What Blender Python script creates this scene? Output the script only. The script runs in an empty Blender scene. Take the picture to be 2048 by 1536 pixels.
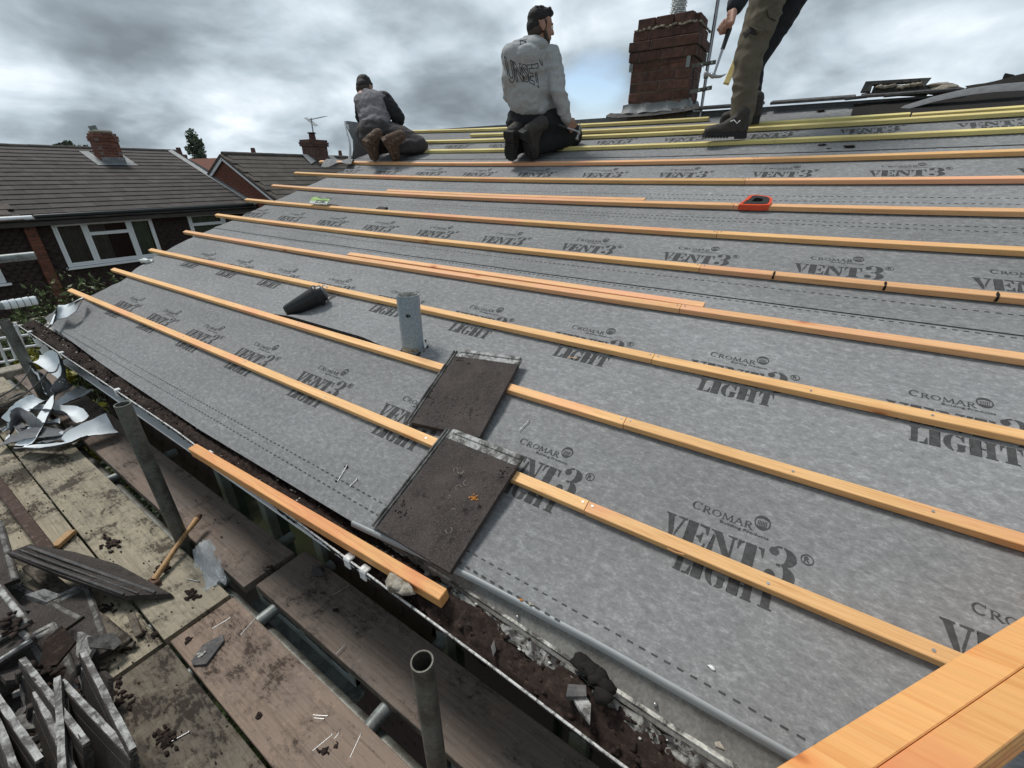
import bpy, bmesh, math, random
from math import sin, cos, pi, radians, sqrt
from mathutils import Vector, Matrix, noise, Quaternion
from mathutils.bvhtree import BVHTree
random.seed(7)
SC = bpy.context.scene
COL = SC.collection
# ------------------------------------------------------------------ camera
# metres; z = 0 is the top of the lowest nailed batten, +Y runs along the eaves to the far gable, +X runs up the slope
CAM = Vector((-0.966, 0.0, 0.870)); YAW, PITCH, FPX = 0.97918, 0.45018, 871.8
TH = 0.3621                                     # roof pitch
camd = bpy.data.cameras.new('camera'); cam = bpy.data.objects.new('camera', camd); COL.objects.link(cam)
fw = Vector((sin(YAW)*cos(PITCH), cos(YAW)*cos(PITCH), -sin(PITCH)))
rt = Vector((cos(YAW), -sin(YAW), 0)); up = rt.cross(fw)
cam.matrix_world = Matrix(((rt.x, up.x, -fw.x, CAM.x), (rt.y, up.y, -fw.y, CAM.y), (rt.z, up.z, -fw.z, CAM.z), (0, 0, 0, 1)))
camd.sensor_width = 36; camd.lens = FPX/2048*36; camd.clip_start = 0.02; camd.clip_end = 2000
SC.camera = cam
# ------------------------------------------------------------------ light
SC.view_settings.view_transform = 'Standard'; SC.view_settings.look = 'None'
SC.view_settings.gamma = 1; SC.view_settings.exposure = 0.90
world = bpy.data.worlds.new('World'); SC.world = world; world.use_nodes = True
SUN_EL, SUN_AZ = radians(60), radians(5)      # azimuth from +Y towards +X
def build_world():
    nt = world.node_tree; nt.nodes.clear(); L = nt.links.new
    def nd(t, **k):
        n = nt.nodes.new(t)
        for a, b in k.items(): setattr(n, a, b)
        return n
    def mth(op, a, b=None, c=None, clamp=False):
        n = nd('ShaderNodeMath', operation=op); n.use_clamp = clamp
        for i, q in enumerate((a, b, c)):
            if q is None: continue
            if isinstance(q, (int, float)): n.inputs[i].default_value = q
            else: L(q, n.inputs[i])
        return n.outputs[0]
    out = nd('ShaderNodeOutputWorld'); bg = nd('ShaderNodeBackground')
    tc = nd('ShaderNodeTexCoord'); sep = nd('ShaderNodeSeparateXYZ'); L(tc.outputs['Generated'], sep.inputs[0])
    sky = nd('ShaderNodeTexSky', sky_type='NISHITA'); sky.sun_disc = False
    sky.sun_elevation = SUN_EL; sky.sun_rotation = SUN_AZ; sky.altitude = 80; sky.air_density = 1; sky.dust_density = 1.2
    z = mth('MAXIMUM', sep.outputs[2], 0.0)
    den = mth('ADD', z, 0.34)
    comb = nd('ShaderNodeCombineXYZ'); L(mth('DIVIDE', sep.outputs[0], den), comb.inputs[0]); L(mth('DIVIDE', sep.outputs[1], den), comb.inputs[1])
    def nz(scale, det, rough, dist, off):
        mp = nd('ShaderNodeMapping'); mp.inputs['Location'].default_value = off; L(comb.outputs[0], mp.inputs[0])
        n = nd('ShaderNodeTexNoise'); n.inputs['Scale'].default_value = scale; n.inputs['Detail'].default_value = det
        n.inputs['Roughness'].default_value = rough; n.inputs['Distortion'].default_value = dist; L(mp.outputs[0], n.inputs['Vector'])
        return n.outputs[0]
    big = nz(0.95, 4, .5, .5, (3.1, 1.7, 0)); mid = nz(2.4, 9, .50, .35, (7.3, 4.4, 2)); fine = nz(5.5, 8, .55, .2, (1.3, 9.4, 5))
    d = mth('ADD', mth('ADD', mth('MULTIPLY', big, .56), mth('MULTIPLY', mid, .36)), mth('MULTIPLY', fine, .12))
    # clouds are thicker and darker higher up, thin and pale near the horizon
    el = mth('SUBTRACT', mth('MULTIPLY', mth('MINIMUM', z, .45), 0.22), .028); d = mth('ADD', d, el)
    r = nd('ShaderNodeValToRGB'); L(d, r.inputs[0]); cr = r.color_ramp
    cr.elements[0].position = .40; cr.elements[0].color = (.54, .585, .62, 1)
    cr.elements[1].position = .64; cr.elements[1].color = (.125, .148, .168, 1)
    for p, c in ((.455, (.41, .46, .50, 1)), (.51, (.30, .35, .39, 1)), (.57, (.19, .225, .252, 1))):
        e = cr.elements.new(p); e.color = c
    # one gap low above the ridge where blue shows through
    gd = nd('ShaderNodeVectorMath', operation='DOT_PRODUCT'); nrm = nd('ShaderNodeVectorMath', operation='NORMALIZE')
    L(tc.outputs['Generated'], nrm.inputs[0]); L(nrm.outputs[0], gd.inputs[0]); gd.inputs[1].default_value = GAPDIR
    gap = mth('ADD', gd.outputs['Value'], mth('MULTIPLY', mth('SUBTRACT', mid, .5), .012))
    gm = nd('ShaderNodeMapRange'); gm.inputs['From Min'].default_value = .9974; gm.inputs['From Max'].default_value = 1.0005; L(gap, gm.inputs[0])
    skyg = nd('ShaderNodeVectorMath', operation='SCALE'); L(sky.outputs[0], skyg.inputs[0]); skyg.inputs['Scale'].default_value = .085
    mx = nd('ShaderNodeMix', data_type='RGBA'); L(mth('MULTIPLY', gm.outputs[0], 1.0), mx.inputs[0]); L(r.outputs[0], mx.inputs[6]); L(skyg.outputs[0], mx.inputs[7])
    sc2 = nd('ShaderNodeVectorMath', operation='SCALE'); L(mx.outputs[2], sc2.inputs[0]); sc2.inputs['Scale'].default_value = 10.0
    L(sc2.outputs[0], bg.inputs[0]); bg.inputs[1].default_value = 0.10; L(bg.outputs[0], out.inputs[0])
def ray(px, py): return rt*((px-1024)/FPX) - up*((py-768)/FPX) + fw
GAPDIR = ray(1185, 208).normalized()
build_world()
sund = bpy.data.lights.new('sun', 'SUN'); sund.energy = 1.5; sund.angle = radians(14); sund.color = (1, .965, .91)
sun = bpy.data.objects.new('sun', sund); COL.objects.link(sun)
sdir = Vector((sin(SUN_AZ)*cos(SUN_EL), cos(SUN_AZ)*cos(SUN_EL), sin(SUN_EL)))
sun.rotation_mode = 'QUATERNION'; sun.rotation_quaternion = sdir.to_track_quat('Z', 'Y')
# ------------------------------------------------------------------ locating things: a sight line meets a real plane
def dp(px, py, d): return CAM + ray(px, py)*d
def hz(px, py, z): r = ray(px, py); return CAM + r*((z-CAM.z)/r.z)
def vy(px, py, y): r = ray(px, py); return CAM + r*((y-CAM.y)/r.y)
def vx(px, py, x): r = ray(px, py); return CAM + r*((x-CAM.x)/r.x)
NR = Vector((-sin(TH), 0, cos(TH))); SR = Vector((cos(TH), 0, sin(TH)))
def rf(px, py, n=0.0):
    r = ray(px, py); q = CAM + r*((n-CAM.dot(NR))/r.dot(NR)); return q.y, q.dot(SR)
def sstep(a, b, x): t = max(0, min(1, (x-a)/(b-a))); return t*t*(3-2*t)
def sag(u, v):                                   # the old rafters have settled in the middle
    uu = max(-1.5, min(5.3, u)); return sstep(.3, 2.2, v)*(.0042*(uu-1.6)**2 - .017)
def RP(u, v, n=0.0): return SR*v + Vector((0, u, 0)) + NR*(n+sag(u, v))
FN = -.0265
def interp(pts, x):
    if x <= pts[0][0]: return pts[0][1]
    for (a, b), (c, d) in zip(pts, pts[1:]):
        if x <= c: return b+(d-b)*(x-a)/(c-a)
    return pts[-1][1]
def wrk(u, v):                                   # slack in the membrane between battens
    k = abs(sin(pi*v/.345))**.8
    a = .0034 + .0085*sstep(.6, 2.8, u)*sstep(2.9, .5, v)
    w = noise.noise(Vector((u*1.1, v*9.0, 3.3)))*.8 + noise.noise(Vector((u*3.1, v*17, 8.3)))*.4
    b = -.004 + .006*math.exp(-((u-1.5)**2+(v-.44)**2)/.02)
    return k*(a*w + b*.5)
def FP(u, v, e=0.0): return RP(u, v, FN + wrk(u, v) + e)
# ------------------------------------------------------------------ object helpers
def put(name, me, m=None, parent=None, loc=None):
    o = bpy.data.objects.new(name, me); COL.objects.link(o)
    if m is not None and me is not None and len(me.materials) == 0:
        for q in (m if isinstance(m, (list, tuple)) else [m]): me.materials.append(q)
    if parent: o.parent = parent
    if loc is not None: o.location = loc
    return o
def tag(o, label=None, cat=None, group=None, kind=None):
    for k, v in (('label', label), ('category', cat), ('group', group), ('kind', kind)):
        if v: o[k] = v
    return o
def thing(name, label, cat, group=None, loc=(0, 0, 0)):
    o = bpy.data.objects.new(name, None); COL.objects.link(o); o.location = loc; o.empty_display_size = .1
    return tag(o, label, cat, group)
class MB:
    def __init__(s): s.v = []; s.f = []; s.m = []; s.sm = []
    def add(s, vs, fs, mi=0, smooth=False):
        b = len(s.v); s.v += [tuple(q) for q in vs]
        for f in fs: s.f.append([b+i for i in f]); s.m.append(mi); s.sm.append(smooth)
        return s
    def box(s, c, d, R=None, mi=0, ch=0.0):
        c = Vector(c); hx, hy, hz_ = d[0]/2, d[1]/2, d[2]/2
        if ch <= 0:
            vs = [Vector((x*hx, y*hy, z*hz_)) for z in (-1, 1) for y in (-1, 1) for x in (-1, 1)]
            fs = [(0, 2, 3, 1), (4, 5, 7, 6), (0, 1, 5, 4), (2, 6, 7, 3), (0, 4, 6, 2), (1, 3, 7, 5)]
        else:
            bm = bmesh.new(); bmesh.ops.create_cube(bm, size=1)
            for q in bm.verts: q.co = Vector((q.co.x*d[0], q.co.y*d[1], q.co.z*d[2]))
            bmesh.ops.bevel(bm, geom=bm.edges[:], offset=ch, segments=1, affect='EDGES')
            bm.verts.index_update(); vs = [q.co.copy() for q in bm.verts]; fs = [[q.index for q in f.verts] for f in bm.faces]; bm.free()
        return s.add([c+(R @ q if R is not None else q) for q in vs], fs, mi)
    def prism(s, poly, a, b, mi=0):               # poly: list of Vectors; sweep by vector a->b offsets
        n = len(poly); a = Vector(a); b = Vector(b)
        vs = [Vector(q)+a for q in poly]+[Vector(q)+b for q in poly]
        fs = [list(range(n))[::-1], list(range(n, 2*n))]+[(i, (i+1) % n, n+(i+1) % n, n+i) for i in range(n)]
        return s.add(vs, fs, mi)
    def tube(s, pts, r, seg=12, cap=True, mi=0, smooth=True, hollow=0.0):
        pts = [Vector(p) for p in pts]; n = len(pts); rs = r if isinstance(r, (list, tuple)) else [r]*n
        ref = None; rings = []
        for i, p in enumerate(pts):
            t = (pts[min(i+1, n-1)]-pts[max(i-1, 0)]).normalized()
            if ref is None: ref = Vector((0, 0, 1)) if abs(t.z) < .9 else Vector((1, 0, 0))
            x = t.cross(ref).normalized(); y = x.cross(t).normalized(); ref = y
            rings.append([p+(x*cos(2*pi*k/seg)+y*sin(2*pi*k/seg))*rs[i] for k in range(seg)])
        vs = [q for g in rings for q in g]
        fs = [(i*seg+k, i*seg+(k+1) % seg, (i+1)*seg+(k+1) % seg, (i+1)*seg+k) for i in range(n-1) for k in range(seg)]
        s.add(vs, fs, mi, smooth)
        if hollow:
            for i, sgn in ((0, 1), (n-1, -1)):
                p = pts[i]; inner = [p+(q-p)*hollow for q in rings[i]]
                t = (pts[1]-pts[0]).normalized() if i == 0 else (pts[-2]-pts[-1]).normalized()
                deep = [q+t*.12 for q in inner]
                s.add(rings[i]+inner+deep, [(k, (k+1) % seg, seg+(k+1) % seg, seg+k) for k in range(seg)]+[(seg+k, seg+(k+1) % seg, 2*seg+(k+1) % seg, 2*seg+k) for k in range(seg)]+[list(range(2*seg, 3*seg))], mi)
        elif cap: s.add(rings[0]+rings[-1], [list(range(seg))[::-1], list(range(seg, 2*seg))], mi)
        return s
    def blob(s, c, r, sub=2, amp=.3, fr=2.0, seed=0, mi=0, smooth=True, R=None):
        bm = bmesh.new(); bmesh.ops.create_icosphere(bm, subdivisions=sub, radius=1)
        rr = Vector(r) if isinstance(r, (tuple, list, Vector)) else Vector((r, r, r)); c = Vector(c); vs = []
        for q in bm.verts:
            k = 1+amp*noise.noise(q.co*fr+Vector((seed*3.7, seed*1.3, seed)))*1.6
            w = Vector((q.co.x*rr.x, q.co.y*rr.y, q.co.z*rr.z))*k
            vs.append(c+(R @ w if R is not None else w))
        fs = [[q.index for q in f.verts] for f in bm.faces]; bm.free(); return s.add(vs, fs, mi, smooth)
    def mesh(s, name):
        me = bpy.data.meshes.new(name); me.from_pydata(s.v, [], s.f); me.update()
        me.polygons.foreach_set('material_index', s.m); me.polygons.foreach_set('use_smooth', s.sm); return me
    def obj(s, name, m, parent=None, fix=True):
        me = s.mesh(name); o = put(name, me, m, parent)
        if fix:
            bm = bmesh.new(); bm.from_mesh(me); bmesh.ops.recalc_face_normals(bm, faces=bm.faces[:]); bm.to_mesh(me); bm.free()
        return o
def grid(fn, us, vs):
    nu, nv = len(us), len(vs)
    V = [fn(u, v) for v in vs for u in us]
    F = [(j*nu+i, j*nu+i+1, (j+1)*nu+i+1, (j+1)*nu+i) for j in range(nv-1) for i in range(nu-1)]
    return V, F
def lin(a, b, n): return [a+(b-a)*i/(n-1) for i in range(n)]
def rotm(ax, ang): return Matrix.Rotation(ang, 3, ax)
def frame(x, z=(0, 0, 1)):                        # rotation whose local X is x, Z close to z
    x = Vector(x).normalized(); z = Vector(z); y = z.cross(x).normalized(); z = x.cross(y)
    return Matrix((x, y, z)).transposed()
# ------------------------------------------------------------------ materials
class NT:
    def __init__(s, name, rough=.7, metal=0.0, spec=.4):
        s.m = bpy.data.materials.new(name); s.m.use_nodes = True; s.nt = s.m.node_tree
        s.b = s.nt.nodes['Principled BSDF']; s.b.inputs['Roughness'].default_value = rough; s.b.inputs['Metallic'].default_value = metal
        s.b.inputs['Specular IOR Level'].default_value = spec; s.h = None
        tc = s.nt.nodes.new('ShaderNodeTexCoord'); oi = s.nt.nodes.new('ShaderNodeObjectInfo')
        s.rnd = oi.outputs['Random']; s.co = tc.outputs['Object']
    def n(s, t, **k):
        q = s.nt.nodes.new(t)
        for a, b in k.items(): setattr(q, a, b)
        return q
    def L(s, a, b): s.nt.links.new(a, b)
    def map(s, sc=(1, 1, 1), rnd=True, src=None, rot=(0, 0, 0)):
        mp = s.n('ShaderNodeMapping'); s.L(src or s.co, mp.inputs[0]); mp.inputs['Scale'].default_value = sc; mp.inputs['Rotation'].default_value = rot
        if not rnd: return mp.outputs[0]
        a = s.n('ShaderNodeVectorMath', operation='ADD'); s.L(mp.outputs[0], a.inputs[0])
        c = s.n('ShaderNodeVectorMath', operation='SCALE'); c.inputs[0].default_value = (37, 53, 71); s.L(s.rnd, c.inputs['Scale']); s.L(c.outputs[0], a.inputs[1]); return a.outputs[0]
    def noise(s, vec, scale, det=4, rough=.55, dist=0.0):
        q = s.n('ShaderNodeTexNoise'); s.L(vec, q.inputs['Vector']); q.inputs['Scale'].default_value = scale; q.inputs['Detail'].default_value = det
        q.inputs['Roughness'].default_value = rough; q.inputs['Distortion'].default_value = dist; return q.outputs[0]
    def ramp(s, fac, stops):
        r = s.n('ShaderNodeValToRGB'); s.L(fac, r.inputs[0]); e = r.color_ramp.elements
        for i, (p, c) in enumerate(stops):
            q = e[i] if i < 2 else e.new(p)
            q.position = p; q.color = (c, c, c, 1) if isinstance(c, (int, float)) else (*c, 1)
        return r.outputs[0]
    def mix(s, f, a, b, mode='MIX'):
        q = s.n('ShaderNodeMix', data_type='RGBA', blend_type=mode)
        for i, x in ((0, f), (6, a), (7, b)):
            if isinstance(x, (int, float)): q.inputs[i].default_value = x if i == 0 else (x, x, x, 1)
            elif isinstance(x, tuple): q.inputs[i].default_value = (*x, 1)
            else: s.L(x, q.inputs[i])
        return q.outputs[2]
    def math(s, op, a, b):
        q = s.n('ShaderNodeMath', operation=op)
        for i, x in enumerate((a, b)):
            if isinstance(x, (int, float)): q.inputs[i].default_value = x
            else: s.L(x, q.inputs[i])
        return q.outputs[0]
    def bump(s, h, dist=.002, st=.6):
        q = s.n('ShaderNodeBump'); q.inputs['Distance'].default_value = dist; q.inputs['Strength'].default_value = st; s.L(h, q.inputs['Height'])
        if s.h is not None: s.L(s.h, q.inputs['Normal'])
        s.h = q.outputs[0]; s.L(s.h, s.b.inputs['Normal'])
    def col(s, c):
        if isinstance(c, tuple): s.b.inputs['Base Color'].default_value = (*c, 1)
        else: s.L(c, s.b.inputs['Base Color'])
        return s
def simple(name, c, rough=.6, var=.15, scale=20, metal=0., bump=0., spec=.4, dirt=None, objvar=0.0, bscale=None):
    t = NT(name, rough, metal, spec); v = t.map()
    n1 = t.noise(v, scale, 5)
    a = tuple(x*(1-var) for x in c); b = tuple(min(1, x*(1+var)) for x in c)
    k = t.ramp(n1, [(.3, a), (.7, b)])
    if objvar: k = t.mix(1.0, k, t.ramp(t.rnd, [(0, 1-objvar), (1, 1+objvar)]), 'MULTIPLY')
    if dirt:
        n2 = t.noise(v, scale*.35, 6, .65); k = t.mix(t.ramp(n2, [(dirt[1], 0), (dirt[1]+.15, 1)]), k, dirt[0])
    t.col(k)
    if bump: t.bump(t.noise(v, bscale or scale*2, 4), bump)
    return t.m
def felt_mat(name, mul, lum=1.0):
    t = NT(name, .93, spec=.2); v = t.map((1, .55, 1), rnd=False)
    a = t.noise(v, 66, 6, .70, .3); b = t.noise(v, 190, 4, .6, .6); c = t.noise(v, 2.2, 4, .5); v2 = t.map((1.0, .35, 1.0), rnd=False, rot=(0, 0, .5)); f = t.noise(v2, 420, 3, .6, .4)
    h = t.math('ADD', t.math('ADD', t.math('MULTIPLY', a, .55), t.math('MULTIPLY', b, .27)), t.math('MULTIPLY', f, .18))
    k = t.ramp(h, [(.36, (.150*lum*mul, .152*lum*mul, .155*lum*mul)), (.52, (.225*lum*mul, .228*lum*mul, .232*lum*mul)), (.68, (.375*lum*mul, .380*lum*mul, .386*lum*mul))])
    k = t.mix(1.0, k, t.ramp(c, [(.3, .90), (.7, 1.10)]), 'MULTIPLY')
    sc_ = t.noise(t.map((1, .3, 1), rnd=False, rot=(.3, 0, .9)), 7, 7, .75, 1.5); k = t.mix(t.ramp(sc_, [(.60, 0), (.72, .30)]), k, (.34*mul, .33*mul, .31*mul)); k = t.mix(t.ramp(sc_, [(.26, .30), (.36, 0)]), k, (.07*mul, .068*mul, .065*mul))
    t.bump(t.noise(t.map((1, .22, 1), rnd=False), 16, 4, .5, .8), .010, .30)
    t.col(k); t.bump(a, .0016, .35); return t.m
def wood_new(name, base, dark, pink, pk=.55, sc=1.0):
    t = NT(name, .62, spec=.35); v = t.map((1, .035, 1)); vs = t.map((1, .25, 1)); 
    g = t.noise(v, 150*sc, 6, .65, 1.2); g2 = t.noise(v, 32*sc, 4, .6, 2.0)
    k = t.ramp(g2, [(.35, base), (.7, tuple(x*.86 for x in base))])
    k = t.mix(t.ramp(g, [(.46, 0), (.70, .80)]), k, dark)
    p = t.noise(t.map((1, .5, 1)), 2.0, 5, .6, .6); k = t.mix(t.ramp(p, [(pk, 0), (pk+.14, .75)]), k, pink)
    kn = t.n('ShaderNodeTexVoronoi'); t.L(t.map((1, .42, 1)), kn.inputs['Vector']); kn.inputs['Scale'].default_value = 6.0
    ring = t.math('ADD', kn.outputs['Distance'], t.math('MULTIPLY', g2, .04))
    k = t.mix(t.ramp(ring, [(.062, .9), (.085, 0)]), k, tuple(x*.42 for x in dark))
    k = t.mix(t.ramp(ring, [(.08, .45), (.17, 0)]), k, (dark[0]*1.1, dark[1]*.7, dark[2]*.6))
    dt = t.noise(vs, 25, 6, .7); k = t.mix(t.ramp(dt, [(.66, 0), (.8, .5)]), k, (.16, .11, .075))
    k = t.mix(1.0, k, t.ramp(t.rnd, [(0, .86), (1, 1.08)]), 'MULTIPLY')
    t.col(k); t.bump(g, .0006, .5); return t.m
def board_mat(name, base, grey, dirtc, da=.52):
    t = NT(name, .88, spec=.2); v = t.map((1, .022, 1)); w = t.map(); wv = t.map((1, .35, 1))
    g = t.noise(v, 120, 5, .6, .8); g2 = t.noise(t.map((1, .06, 1)), 24, 4, .55, 1.4); n1 = t.noise(w, 3.2, 5, .6)
    k = t.mix(t.ramp(n1, [(.35, 0), (.65, 1)]), base, grey)
    k = t.mix(t.ramp(g, [(.47, 0), (.66, .55)]), k, tuple(x*.52 for x in base))
    k = t.mix(t.ramp(g2, [(.56, 0), (.70, .40)]), k, tuple(x*.5 for x in grey))
    sp = t.noise(wv, 95, 6, .75); k = t.mix(t.ramp(sp, [(.60, 0), (.68, .75)]), k, tuple(x*.30 for x in grey))
    sp2 = t.noise(w, 38, 6, .7); k = t.mix(t.ramp(sp2, [(.58, 0), (.72, .6)]), k, tuple(min(1, x*1.5) for x in base))
    n2 = t.noise(w, 4.6, 10, .72, .5); n3 = t.noise(wv, 80, 6, .75); n4 = t.noise(w, 1.7, 3, .5)
    dm = t.math('ADD', t.math('ADD', n2, t.math('MULTIPLY', t.math('SUBTRACT', n3, .5), .55)), t.math('MULTIPLY', t.math('SUBTRACT', n4, .5), .30))
    k = t.mix(t.ramp(dm, [(da, 0), (da+.05, .92)]), k, dirtc); k = t.mix(t.ramp(dm, [(da-.10, 0), (da, .45)]), k, tuple(x*.35 for x in grey))
    t.col(k); t.bump(g, .0014, .7); t.bump(sp, .0015, .6); t.bump(dm, .004, .5); return t.m
def tile_mat(name, base, spots=True, light=.5):
    t = NT(name, .88, spec=.25); v = t.map()
    a = t.noise(v, 240, 5, .75); b = t.noise(v, 9, 6, .65)
    k = t.ramp(a, [(.36, tuple(x*.45 for x in base)), (.52, base), (.62, tuple(min(1, x*1.7) for x in base)), (.72, tuple(min(1, x*4.2) for x in base))])
    k = t.mix(t.ramp(b, [(.42, 0), (.68, light)]), k, tuple(x*1.9 for x in base)); k = t.mix(t.ramp(t.noise(v, 22, 7, .75), [(.55, 0), (.66, .7)]), k, tuple(x*.4 for x in base))
    if spots:
        vo = t.n('ShaderNodeTexVoronoi'); t.L(v, vo.inputs['Vector']); vo.inputs['Scale'].default_value = 24
        d = t.math('ADD', vo.outputs['Distance'], t.math('MULTIPLY', t.math('SUBTRACT', a, .5), .5)); m2 = t.ramp(t.noise(v, 6, 4), [(.46, 0), (.58, 1)])
        k = t.mix(t.math('MULTIPLY', t.ramp(d, [(.16, 1), (.27, 0)]), m2), k, (.012, .011, .010))
        w2 = t.n('ShaderNodeTexVoronoi'); t.L(v, w2.inputs['Vector']); w2.inputs['Scale'].default_value = 13; 
        q = t.ramp(w2.outputs['Distance'], [(.05, 1), (.075, 0)]); gate = t.ramp(t.noise(v, 4.3, 3), [(.56, 0), (.6, 1)])
        k = t.mix(t.math('MULTIPLY', q, gate), k, (.42, .42, .38))
    t.col(k); t.bump(a, .0016, .8); t.bump(b, .003, .4); return t.m
def weathered(name, base, blot, thr=.5, rough=.8, scale=12, bump=.002, metal=0.0, fine=120):
    t = NT(name, rough, metal); v = t.map(); a = t.noise(v, scale, 8, .7, .4); b = t.noise(v, fine, 4, .6)
    k = t.mix(t.ramp(a, [(thr-.06, 0), (thr+.08, 1)]), base, blot); k = t.mix(1.0, k, t.ramp(b, [(.3, .75), (.7, 1.25)]), 'MULTIPLY')
    t.col(k); t.bump(a, bump, .5); t.bump(b, bump*.4, .5); return t.m
M = {}
M['felt'] = felt_mat('felt', 1.0); M['felt_pale'] = felt_mat('felt_pale', 1.0, 1.12); M['ink'] = felt_mat('ink', .31)
M['felt_white'] = simple('felt_white', (.78, .83, .86), .8, .08, 14)
M['felt_grey'] = simple('felt_grey', (.155, .16, .168), .9, .15, 30)
M['wood'] = wood_new('wood', (.86, .52, .235), (.60, .29, .10), (.80, .34, .19), .54)
M['wood_pink'] = wood_new('wood_pink', (.86, .50, .25), (.60, .28, .12), (.84, .40, .25), .50)
M['wood_yellow'] = wood_new('wood_yellow', (.82, .68, .30), (.50, .37, .13), (.88, .77, .30), .5)
M['wood_near'] = wood_new('wood_near', (.88, .46, .17), (.72, .30, .09), (.84, .28, .13), .52, .5)
M['board_yellow'] = board_mat('board_yellow', (.37, .325, .24), (.31, .275, .215), (.028, .018, .013), .545)
M['board_brown'] = board_mat('board_brown', (.215, .165, .135), (.185, .155, .135), (.035, .023, .018), .61)
M['board_pink'] = board_mat('board_pink', (.275, .205, .16), (.23, .18, .15), (.032, .020, .016), .62)
M['board_dark'] = board_mat('board_dark', (.20, .17, .13), (.14, .12, .10), (.022, .015, .011), .51)
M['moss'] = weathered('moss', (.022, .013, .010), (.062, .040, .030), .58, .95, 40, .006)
M['moss_black'] = simple('moss_black', (.012, .010, .009), .95, .4, 60, bump=.003)
M['mortar'] = weathered('mortar', (.34, .31, .26), (.20, .17, .13), .5, .9, 30, .004)
M['slate'] = weathered('slate', (.075, .073, .075), (.13, .12, .115), .52, .8, 25, .002)
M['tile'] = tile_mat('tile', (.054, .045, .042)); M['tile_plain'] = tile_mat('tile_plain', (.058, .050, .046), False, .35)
M['tile_edge'] = weathered('tile_edge', (.40, .40, .39), (.10, .095, .09), .50, .85, 24, .002)
M['pvc_grey'] = weathered('pvc_grey', (.29, .345, .385), (.20, .235, .26), .64, .42, 4, .0006)
M['pvc_inside'] = simple('pvc_inside', (.48, .48, .44), .5, .3, 12)
M['black'] = simple('black_plastic', (.012, .013, .014), .38, .1, 30)
M['rubber'] = simple('rubber', (.02, .02, .021), .75, .2, 30)
M['galv'] = weathered('galv', (.15, .155, .14), (.085, .08, .068), .52, .5, 9, .0008, .35)
M['galv_light'] = weathered('galv_light', (.25, .275, .27), (.14, .15, .145), .53, .5, 9, .0008, .3)
M['white'] = weathered('white_pvc', (.70, .71, .71), (.42, .42, .40), .63, .4, 20, .0003)
M['white_far'] = simple('white_far', (.80, .82, .84), .45, .05, 3)
M['gutter'] = weathered('gutter', (.62, .62, .61), (.10, .10, .09), .53, .5, 60, .0004)
M['gutter_black'] = simple('gutter_black', (.012, .016, .016), .3, .2, 5)
M['fascia'] = weathered('fascia', (.60, .59, .54), (.085, .08, .072), .47, .8, 16, .002)
M['tray'] = weathered('tray', (.20, .195, .18), (.12, .11, .095), .55, .5, 6, .001)
M['tray_edge'] = simple('tray_edge', (.33, .35, .36), .45, .08, 6)
M['lead'] = weathered('lead', (.17, .185, .195), (.30, .31, .31), .56, .6, 6, .003)
M['brick'] = simple('brick', (.17, .062, .040), .88, .28, 30, bump=.002, objvar=.28, dirt=((.075, .04, .032), .56))
M['brick_dark'] = simple('brick_dark', (.125, .066, .053), .92, .35, 22, bump=.006, objvar=.3, dirt=((.055, .042, .038), .52), bscale=30)
M['joint'] = simple('joint', (.20, .17, .15), .95, .2, 30)
M['joint_dark'] = simple('joint_dark', (.13, .105, .092), .95, .3, 30)
M['rooftile'] = simple('rooftile', (.056, .049, .046), .88, .22, 3, objvar=.22, bump=.002, bscale=40)
M['rooftile_brown'] = simple('rooftile_brown', (.07, .055, .046), .85, .3, 5, dirt=((.10, .09, .07), .6))
M['hung'] = simple('hung_tile', (.034, .019, .018), .8, .35, 5, bump=.002)
M['glass'] = simple('glass', (.012, .014, .015), .06, .1, 2, spec=.6)
M['glass_green'] = simple('glass_green', (.010, .022, .018), .08, .2, 3, spec=.6)
M['curtain'] = simple('curtain', (.30, .28, .24), .9, .2, 4)
M['nail'] = simple('nail', (.42, .42, .42), .35, .1, 20, metal=.8)
M['steel'] = simple('steel', (.36, .36, .37), .3, .15, 20, metal=.9)
M['grip'] = simple('grip', (.018, .02, .022), .6, .2, 40)
M['skin'] = simple('skin', (.36, .20, .145), .55, .08, 20)
M['hair'] = simple('hair', (.016, .013, .012), .7, .4, 90, bump=.004, bscale=160)
M['hair_side'] = simple('hair_side', (.062, .043, .034), .75, .4, 120, bump=.002, bscale=200)
M['hoodie'] = simple('hoodie', (.37, .38, .385), .95, .10, 60, bump=.0015, bscale=300)
M['hoodie_ink'] = simple('hoodie_ink', (.035, .038, .045), .9, .1, 60)
M['tee'] = simple('tee', (.20, .19, .205), .95, .10, 25, bump=.001, bscale=200)
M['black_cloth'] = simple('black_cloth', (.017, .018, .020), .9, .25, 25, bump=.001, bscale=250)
M['grey_trouser'] = simple('grey_trouser', (.055, .050, .052), .92, .2, 20, bump=.001, bscale=250, dirt=((.08, .07, .06), .66))
M['khaki'] = simple('khaki', (.12, .105, .078), .92, .2, 14, bump=.0015, bscale=250, dirt=((.055, .048, .038), .58))
M['pocket'] = simple('pocket', (.035, .032, .032), .9, .2, 20)
M['navy'] = simple('navy', (.018, .021, .027), .9, .2, 20, bump=.001, bscale=200)
M['boot'] = simple('boot', (.042, .038, .034), .75, .3, 40, bump=.001)
M['boot_mud'] = weathered('boot_mud', (.085, .052, .036), (.20, .155, .12), .56, .9, 40, .003)
M['leafA'] = simple('leafA', (.075, .11, .028), .6, .4, 4, objvar=.1); M['leafB'] = simple('leafB', (.20, .19, .02), .6, .35, 4)
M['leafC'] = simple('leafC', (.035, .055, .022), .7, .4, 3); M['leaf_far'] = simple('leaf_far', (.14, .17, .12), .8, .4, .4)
M['bark'] = simple('bark', (.06, .048, .038), .9, .3, 10)
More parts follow.
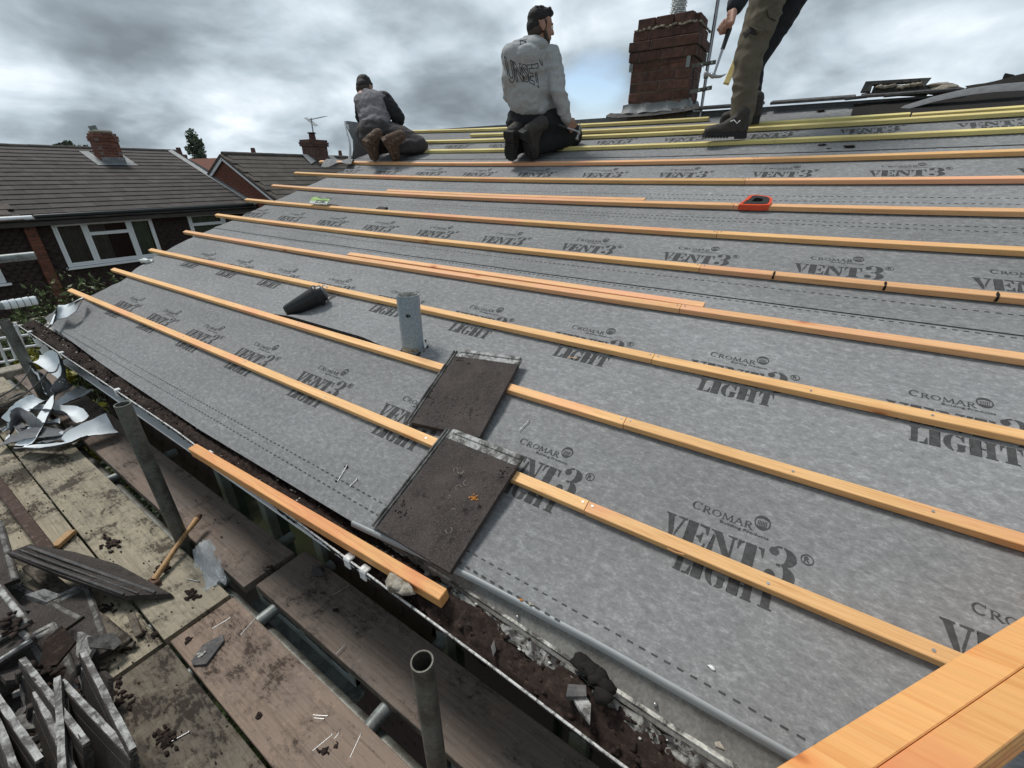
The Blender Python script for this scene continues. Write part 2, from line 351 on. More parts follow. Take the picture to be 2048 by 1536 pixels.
M['grass'] = weathered('grass', (.05, .07, .02), (.09, .08, .045), .5, .95, .8, .02)
M['saw'] = simple('saw_orange', (.70, .085, .03), .4, .08, 20)
M['axe'] = weathered('axe', (.42, .25, .11), (.22, .13, .06), .55, .6, 20, .001)
M['orange_lichen'] = simple('orange_lichen', (.50, .19, .03), .9, .3, 60)
M['white_crust'] = weathered('white_crust', (.62, .62, .58), (.3, .29, .27), .5, .9, 30, .003)
M['bagw'] = simple('bag_white', (.66, .68, .66), .35, .06, 8); M['bagg'] = simple('bag_green', (.25, .42, .10), .35, .1, 8); M['bagk'] = simple('bag_black', (.02, .022, .03), .35, .1, 8)
M['cable'] = simple('cable', (.015, .015, .016), .5, .1, 20)
M['rust'] = simple('rust', (.11, .06, .04), .8, .3, 30)
def plastic_film():
    t = NT('plastic_film', .25); t.b.inputs['Transmission Weight'].default_value = .75; t.b.inputs['IOR'].default_value = 1.15
    t.col((.75, .80, .84)); t.bump(t.noise(t.map(), 45, 3), .004); return t.m
M['film'] = plastic_film()
# ------------------------------------------------------------------ the ground and the house under repair
GZ = -5.9
V_, F_ = grid(lambda a, b: Vector((a, b, GZ + .25*noise.noise(Vector((a*.02, b*.02, 0))))), lin(-400, 400, 41), lin(-400, 400, 41))
o = put('ground', MB().add(V_, F_).mesh('ground'), M['grass']); tag(o, 'rough grass ground far below the roof and scaffold', kind='structure')
UV0, UV1 = -3.0, 4.45                            # the stretch of roof that is modelled
house = thing('house', 'house under repair whose stripped roof fills the picture', 'house')
m = MB()
th_ = .09
m.add([RP(UV0, -.33, -.034), RP(UV1, -.33, -.034), RP(UV1, 3.86, -.045), RP(UV0, 3.86, -.045), RP(UV0, -.33, -.034-th_), RP(UV1, -.33, -.034-th_), RP(UV1, 3.86, -.045-th_), RP(UV0, 3.86, -.045-th_)],
      [(0, 1, 2, 3), (7, 6, 5, 4), (0, 4, 5, 1), (1, 5, 6, 2), (2, 6, 7, 3), (3, 7, 4, 0)])
# hidden dark deck added against light leaks under the membrane, follows the settled rafters
m = MB(); us = lin(UV0, UV1, 30); vs = lin(-.33, 3.86, 24)
A, F = grid(lambda u, v: RP(u, v, -.052 if v < 3.6 else -.04), us, vs); m.add(A, F); A, F = grid(lambda u, v: RP(u, v, -.12), us, vs); m.add(A, F)
m.obj('light_stop_deck', M['board_dark'], house, fix=False)
RX, RZ = 3.86*cos(TH), 3.86*sin(TH)-.03
m = MB(); m.prism([Vector((RX, 0, RZ)), Vector((2*RX+.3, 0, -.16)), Vector((2*RX+.3, 0, -.28)), Vector((RX, 0, RZ-.13))], (0, UV0, 0), (0, UV1, 0)); m.obj('rear_roof', M['rooftile_brown'], house)
m = MB(); m.prism([Vector((-.2, 0, GZ)), Vector((-.2, 0, -.30)), Vector((-.05, 0, -.12)), Vector((RX, 0, RZ-.14)), Vector((2*RX+.1, 0, -.3)), Vector((2*RX+.1, 0, GZ))], (0, 4.28, 0), (0, 4.45, 0)); m.obj('gable_wall', M['brick_dark'], house)
# front wall hung with dark tiles, with two windows under the eaves
wins = [(1.55, 2.55), (-.35, .84)]
m = MB(); ys = [UV0, -.35, .84, 1.55, 2.55, 4.45]; WT, WB = -.56, -1.75
for a, b, solid in ((UV0, -.35, 1), (-.35, .84, 0), (.84, 1.55, 1), (1.55, 2.55, 0), (2.55, 4.45, 1)):
    if solid: m.box((-.14, (a+b)/2, (GZ-.30)/2), (.12, b-a, -GZ-.30))
    else:
        m.box((-.14, (a+b)/2, (WT-.30)/2-.0), (.12, b-a, .30+WT if WT > -.3 else -.30-WT)); m.box((-.14, (a+b)/2, (GZ+WB)/2), (.12, b-a, WB-GZ))
m.obj('front_wall', M['hung'], house)
m = MB()
for r in range(16):
    z = -.42-r*.1
    for c in range(46):
        y = UV0+.08+c*.165+(r % 2)*.08
        if any(a-.05 < y < b+.05 for a, b in wins) and WB-.05 < z < WT+.08: continue
        if y > 4.4: continue
        m.add([(-.205, y-.08, z+.06), (-.205, y+.08, z+.06), (-.222, y+.08, z-.035), (-.226, y+.035, z-.075), (-.226, y-.035, z-.075), (-.222, y-.08, z-.035), (-.2, y-.08, z-.07), (-.2, y+.08, z-.07)], [(0, 1, 2, 3, 4, 5), (5, 4, 3, 2, 7, 6)])
o = m.obj('hung_tiles', M['hung'], house, fix=False); o['kind'] = 'stuff'
for a, b in wins:
    f = MB()
    for (y0, y1, z0, z1) in ((a, b, WT-.05, WT), (a, b, WB, WB+.06), (a, a+.055, WB, WT), (b-.055, b, WB, WT), ((a+b)/2-.03, (a+b)/2+.03, WB, WT)): f.box((-.2, (y0+y1)/2, (z0+z1)/2), (.07+.001*(z1-z0), y1-y0, z1-z0), ch=.004)
    w = f.obj('window', M['galv_light'], house); MB().box((-.185, (a+b)/2, (WT+WB)/2), (.008, b-a-.06, WT-WB-.06)).obj('pane', M['glass_green'], w)
    MB().box((-.25, (a+b)/2, WB-.02), (.14, b-a+.1, .03), ch=.004).obj('sill', M['galv_light'], w)
    MB().box((-.09, (a+b)/2, (WT+WB)/2), (.01, b-a, WT-WB)).obj('blind', M['black_cloth'], w)
# eaves: fascia, stained boxing, plastic support tray
GUT = []                                          # line of the gutter's front lip
for px, py, z in ((35, 650, -.19), (350, 860, -.20), (690, 1115, -.222), (1000, 1345, -.232), (1250, 1536, -.24)): GUT.append(hz(px, py, z))
gx = [(q.y, q.x) for q in GUT][::-1]; gz = [(q.y, q.z) for q in GUT][::-1]
GX = lambda y: interp([(-3, -.470)]+gx+[(5.2, gx[-1][1])], y); GZf = lambda y: interp([(-3, -.245)]+gz, y)
EX = lambda y: GX(y)+.112                         # back of gutter / face of fascia
BE = [(-3, -.305), (.2, -.325), (.6, -.342), (1.04, -.385), (2.09, -.395), (3.4, -.375), (4.57, -.335), (5.3, -.33)]
ys = lin(UV0, 4.75, 60)
m = MB()
pr = lambda y: [Vector((EX(y), y, GZf(y)+.025)), Vector((EX(y), y, GZf(y)-.20)), Vector((EX(y)+.02, y, GZf(y)-.20)), Vector((EX(y)+.02, y, GZf(y)+.03))]
R_ = [pr(y) for y in ys]; n = len(ys)
m.add([q for g in R_ for q in g], [(i*4+k, i*4+(k+1) % 4, (i+1)*4+(k+1) % 4, (i+1)*4+k) for i in range(n-1) for k in range(4)]+[(0, 1, 2, 3), tuple((n-1)*4+k for k in (3, 2, 1, 0))]); m.obj('fascia_board', M['fascia'], house)
MB().box(((-.2-.34)/2+.02, (UV0+4.6)/2, -.43), (.17, 4.6-UV0, .015)).obj('soffit', M['white_far'], house)
m = MB()                                          # tray: curved strip from under the membrane down into the gutter
def tr(t, y):
    top = RP(y, interp(BE, y)+.05, FN-(.006 if y < 1.35 else .024)); bot = Vector((EX(y)-.006, y, GZf(y)+.012))
    s = top.lerp(bot, t); s += NR*(.012*sin(pi*min(1, t*1.6))*(1 if t < .62 else 0)); return s
A, F = grid(lambda t, y: tr(t, y), lin(0, 1, 12), [y for y in ys if y < 1.35]); m.add(A, F, smooth=True); m.obj('eaves_tray', M['tray'], house, fix=False)
m = MB(); A, F = grid(lambda t, y: tr(t, y)+Vector((-.004, 0, .003)) if y >= 1.2 else tr(t, y), lin(0, 1, 8), [y for y in ys if y >= 1.2]); m.add(A, F); m.obj('eaves_batten', M['fascia'], house, fix=False)
# screws that pin the tray
for y in (.42, .05, -.30, .24):
    p = tr(.72, y); MB().blob(p+Vector((-.004, 0, .004)), (.006, .006, .004), 1, 0).obj('screw_head', M['nail'], house)
# ridge board and leftover ridge pieces
m = MB(); m.box((RX+.02, (UV0+4.3)/2, RZ-.010), (.05, 4.3-UV0, .05)); m.obj('ridge_board', M['felt_grey'], house)
for i, (a, b) in enumerate(((.62, 1.15), (.02, .58), (-.55, .0))):
    MB().box((RX-.02, (a+b)/2, RZ+.037+.002*i), (.11, b-a-.01, .02), rotm('Y', -.2), ch=.004).obj('ridge_strip', M['slate'], house)
# ------------------------------------------------------------------ gutter with moss
gut = thing('gutter', 'white plastic gutter full of moss and broken mortar along the eaves', 'gutter')
def gsec(y, r=.056, a0=0, a1=pi, k=11):
    c = Vector((GX(y)+.056, y, GZf(y))); return [c+Vector((-cos(a0+(a1-a0)*i/(k-1))*r, 0, -sin(a0+(a1-a0)*i/(k-1))*r)) for i in range(k)]
m = MB(); gy = lin(UV0, 5.03, 50); k = 11
outer = [q for y in gy for q in gsec(y)]; inner = [q for y in gy for q in gsec(y, .0535)]
m.add(outer, [(i*k+j, i*k+j+1, (i+1)*k+j+1, (i+1)*k+j) for i in range(len(gy)-1) for j in range(k-1)], smooth=True); b = len(m.v)
m.add(inner, [(i*k+j, (i+1)*k+j, (i+1)*k+j+1, i*k+j+1) for i in range(len(gy)-1) for j in range(k-1)], smooth=True)
m.obj('channel', M['gutter_black'], gut, fix=False)
m = MB()
for s in (0, 1):
    m.tube([gsec(y)[0 if s == 0 else -1]+Vector((0, 0, .001)) for y in gy], .0036, 6)
m.obj('lip', M['gutter'], gut)
m = MB()
A, F = grid(lambda t, y: Vector((GX(y)+.004+.104*t, y, GZf(y)-.024+.020*sin(pi*t)+.026*t +.022*noise.noise(Vector((t*2.2, y*7, 1)))+.012*noise.noise(Vector((t*9, y*32, 5)))+.009*noise.noise(Vector((t*28, y*110, 7))))), lin(0, 1, 26), lin(UV0+1.9, 5.0, 900))
m.add(A, F, smooth=True); o = m.obj('moss_bed', M['moss'], gut, fix=False)
m = MB(); rr = random.Random(3)
for i in range(1500):
    y = rr.uniform(-1.0, 4.9); t = rr.betavariate(1.6, 1.4); z = GZf(y)-.016+.028*t+rr.uniform(-.004, .012); s = rr.uniform(.0018, .0075)*(1.9 if i % 14 == 0 else 1)
    m.blob((GX(y)+.01+.095*t, y, z), (s, s*rr.uniform(.8, 2), s*.7), 1, .5, 2, i)
o = m.obj('moss_clump', M['moss'], gut, fix=False); o['kind'] = 'stuff'
m = MB()
for i in range(120):
    y = rr.uniform(-.9, 4.8); t = rr.betavariate(2.6, 1.1) if y < .75 else rr.betavariate(1.5, 1.5); s = rr.uniform(.0012, .0048)
    m.blob((GX(y)+.012+.094*t, y, GZf(y)-.006+.028*t), (s, s*rr.uniform(1, 2.2), s*.6), 1, .5, 2, i)
o = m.obj('lime_crumb', M['white_crust'], gut, fix=False); o['kind'] = 'stuff'
# lime crust along the back of the gutter near the camera
m = MB(); A, F = grid(lambda t, y: Vector((EX(y)-.010-.030*t+.010*noise.noise(Vector((y*14, t*3, 2))), y, GZf(y)+.016-.012*t+.010*noise.noise(Vector((y*22, t*6, 9))))), lin(0, 1, 7), lin(-1.2, .74, 130)); m.add(A, F, smooth=True); m.obj('lime_crust', weathered('lime', (.30, .30, .28), (.045, .042, .040), .47, .9, 30, .003), gut, fix=False)
def clip(y, parent, low=.07):
    m = MB(); x, z = GX(y), GZf(y)
    m.box((x+.006, y, z+.006), (.024, .030, .009), ch=.002); m.box((x-.005, y, z-.012), (.005, .028, .034), ch=.001)
    pts = [Vector((x+.056-cos(a)*.060, 0, z-sin(a)*.060)) for a in lin(.15, 1.4, 7)]
    for p, q in zip(pts, pts[1:]):
        m.add([Vector((p.x, y-.034+.02*abs(p.z-z)/.06, p.z)), Vector((p.x, y+.034-.02*abs(p.z-z)/.06, p.z)), Vector((q.x, y+.034-.02*abs(q.z-z)/.06, q.z)), Vector((q.x, y-.034+.02*abs(q.z-z)/.06, q.z))], [(0, 1, 2, 3)])
    m.obj('bracket', M['white'], parent)
for px, py in ((402, 916), (692, 1120), (722, 1145), (110, 710), (225, 785), (45, 668)): clip(hz(px, py, interp([(0, -.19), (1250, -.24)], px)).y, gut)
clip(.15-.6, gut)
# ------------------------------------------------------------------ roofing membrane
def cutsub(V2, F2, mx):
    bm = bmesh.new(); vs = [bm.verts.new((x, y, 0)) for x, y in V2]
    for f in F2:
        try: bm.faces.new([vs[i] for i in f])
        except ValueError: pass
    bmesh.ops.triangulate(bm, faces=bm.faces[:])
    for _ in range(3):
        e = [e for e in bm.edges if e.calc_length() > mx]
        if not e: break
        bmesh.ops.subdivide_edges(bm, edges=e, cuts=1); bmesh.ops.triangulate(bm, faces=bm.faces[:])
    bm.verts.index_update(); out = ([(q.co.x, q.co.y) for q in bm.verts], [[q.index for q in f.verts] for f in bm.faces]); bm.free(); return out
def text2d(s, size, wid=None, off=0.0):
    c = bpy.data.curves.new('t', 'FONT'); c.body = s; c.size = 1; c.resolution_u = 3; c.offset = off
    o = bpy.data.objects.new('t', c); COL.objects.link(o); dg = bpy.context.evaluated_depsgraph_get(); me = bpy.data.meshes.new_from_object(o.evaluated_get(dg))
    V = [(v.co.x, v.co.y) for v in me.vertices]; F = [list(p.vertices) for p in me.polygons]
    x0 = min(v[0] for v in V); x1 = max(v[0] for v in V); sx = wid/(x1-x0) if wid else size
    V = [((x-x0)*sx, y*size) for x, y in V]; COL.objects.unlink(o); bpy.data.objects.remove(o); bpy.data.curves.remove(c); bpy.data.meshes.remove(me); return V, F
def el(cx, cy, rx, ry, a0, a1, n=10): return [(cx+rx*cos(radians(a0+(a1-a0)*i/(n-1))), cy+ry*sin(radians(a0+(a1-a0)*i/(n-1)))) for i in range(n)]
mirr = lambda P: [(1-x, y) for x, y in P]
GLY = {
 'V': [[(0, 1), (.46, 1), (.46, .95), (.39, .92), (.55, .38), (.585, .05), (.56, 0), (.47, 0), (.09, .92), (0, .95)], [(.58, 1), (1, 1), (1, .95), (.91, .92), (.63, .12), (.62, .34), (.82, .92), (.72, .94), (.58, .95)]],
 'E': [[(0, 0), (.47, 0), (.47, 1), (0, 1), (0, .95), (.10, .92), (.10, .08), (0, .05)], [(.55, 1), (1, 1), (1, .68), (.94, .68), (.82, .90), (.55, .94)], [(.55, 0), (1, 0), (1, .34), (.94, .34), (.82, .10), (.55, .06)], [(.53, .53), (.66, .56), (.74, .70), (.79, .70), (.79, .32), (.74, .32), (.66, .45), (.53, .47)]],
 'N': [[(0, 0), (.33, 0), (.33, .05), (.22, .09), (.22, .74), (.13, .86), (.13, .09), (0, .05)], [(0, 1), (.42, 1), (.86, .26), (.86, 0), (.76, 0), (.12, .94), (0, .96)], [(.66, 1), (1, 1), (1, .95), (.91, .92), (.91, .16), (.83, .30), (.83, .92), (.66, .95)]],
 'T': [[(.29, 1), (.71, 1), (.71, .08), (.83, .05), (.83, 0), (.17, 0), (.17, .05), (.29, .08)], [(0, 1), (.23, 1), (.23, .94), (.13, .90), (.05, .66), (0, .66)], [(1, 1), (.77, 1), (.77, .94), (.87, .90), (.95, .66), (1, .66)]],
 '3': [el(.46, .75, .50, .25, 88, -82, 12)+el(.46, .75, .15, .22, -82, 88, 8), el(.46, .27, .54, .27, 82, -88, 12)+el(.46, .27, .15, .24, -88, 82, 8), el(.18, .82, .17, .11, 0, 359, 14), [(.10, .90), (.30, 1.0), (.42, 1.0), (.42, .96), (.24, .93)], el(.18, .20, .18, .12, 0, 359, 14), [(.32, .48), (.46, .46), (.46, .54), (.32, .52)]],
 'L': [[(0, 0), (.47, 0), (.47, .92), (.58, .95), (.58, 1), (0, 1), (0, .95), (.10, .92), (.10, .08), (0, .05)], [(.55, 0), (1, 0), (1, .42), (.94, .42), (.80, .10), (.55, .06)]],
 'I': [[(0, 0), (1, 0), (1, .06), (.84, .09), (.84, .91), (1, .94), (1, 1), (0, 1), (0, .94), (.16, .91), (.16, .09), (0, .06)]],
 'G': [el(.50, .5, .50, .52, 98, 262, 14)+el(.50, .5, .17, .47, 262, 98, 8), [(.57, 1.0), (.80, .93), (.88, 1), (.94, 1), (.94, .64), (.88, .64), (.76, .86), (.57, .93)], [(.60, .46), (1, .46), (1, .40), (.95, .38), (.95, .08), (.80, .0), (.57, -.02), (.57, .05), (.64, .10), (.64, .38), (.60, .40)]],
 'H': [[(0, 0), (.44, 0), (.44, .05), (.38, .08), (.38, .92), (.44, .95), (.44, 1), (0, 1), (0, .95), (.07, .92), (.07, .08), (0, .05)], mirr([(0, 0), (.44, 0), (.44, .05), (.38, .08), (.38, .92), (.44, .95), (.44, 1), (0, 1), (0, .95), (.07, .92), (.07, .08), (0, .05)]), [(.40, .46), (.60, .46), (.60, .54), (.40, .54)]]}
def build_print():
    V, F = [], []
    def addp(P, x, y, w, h): b = len(V); V.extend([(x+px*w, y+py*h) for px, py in P]); F.append(list(range(b, b+len(P))))
    def addm(VF, x, y): b = len(V); V.extend([(x+px, y+py) for px, py in VF[0]]); F.extend([[b+i for i in f] for f in VF[1]])
    for ch, x0, x1, y0, y1 in (('V', -.054, .002, -.146, -.067), ('E', .006, .061, -.146, -.067), ('N', .065, .130, -.146, -.068), ('T', .133, .194, -.146, -.068), ('3', .203, .268, -.150, -.044),
                               ('L', .005, .046, -.218, -.158), ('I', .050, .074, -.218, -.158), ('G', .080, .128, -.218, -.158), ('H', .135, .191, -.218, -.158), ('T', .197, .241, -.218, -.158)):
        for P in GLY[ch]: addp(P, x0, y0, x1-x0, y1-y0)
    def stroke(pts, ws):
        for i, ((x0, y0), (x1, y1)) in enumerate(zip(pts, pts[1:])):
            w0 = ws if not isinstance(ws, list) else ws[i]; d = sqrt((x1-x0)**2+(y1-y0)**2) or 1; nx, ny = -(y1-y0)/d*w0/2, (x1-x0)/d*w0/2
            b = len(V); V.extend([(x0+nx, y0+ny), (x1+nx, y1+ny), (x1-nx, y1-ny), (x0-nx, y0-ny)]); F.append([b, b+1, b+2, b+3])
    T_, t_ = .0038, .0016
    def letter(c, x, y, w, h, k=1.0):
        T, t = T_*k, t_*k
        S = lambda P: [(x+a*w, y+b*h) for a, b in P]
        if c == 'C': addp(el(.5, .5, .5, .5, 45, 315, 16)+el(.54, .5, .34, .43, 315, 45, 12), x, y, w, h); stroke(S([(.88, .98), (.88, .70)]), t)
        if c == 'O': P = el(.5, .5, .5, .5, 90, 270, 12)+el(.5, .5, .345, .44, 270, 90, 10); addp(P, x, y, w, h); addp([(1-a, b) for a, b in P], x, y, w, h)
        if c == 'R':
            stroke(S([(.16, 0), (.16, 1)]), T); stroke(S([(.0, .01), (.34, .01)]), t); stroke(S([(0, .98), (.55, .98)]), t); stroke(S([(.2, .5), (.55, .5)]), t)
            addp(el(.5, .74, .34, .26, 90, -90, 8)+el(.5, .74, .14, .20, -90, 90, 6), x, y, w, h); stroke(S([(.42, .5), (.95, -.06)]), T); stroke(S([(.82, .0), (1.1, .0)]), t)
        if c == 'M':
            stroke(S([(.10, 0), (.16, 1)]), t*1.2); stroke(S([(.16, 1), (.50, .05)]), T); stroke(S([(.50, .05), (.84, 1)]), t*1.2); stroke(S([(.84, 1), (.90, 0)]), T); stroke(S([(0, .01), (.24, .01)]), t); stroke(S([(.74, .01), (1.04, .01)]), t)
        if c == 'A':
            stroke(S([(.08, 0), (.48, 1.02)]), t*1.2); stroke(S([(.48, 1.02), (.90, 0)]), T); stroke(S([(.24, .36), (.74, .36)]), t); stroke(S([(-.04, .01), (.22, .01)]), t); stroke(S([(.74, .01), (1.06, .01)]), t)
    letter('C', 0, -.027, .026, .027, 1.1)
    for c, x, w in (('R', .030, .020), ('O', .053, .024), ('M', .080, .028), ('A', .110, .023), ('R', .136, .019)): letter(c, x, -.026, w, .0205)
    addm(text2d('Building Products', .0115, .119, .012), .078, -.0405)
    # emblem: a ring round a small columned temple
    cx, cy, rx, ry = .1755, .005, .0195, .0225
    for a in (0, 90, 180, 270): addp(el(0, 0, 1, 1, a, a+90, 8)+el(0, 0, .84, .86, a+90, a, 8), cx, cy, rx, ry)
    addp(el(0, 0, .84, .86, 215, 325, 10), cx, cy, rx, ry); addp(el(0, 0, .84, .86, 152, 90, 6)+[(0, .62)], cx, cy, rx, ry); addp(el(0, 0, .84, .86, 90, 28, 6)+[(0, .62)], cx, cy, rx, ry)
    for i in range(6): addp([(-.56+.2*i, -.42), (-.47+.2*i, -.42), (-.47+.2*i, .24), (-.56+.2*i, .24)], cx, cy, rx, ry)
    cx, cy, r = .2855, -.053, .0145
    for a in (0, 90, 180, 270): addp(el(0, 0, 1, 1, a, a+90, 8)+el(0, 0, .82, .82, a+90, a, 8), cx, cy, r, r)
    addm(text2d('R', .021, None, .03), cx-.0068, cy-.0072)
    return V, F
PV, PF = build_print()
CUT_F, CUT_C = cutsub(PV, PF, .014), cutsub(PV, PF, .05)
VERGE = [(-.45, 4.60), (-.335, 4.60), (-.2, 4.70), (-.04, 4.77), (.25, 4.75), (.59, 4.93), (.82, 4.93), (1.05, 4.88), (1.35, 4.75), (1.67, 4.70), (2.16, 4.57), (2.6, 4.50), (2.87, 4.66), (3.3, 4.5), (4, 4.45)]
ROWS = {0: [(.145, .114, 1)], 1: [(.800, .235, 1)], 2: [(1.585, .595, 1)], 3: [(2.655, .390, 1)], 4: [(3.375, .005, 1)]}
SH = [(-.40, .43, 'lowest', 'its left corner curling up over the gutter'), (.355, 1.24, 'second', 'gaping open left of the vent pipe'), (1.17, 2.10, 'third', 'the silver foil pouch lying on it'), (2.03, 2.97, 'fourth', 'carrying the words just below the kneeling men'), (2.90, 3.835, 'topmost', 'under the yellow battens by the ridge')]
DASH = [(0, -.288, .10, .45), (0, -.328, .12, .42), (0, .372, .05, .45), (1, 1.155, .2, .5), (2, 1.285, .1, .45), (2, 1.90, .1, .45), (2, 1.94, .3, .45), (3, 2.17, .2, .4), (3, 2.235, .1, .4), (4, 3.05, .2, .4)]
usn = lin(UV0, 1.8, 97)+lin(1.84, 5.0, 80)
for k, (v0, v1, nm, ex) in enumerate(SH):
    sh = thing('roofing_membrane', 'grey printed roofing membrane, %s strip, %s' % (nm, ex), 'roofing membrane', 'strips of roofing membrane')
    vsn = lin(v0, v1, 40); E0, E1 = (.0010, -.0035)
    def eoff(v): return E0+(E1-E0)*sstep(v0, v0+.25, v)
    def pos(u, v):
        ue = interp(VERGE, v)+.02*noise.noise(Vector((v*6, k, 0))); uu = UV0+(u-UV0)*(ue-UV0)/(5.0-UV0); vv = v
        if k == 0 and v < v1-.05: vv = v+(interp(BE, uu)-(-.40))*(1-(v-v0)/(v1-v0))
        e = eoff(v)
        if k == 0 and v < v0+.05: e -= .004*(1-(v-v0)/.05)
        if k == 1: e += .036*math.exp(-((v-v0)/.05)**2)*sstep(1.55, 1.8, uu)*sstep(2.75, 2.35, uu)
        if k == 0: 
            c = sstep(4.25, 4.72, uu)*sstep(.12, -.30, vv); return FP(uu, vv, e)+Vector((-.01*c, 0, .085*c*c))
        if k == 4 and uu < .15: vv = v-.42*sstep(.15, -.55, uu)*(v-v0)/(v1-v0)
        return FP(uu, vv, e)
    A, F = grid(pos, usn, vsn); m = MB().add(A, F, smooth=True); m.obj('sheet', M['felt'] if k % 2 == 0 else M['felt_pale'], sh, fix=False)
    for (T, u0, _) in ROWS[k]:
        for i in range(-12, 9):
            uc = u0-.588*i*1.0
            if uc+.06 < -.95 or uc-.3 > 4.9: continue
            VV, FF = CUT_F if uc < 1.6 else CUT_C
            if uc > 4.72: continue
            m = MB(); m.add([FP(uc-x, T+y, eoff(T+y)+.0011) for x, y in VV], FF, smooth=True); m.obj('print', M['ink'], sh, fix=False)
    for (kk, vd, _, pch) in DASH:
        if kk != k: continue
        m = MB(); u = -1.0
        while u < 4.3:
            if k == 0 and vd < -.3 and u < .30: u += .029; continue
            a, b = u, u+.0145
            m.add([FP(a, vd-.0022, eoff(vd)+.0012), FP(b, vd-.0022, eoff(vd)+.0012), FP(b, vd+.0022, eoff(vd)+.0012), FP(a, vd+.0022, eoff(vd)+.0012)], [(0, 1, 2, 3)]); u += .029
        o = m.obj('dashed_line', M['ink'], sh, fix=False); o['kind'] = 'stuff'
    if k == 0:                                    # the curled corner shows its white underside
        c0 = [hz(97, 657, -.10), hz(112, 640, -.075), hz(135, 634, -.045), hz(152, 622, -.02), hz(166, 598, .0)]
        c1 = [hz(105, 648, -.07), hz(116, 610, .0), hz(130, 610, .02), hz(146, 604, .03), hz(167, 596, .03)]
        m = MB(); n5 = 5; A = c0+[(a+b)/2+Vector((.0, .0, .012)) for a, b in zip(c0, c1)]+c1
        F = [(j*n5+i, j*n5+i+1, (j+1)*n5+i+1, (j+1)*n5+i) for j in range(2) for i in range(4)]; m.add(A, F, 0, True); m.add([Vector(q)+Vector((.003, .003, -.003)) for q in A], [f[::-1] for f in F], 1, True)
        m.obj('curled_corner', [M['felt_white'], M['felt_grey']], sh, fix=False)
# silver-blue edge of the eaves tray that shows under the lowest strip
m = MB(); ys2 = lin(UV0, 1.05, 60)
def tre(t, y):
    q = RP(y, interp(BE, y)+.004-.015*t, FN-.002-.014*t*t+.003*sin(pi*t)); return q
A, F = grid(tre, lin(0, 1, 7), ys2); m.add(A, F, smooth=True); m.obj('tray_lip', M['tray_edge'], house, fix=False)
# ridge end: flap of membrane standing up at the far verge, fold below it
def sheet_obj(name, rows, mats, th=.003, label=None, cat=None, group=None):
    nu = len(rows[0]); nv = len(rows); A = [q for r in rows for q in r]; F = [(j*nu+i, j*nu+i+1, (j+1)*nu+i+1, (j+1)*nu+i) for j in range(nv-1) for i in range(nu-1)]
    N = [Vector((0, 0, 0)) for _ in A]
    for f in F:
        nn = (A[f[1]]-A[f[0]]).cross(A[f[3]]-A[f[0]])
        for i in f: N[i] += nn
    B = [a-nn.normalized()*th if nn.length else a for a, nn in zip(A, N)]
    m = MB(); m.add(A, F, 0, True); m.add(B, [f[::-1] for f in F], 1, True); o = m.obj(name, mats, fix=False)
    return tag(o, label, cat, group)
X1, X2 = 2.72, 3.05
rows = []
for j, (pl, pr_) in enumerate((((703, 322), (745, 322)), ((703, 298), (742, 300)), ((702, 280), (745, 285)), ((696, 262), (748, 268)), ((691, 243), (745, 241)))):
    a = vx(*pl, X1+.02*j); b = vx(*pr_, X2); rows.append([a.lerp(b, t)+Vector((.03*sin(t*9+j), .0, .012*sin(t*7)+(-.018*sin(pi*t) if j == 4 else 0))) for t in lin(0, 1, 7)])
sheet_obj('membrane_flap', rows, [M['felt'], M['felt_white']], .004, 'flap of grey membrane standing up with a white edge behind the leftmost kneeling man', 'roofing membrane')
m = MB(); m.tube([vx(700, 330, 2.70), vx(700, 300, 2.71), vx(699, 285, 2.72), vx(693, 262, 2.74), vx(690, 244, 2.76)], [.018, .016, .010, .009, .012], 6); o = m.obj('membrane_strip', M['felt_white']); tag(o, 'narrow white curled edge strip of membrane hanging at the far end of the ridge', 'membrane strip')
rows = [[vx(642+60*t, 333-8*t+3*sin(t*8), 2.45) for t in lin(0, 1, 9)], [vx(648+58*t, 321-1*t, 2.55)+Vector((0, 0, .02*sin(t*9))) for t in lin(0, 1, 9)], [vx(672+38*t, 320+2*t, 2.68) for t in lin(0, 1, 9)]]
sheet_obj('folded_membrane', rows, [M['felt'], M['felt_grey']], .004, 'crumpled fold of grey membrane hanging over the verge below the leftmost man', 'roofing membrane')
rows = [[RP(2.6+1.6*t, 2.415+.035*sin(pi*t), -.006) for t in lin(0, 1, 9)], [RP(2.6+1.6*t, 2.395, -.02) for t in lin(0, 1, 9)]]
# old black underlay near the ridge at the right
m = MB(); A, F = grid(lambda u, v: RP(u, v, -.020+.004*noise.noise(Vector((u*6, v*8, 0)))), lin(-2.5, .02, 36), lin(3.40, 3.83, 10)); m.add(A, F, smooth=True); o = m.obj('old_underlay', M['moss_black'], fix=False); tag(o, 'old black bitumen underlay left showing under the yellow battens at the right of the ridge', 'underlay')
rows = []
for t in lin(-.1, 1, 16):
    px = 1730+ (2060-1730)*t; py = interp([(-20, 238), (60, 226), (140, 204), (200, 192), (260, 185), (330, 181)], px-1730); w = interp([(-20, 4), (60, 8), (200, 13), (330, 17)], px-1730)
    a = vx(px, py, 3.40); b = vx(px, py-w, 3.47); rows.append([a, (a+b)/2+Vector((-.01, 0, .006)), b])
sheet_obj('membrane_overlap', rows, [M['felt_pale'], M['felt_grey']], .004, 'raised pale grey membrane edge arching over black underlay near the top right', 'roofing membrane')
rows = [[vx(1940+26*t*5, 180-4*t*5+3*noise.noise(Vector((t*9, 0, 0))), 3.60) for t in lin(0, 1, 8)], [vx(1930+28*t*5, interp([(0, 172), (.3, 166), (.5, 160), (.8, 147), (1, 144)], t), 3.66)+Vector((0, 0, .006*noise.noise(Vector((t*20, 1, 0))))) for t in lin(0, 1, 8)]]
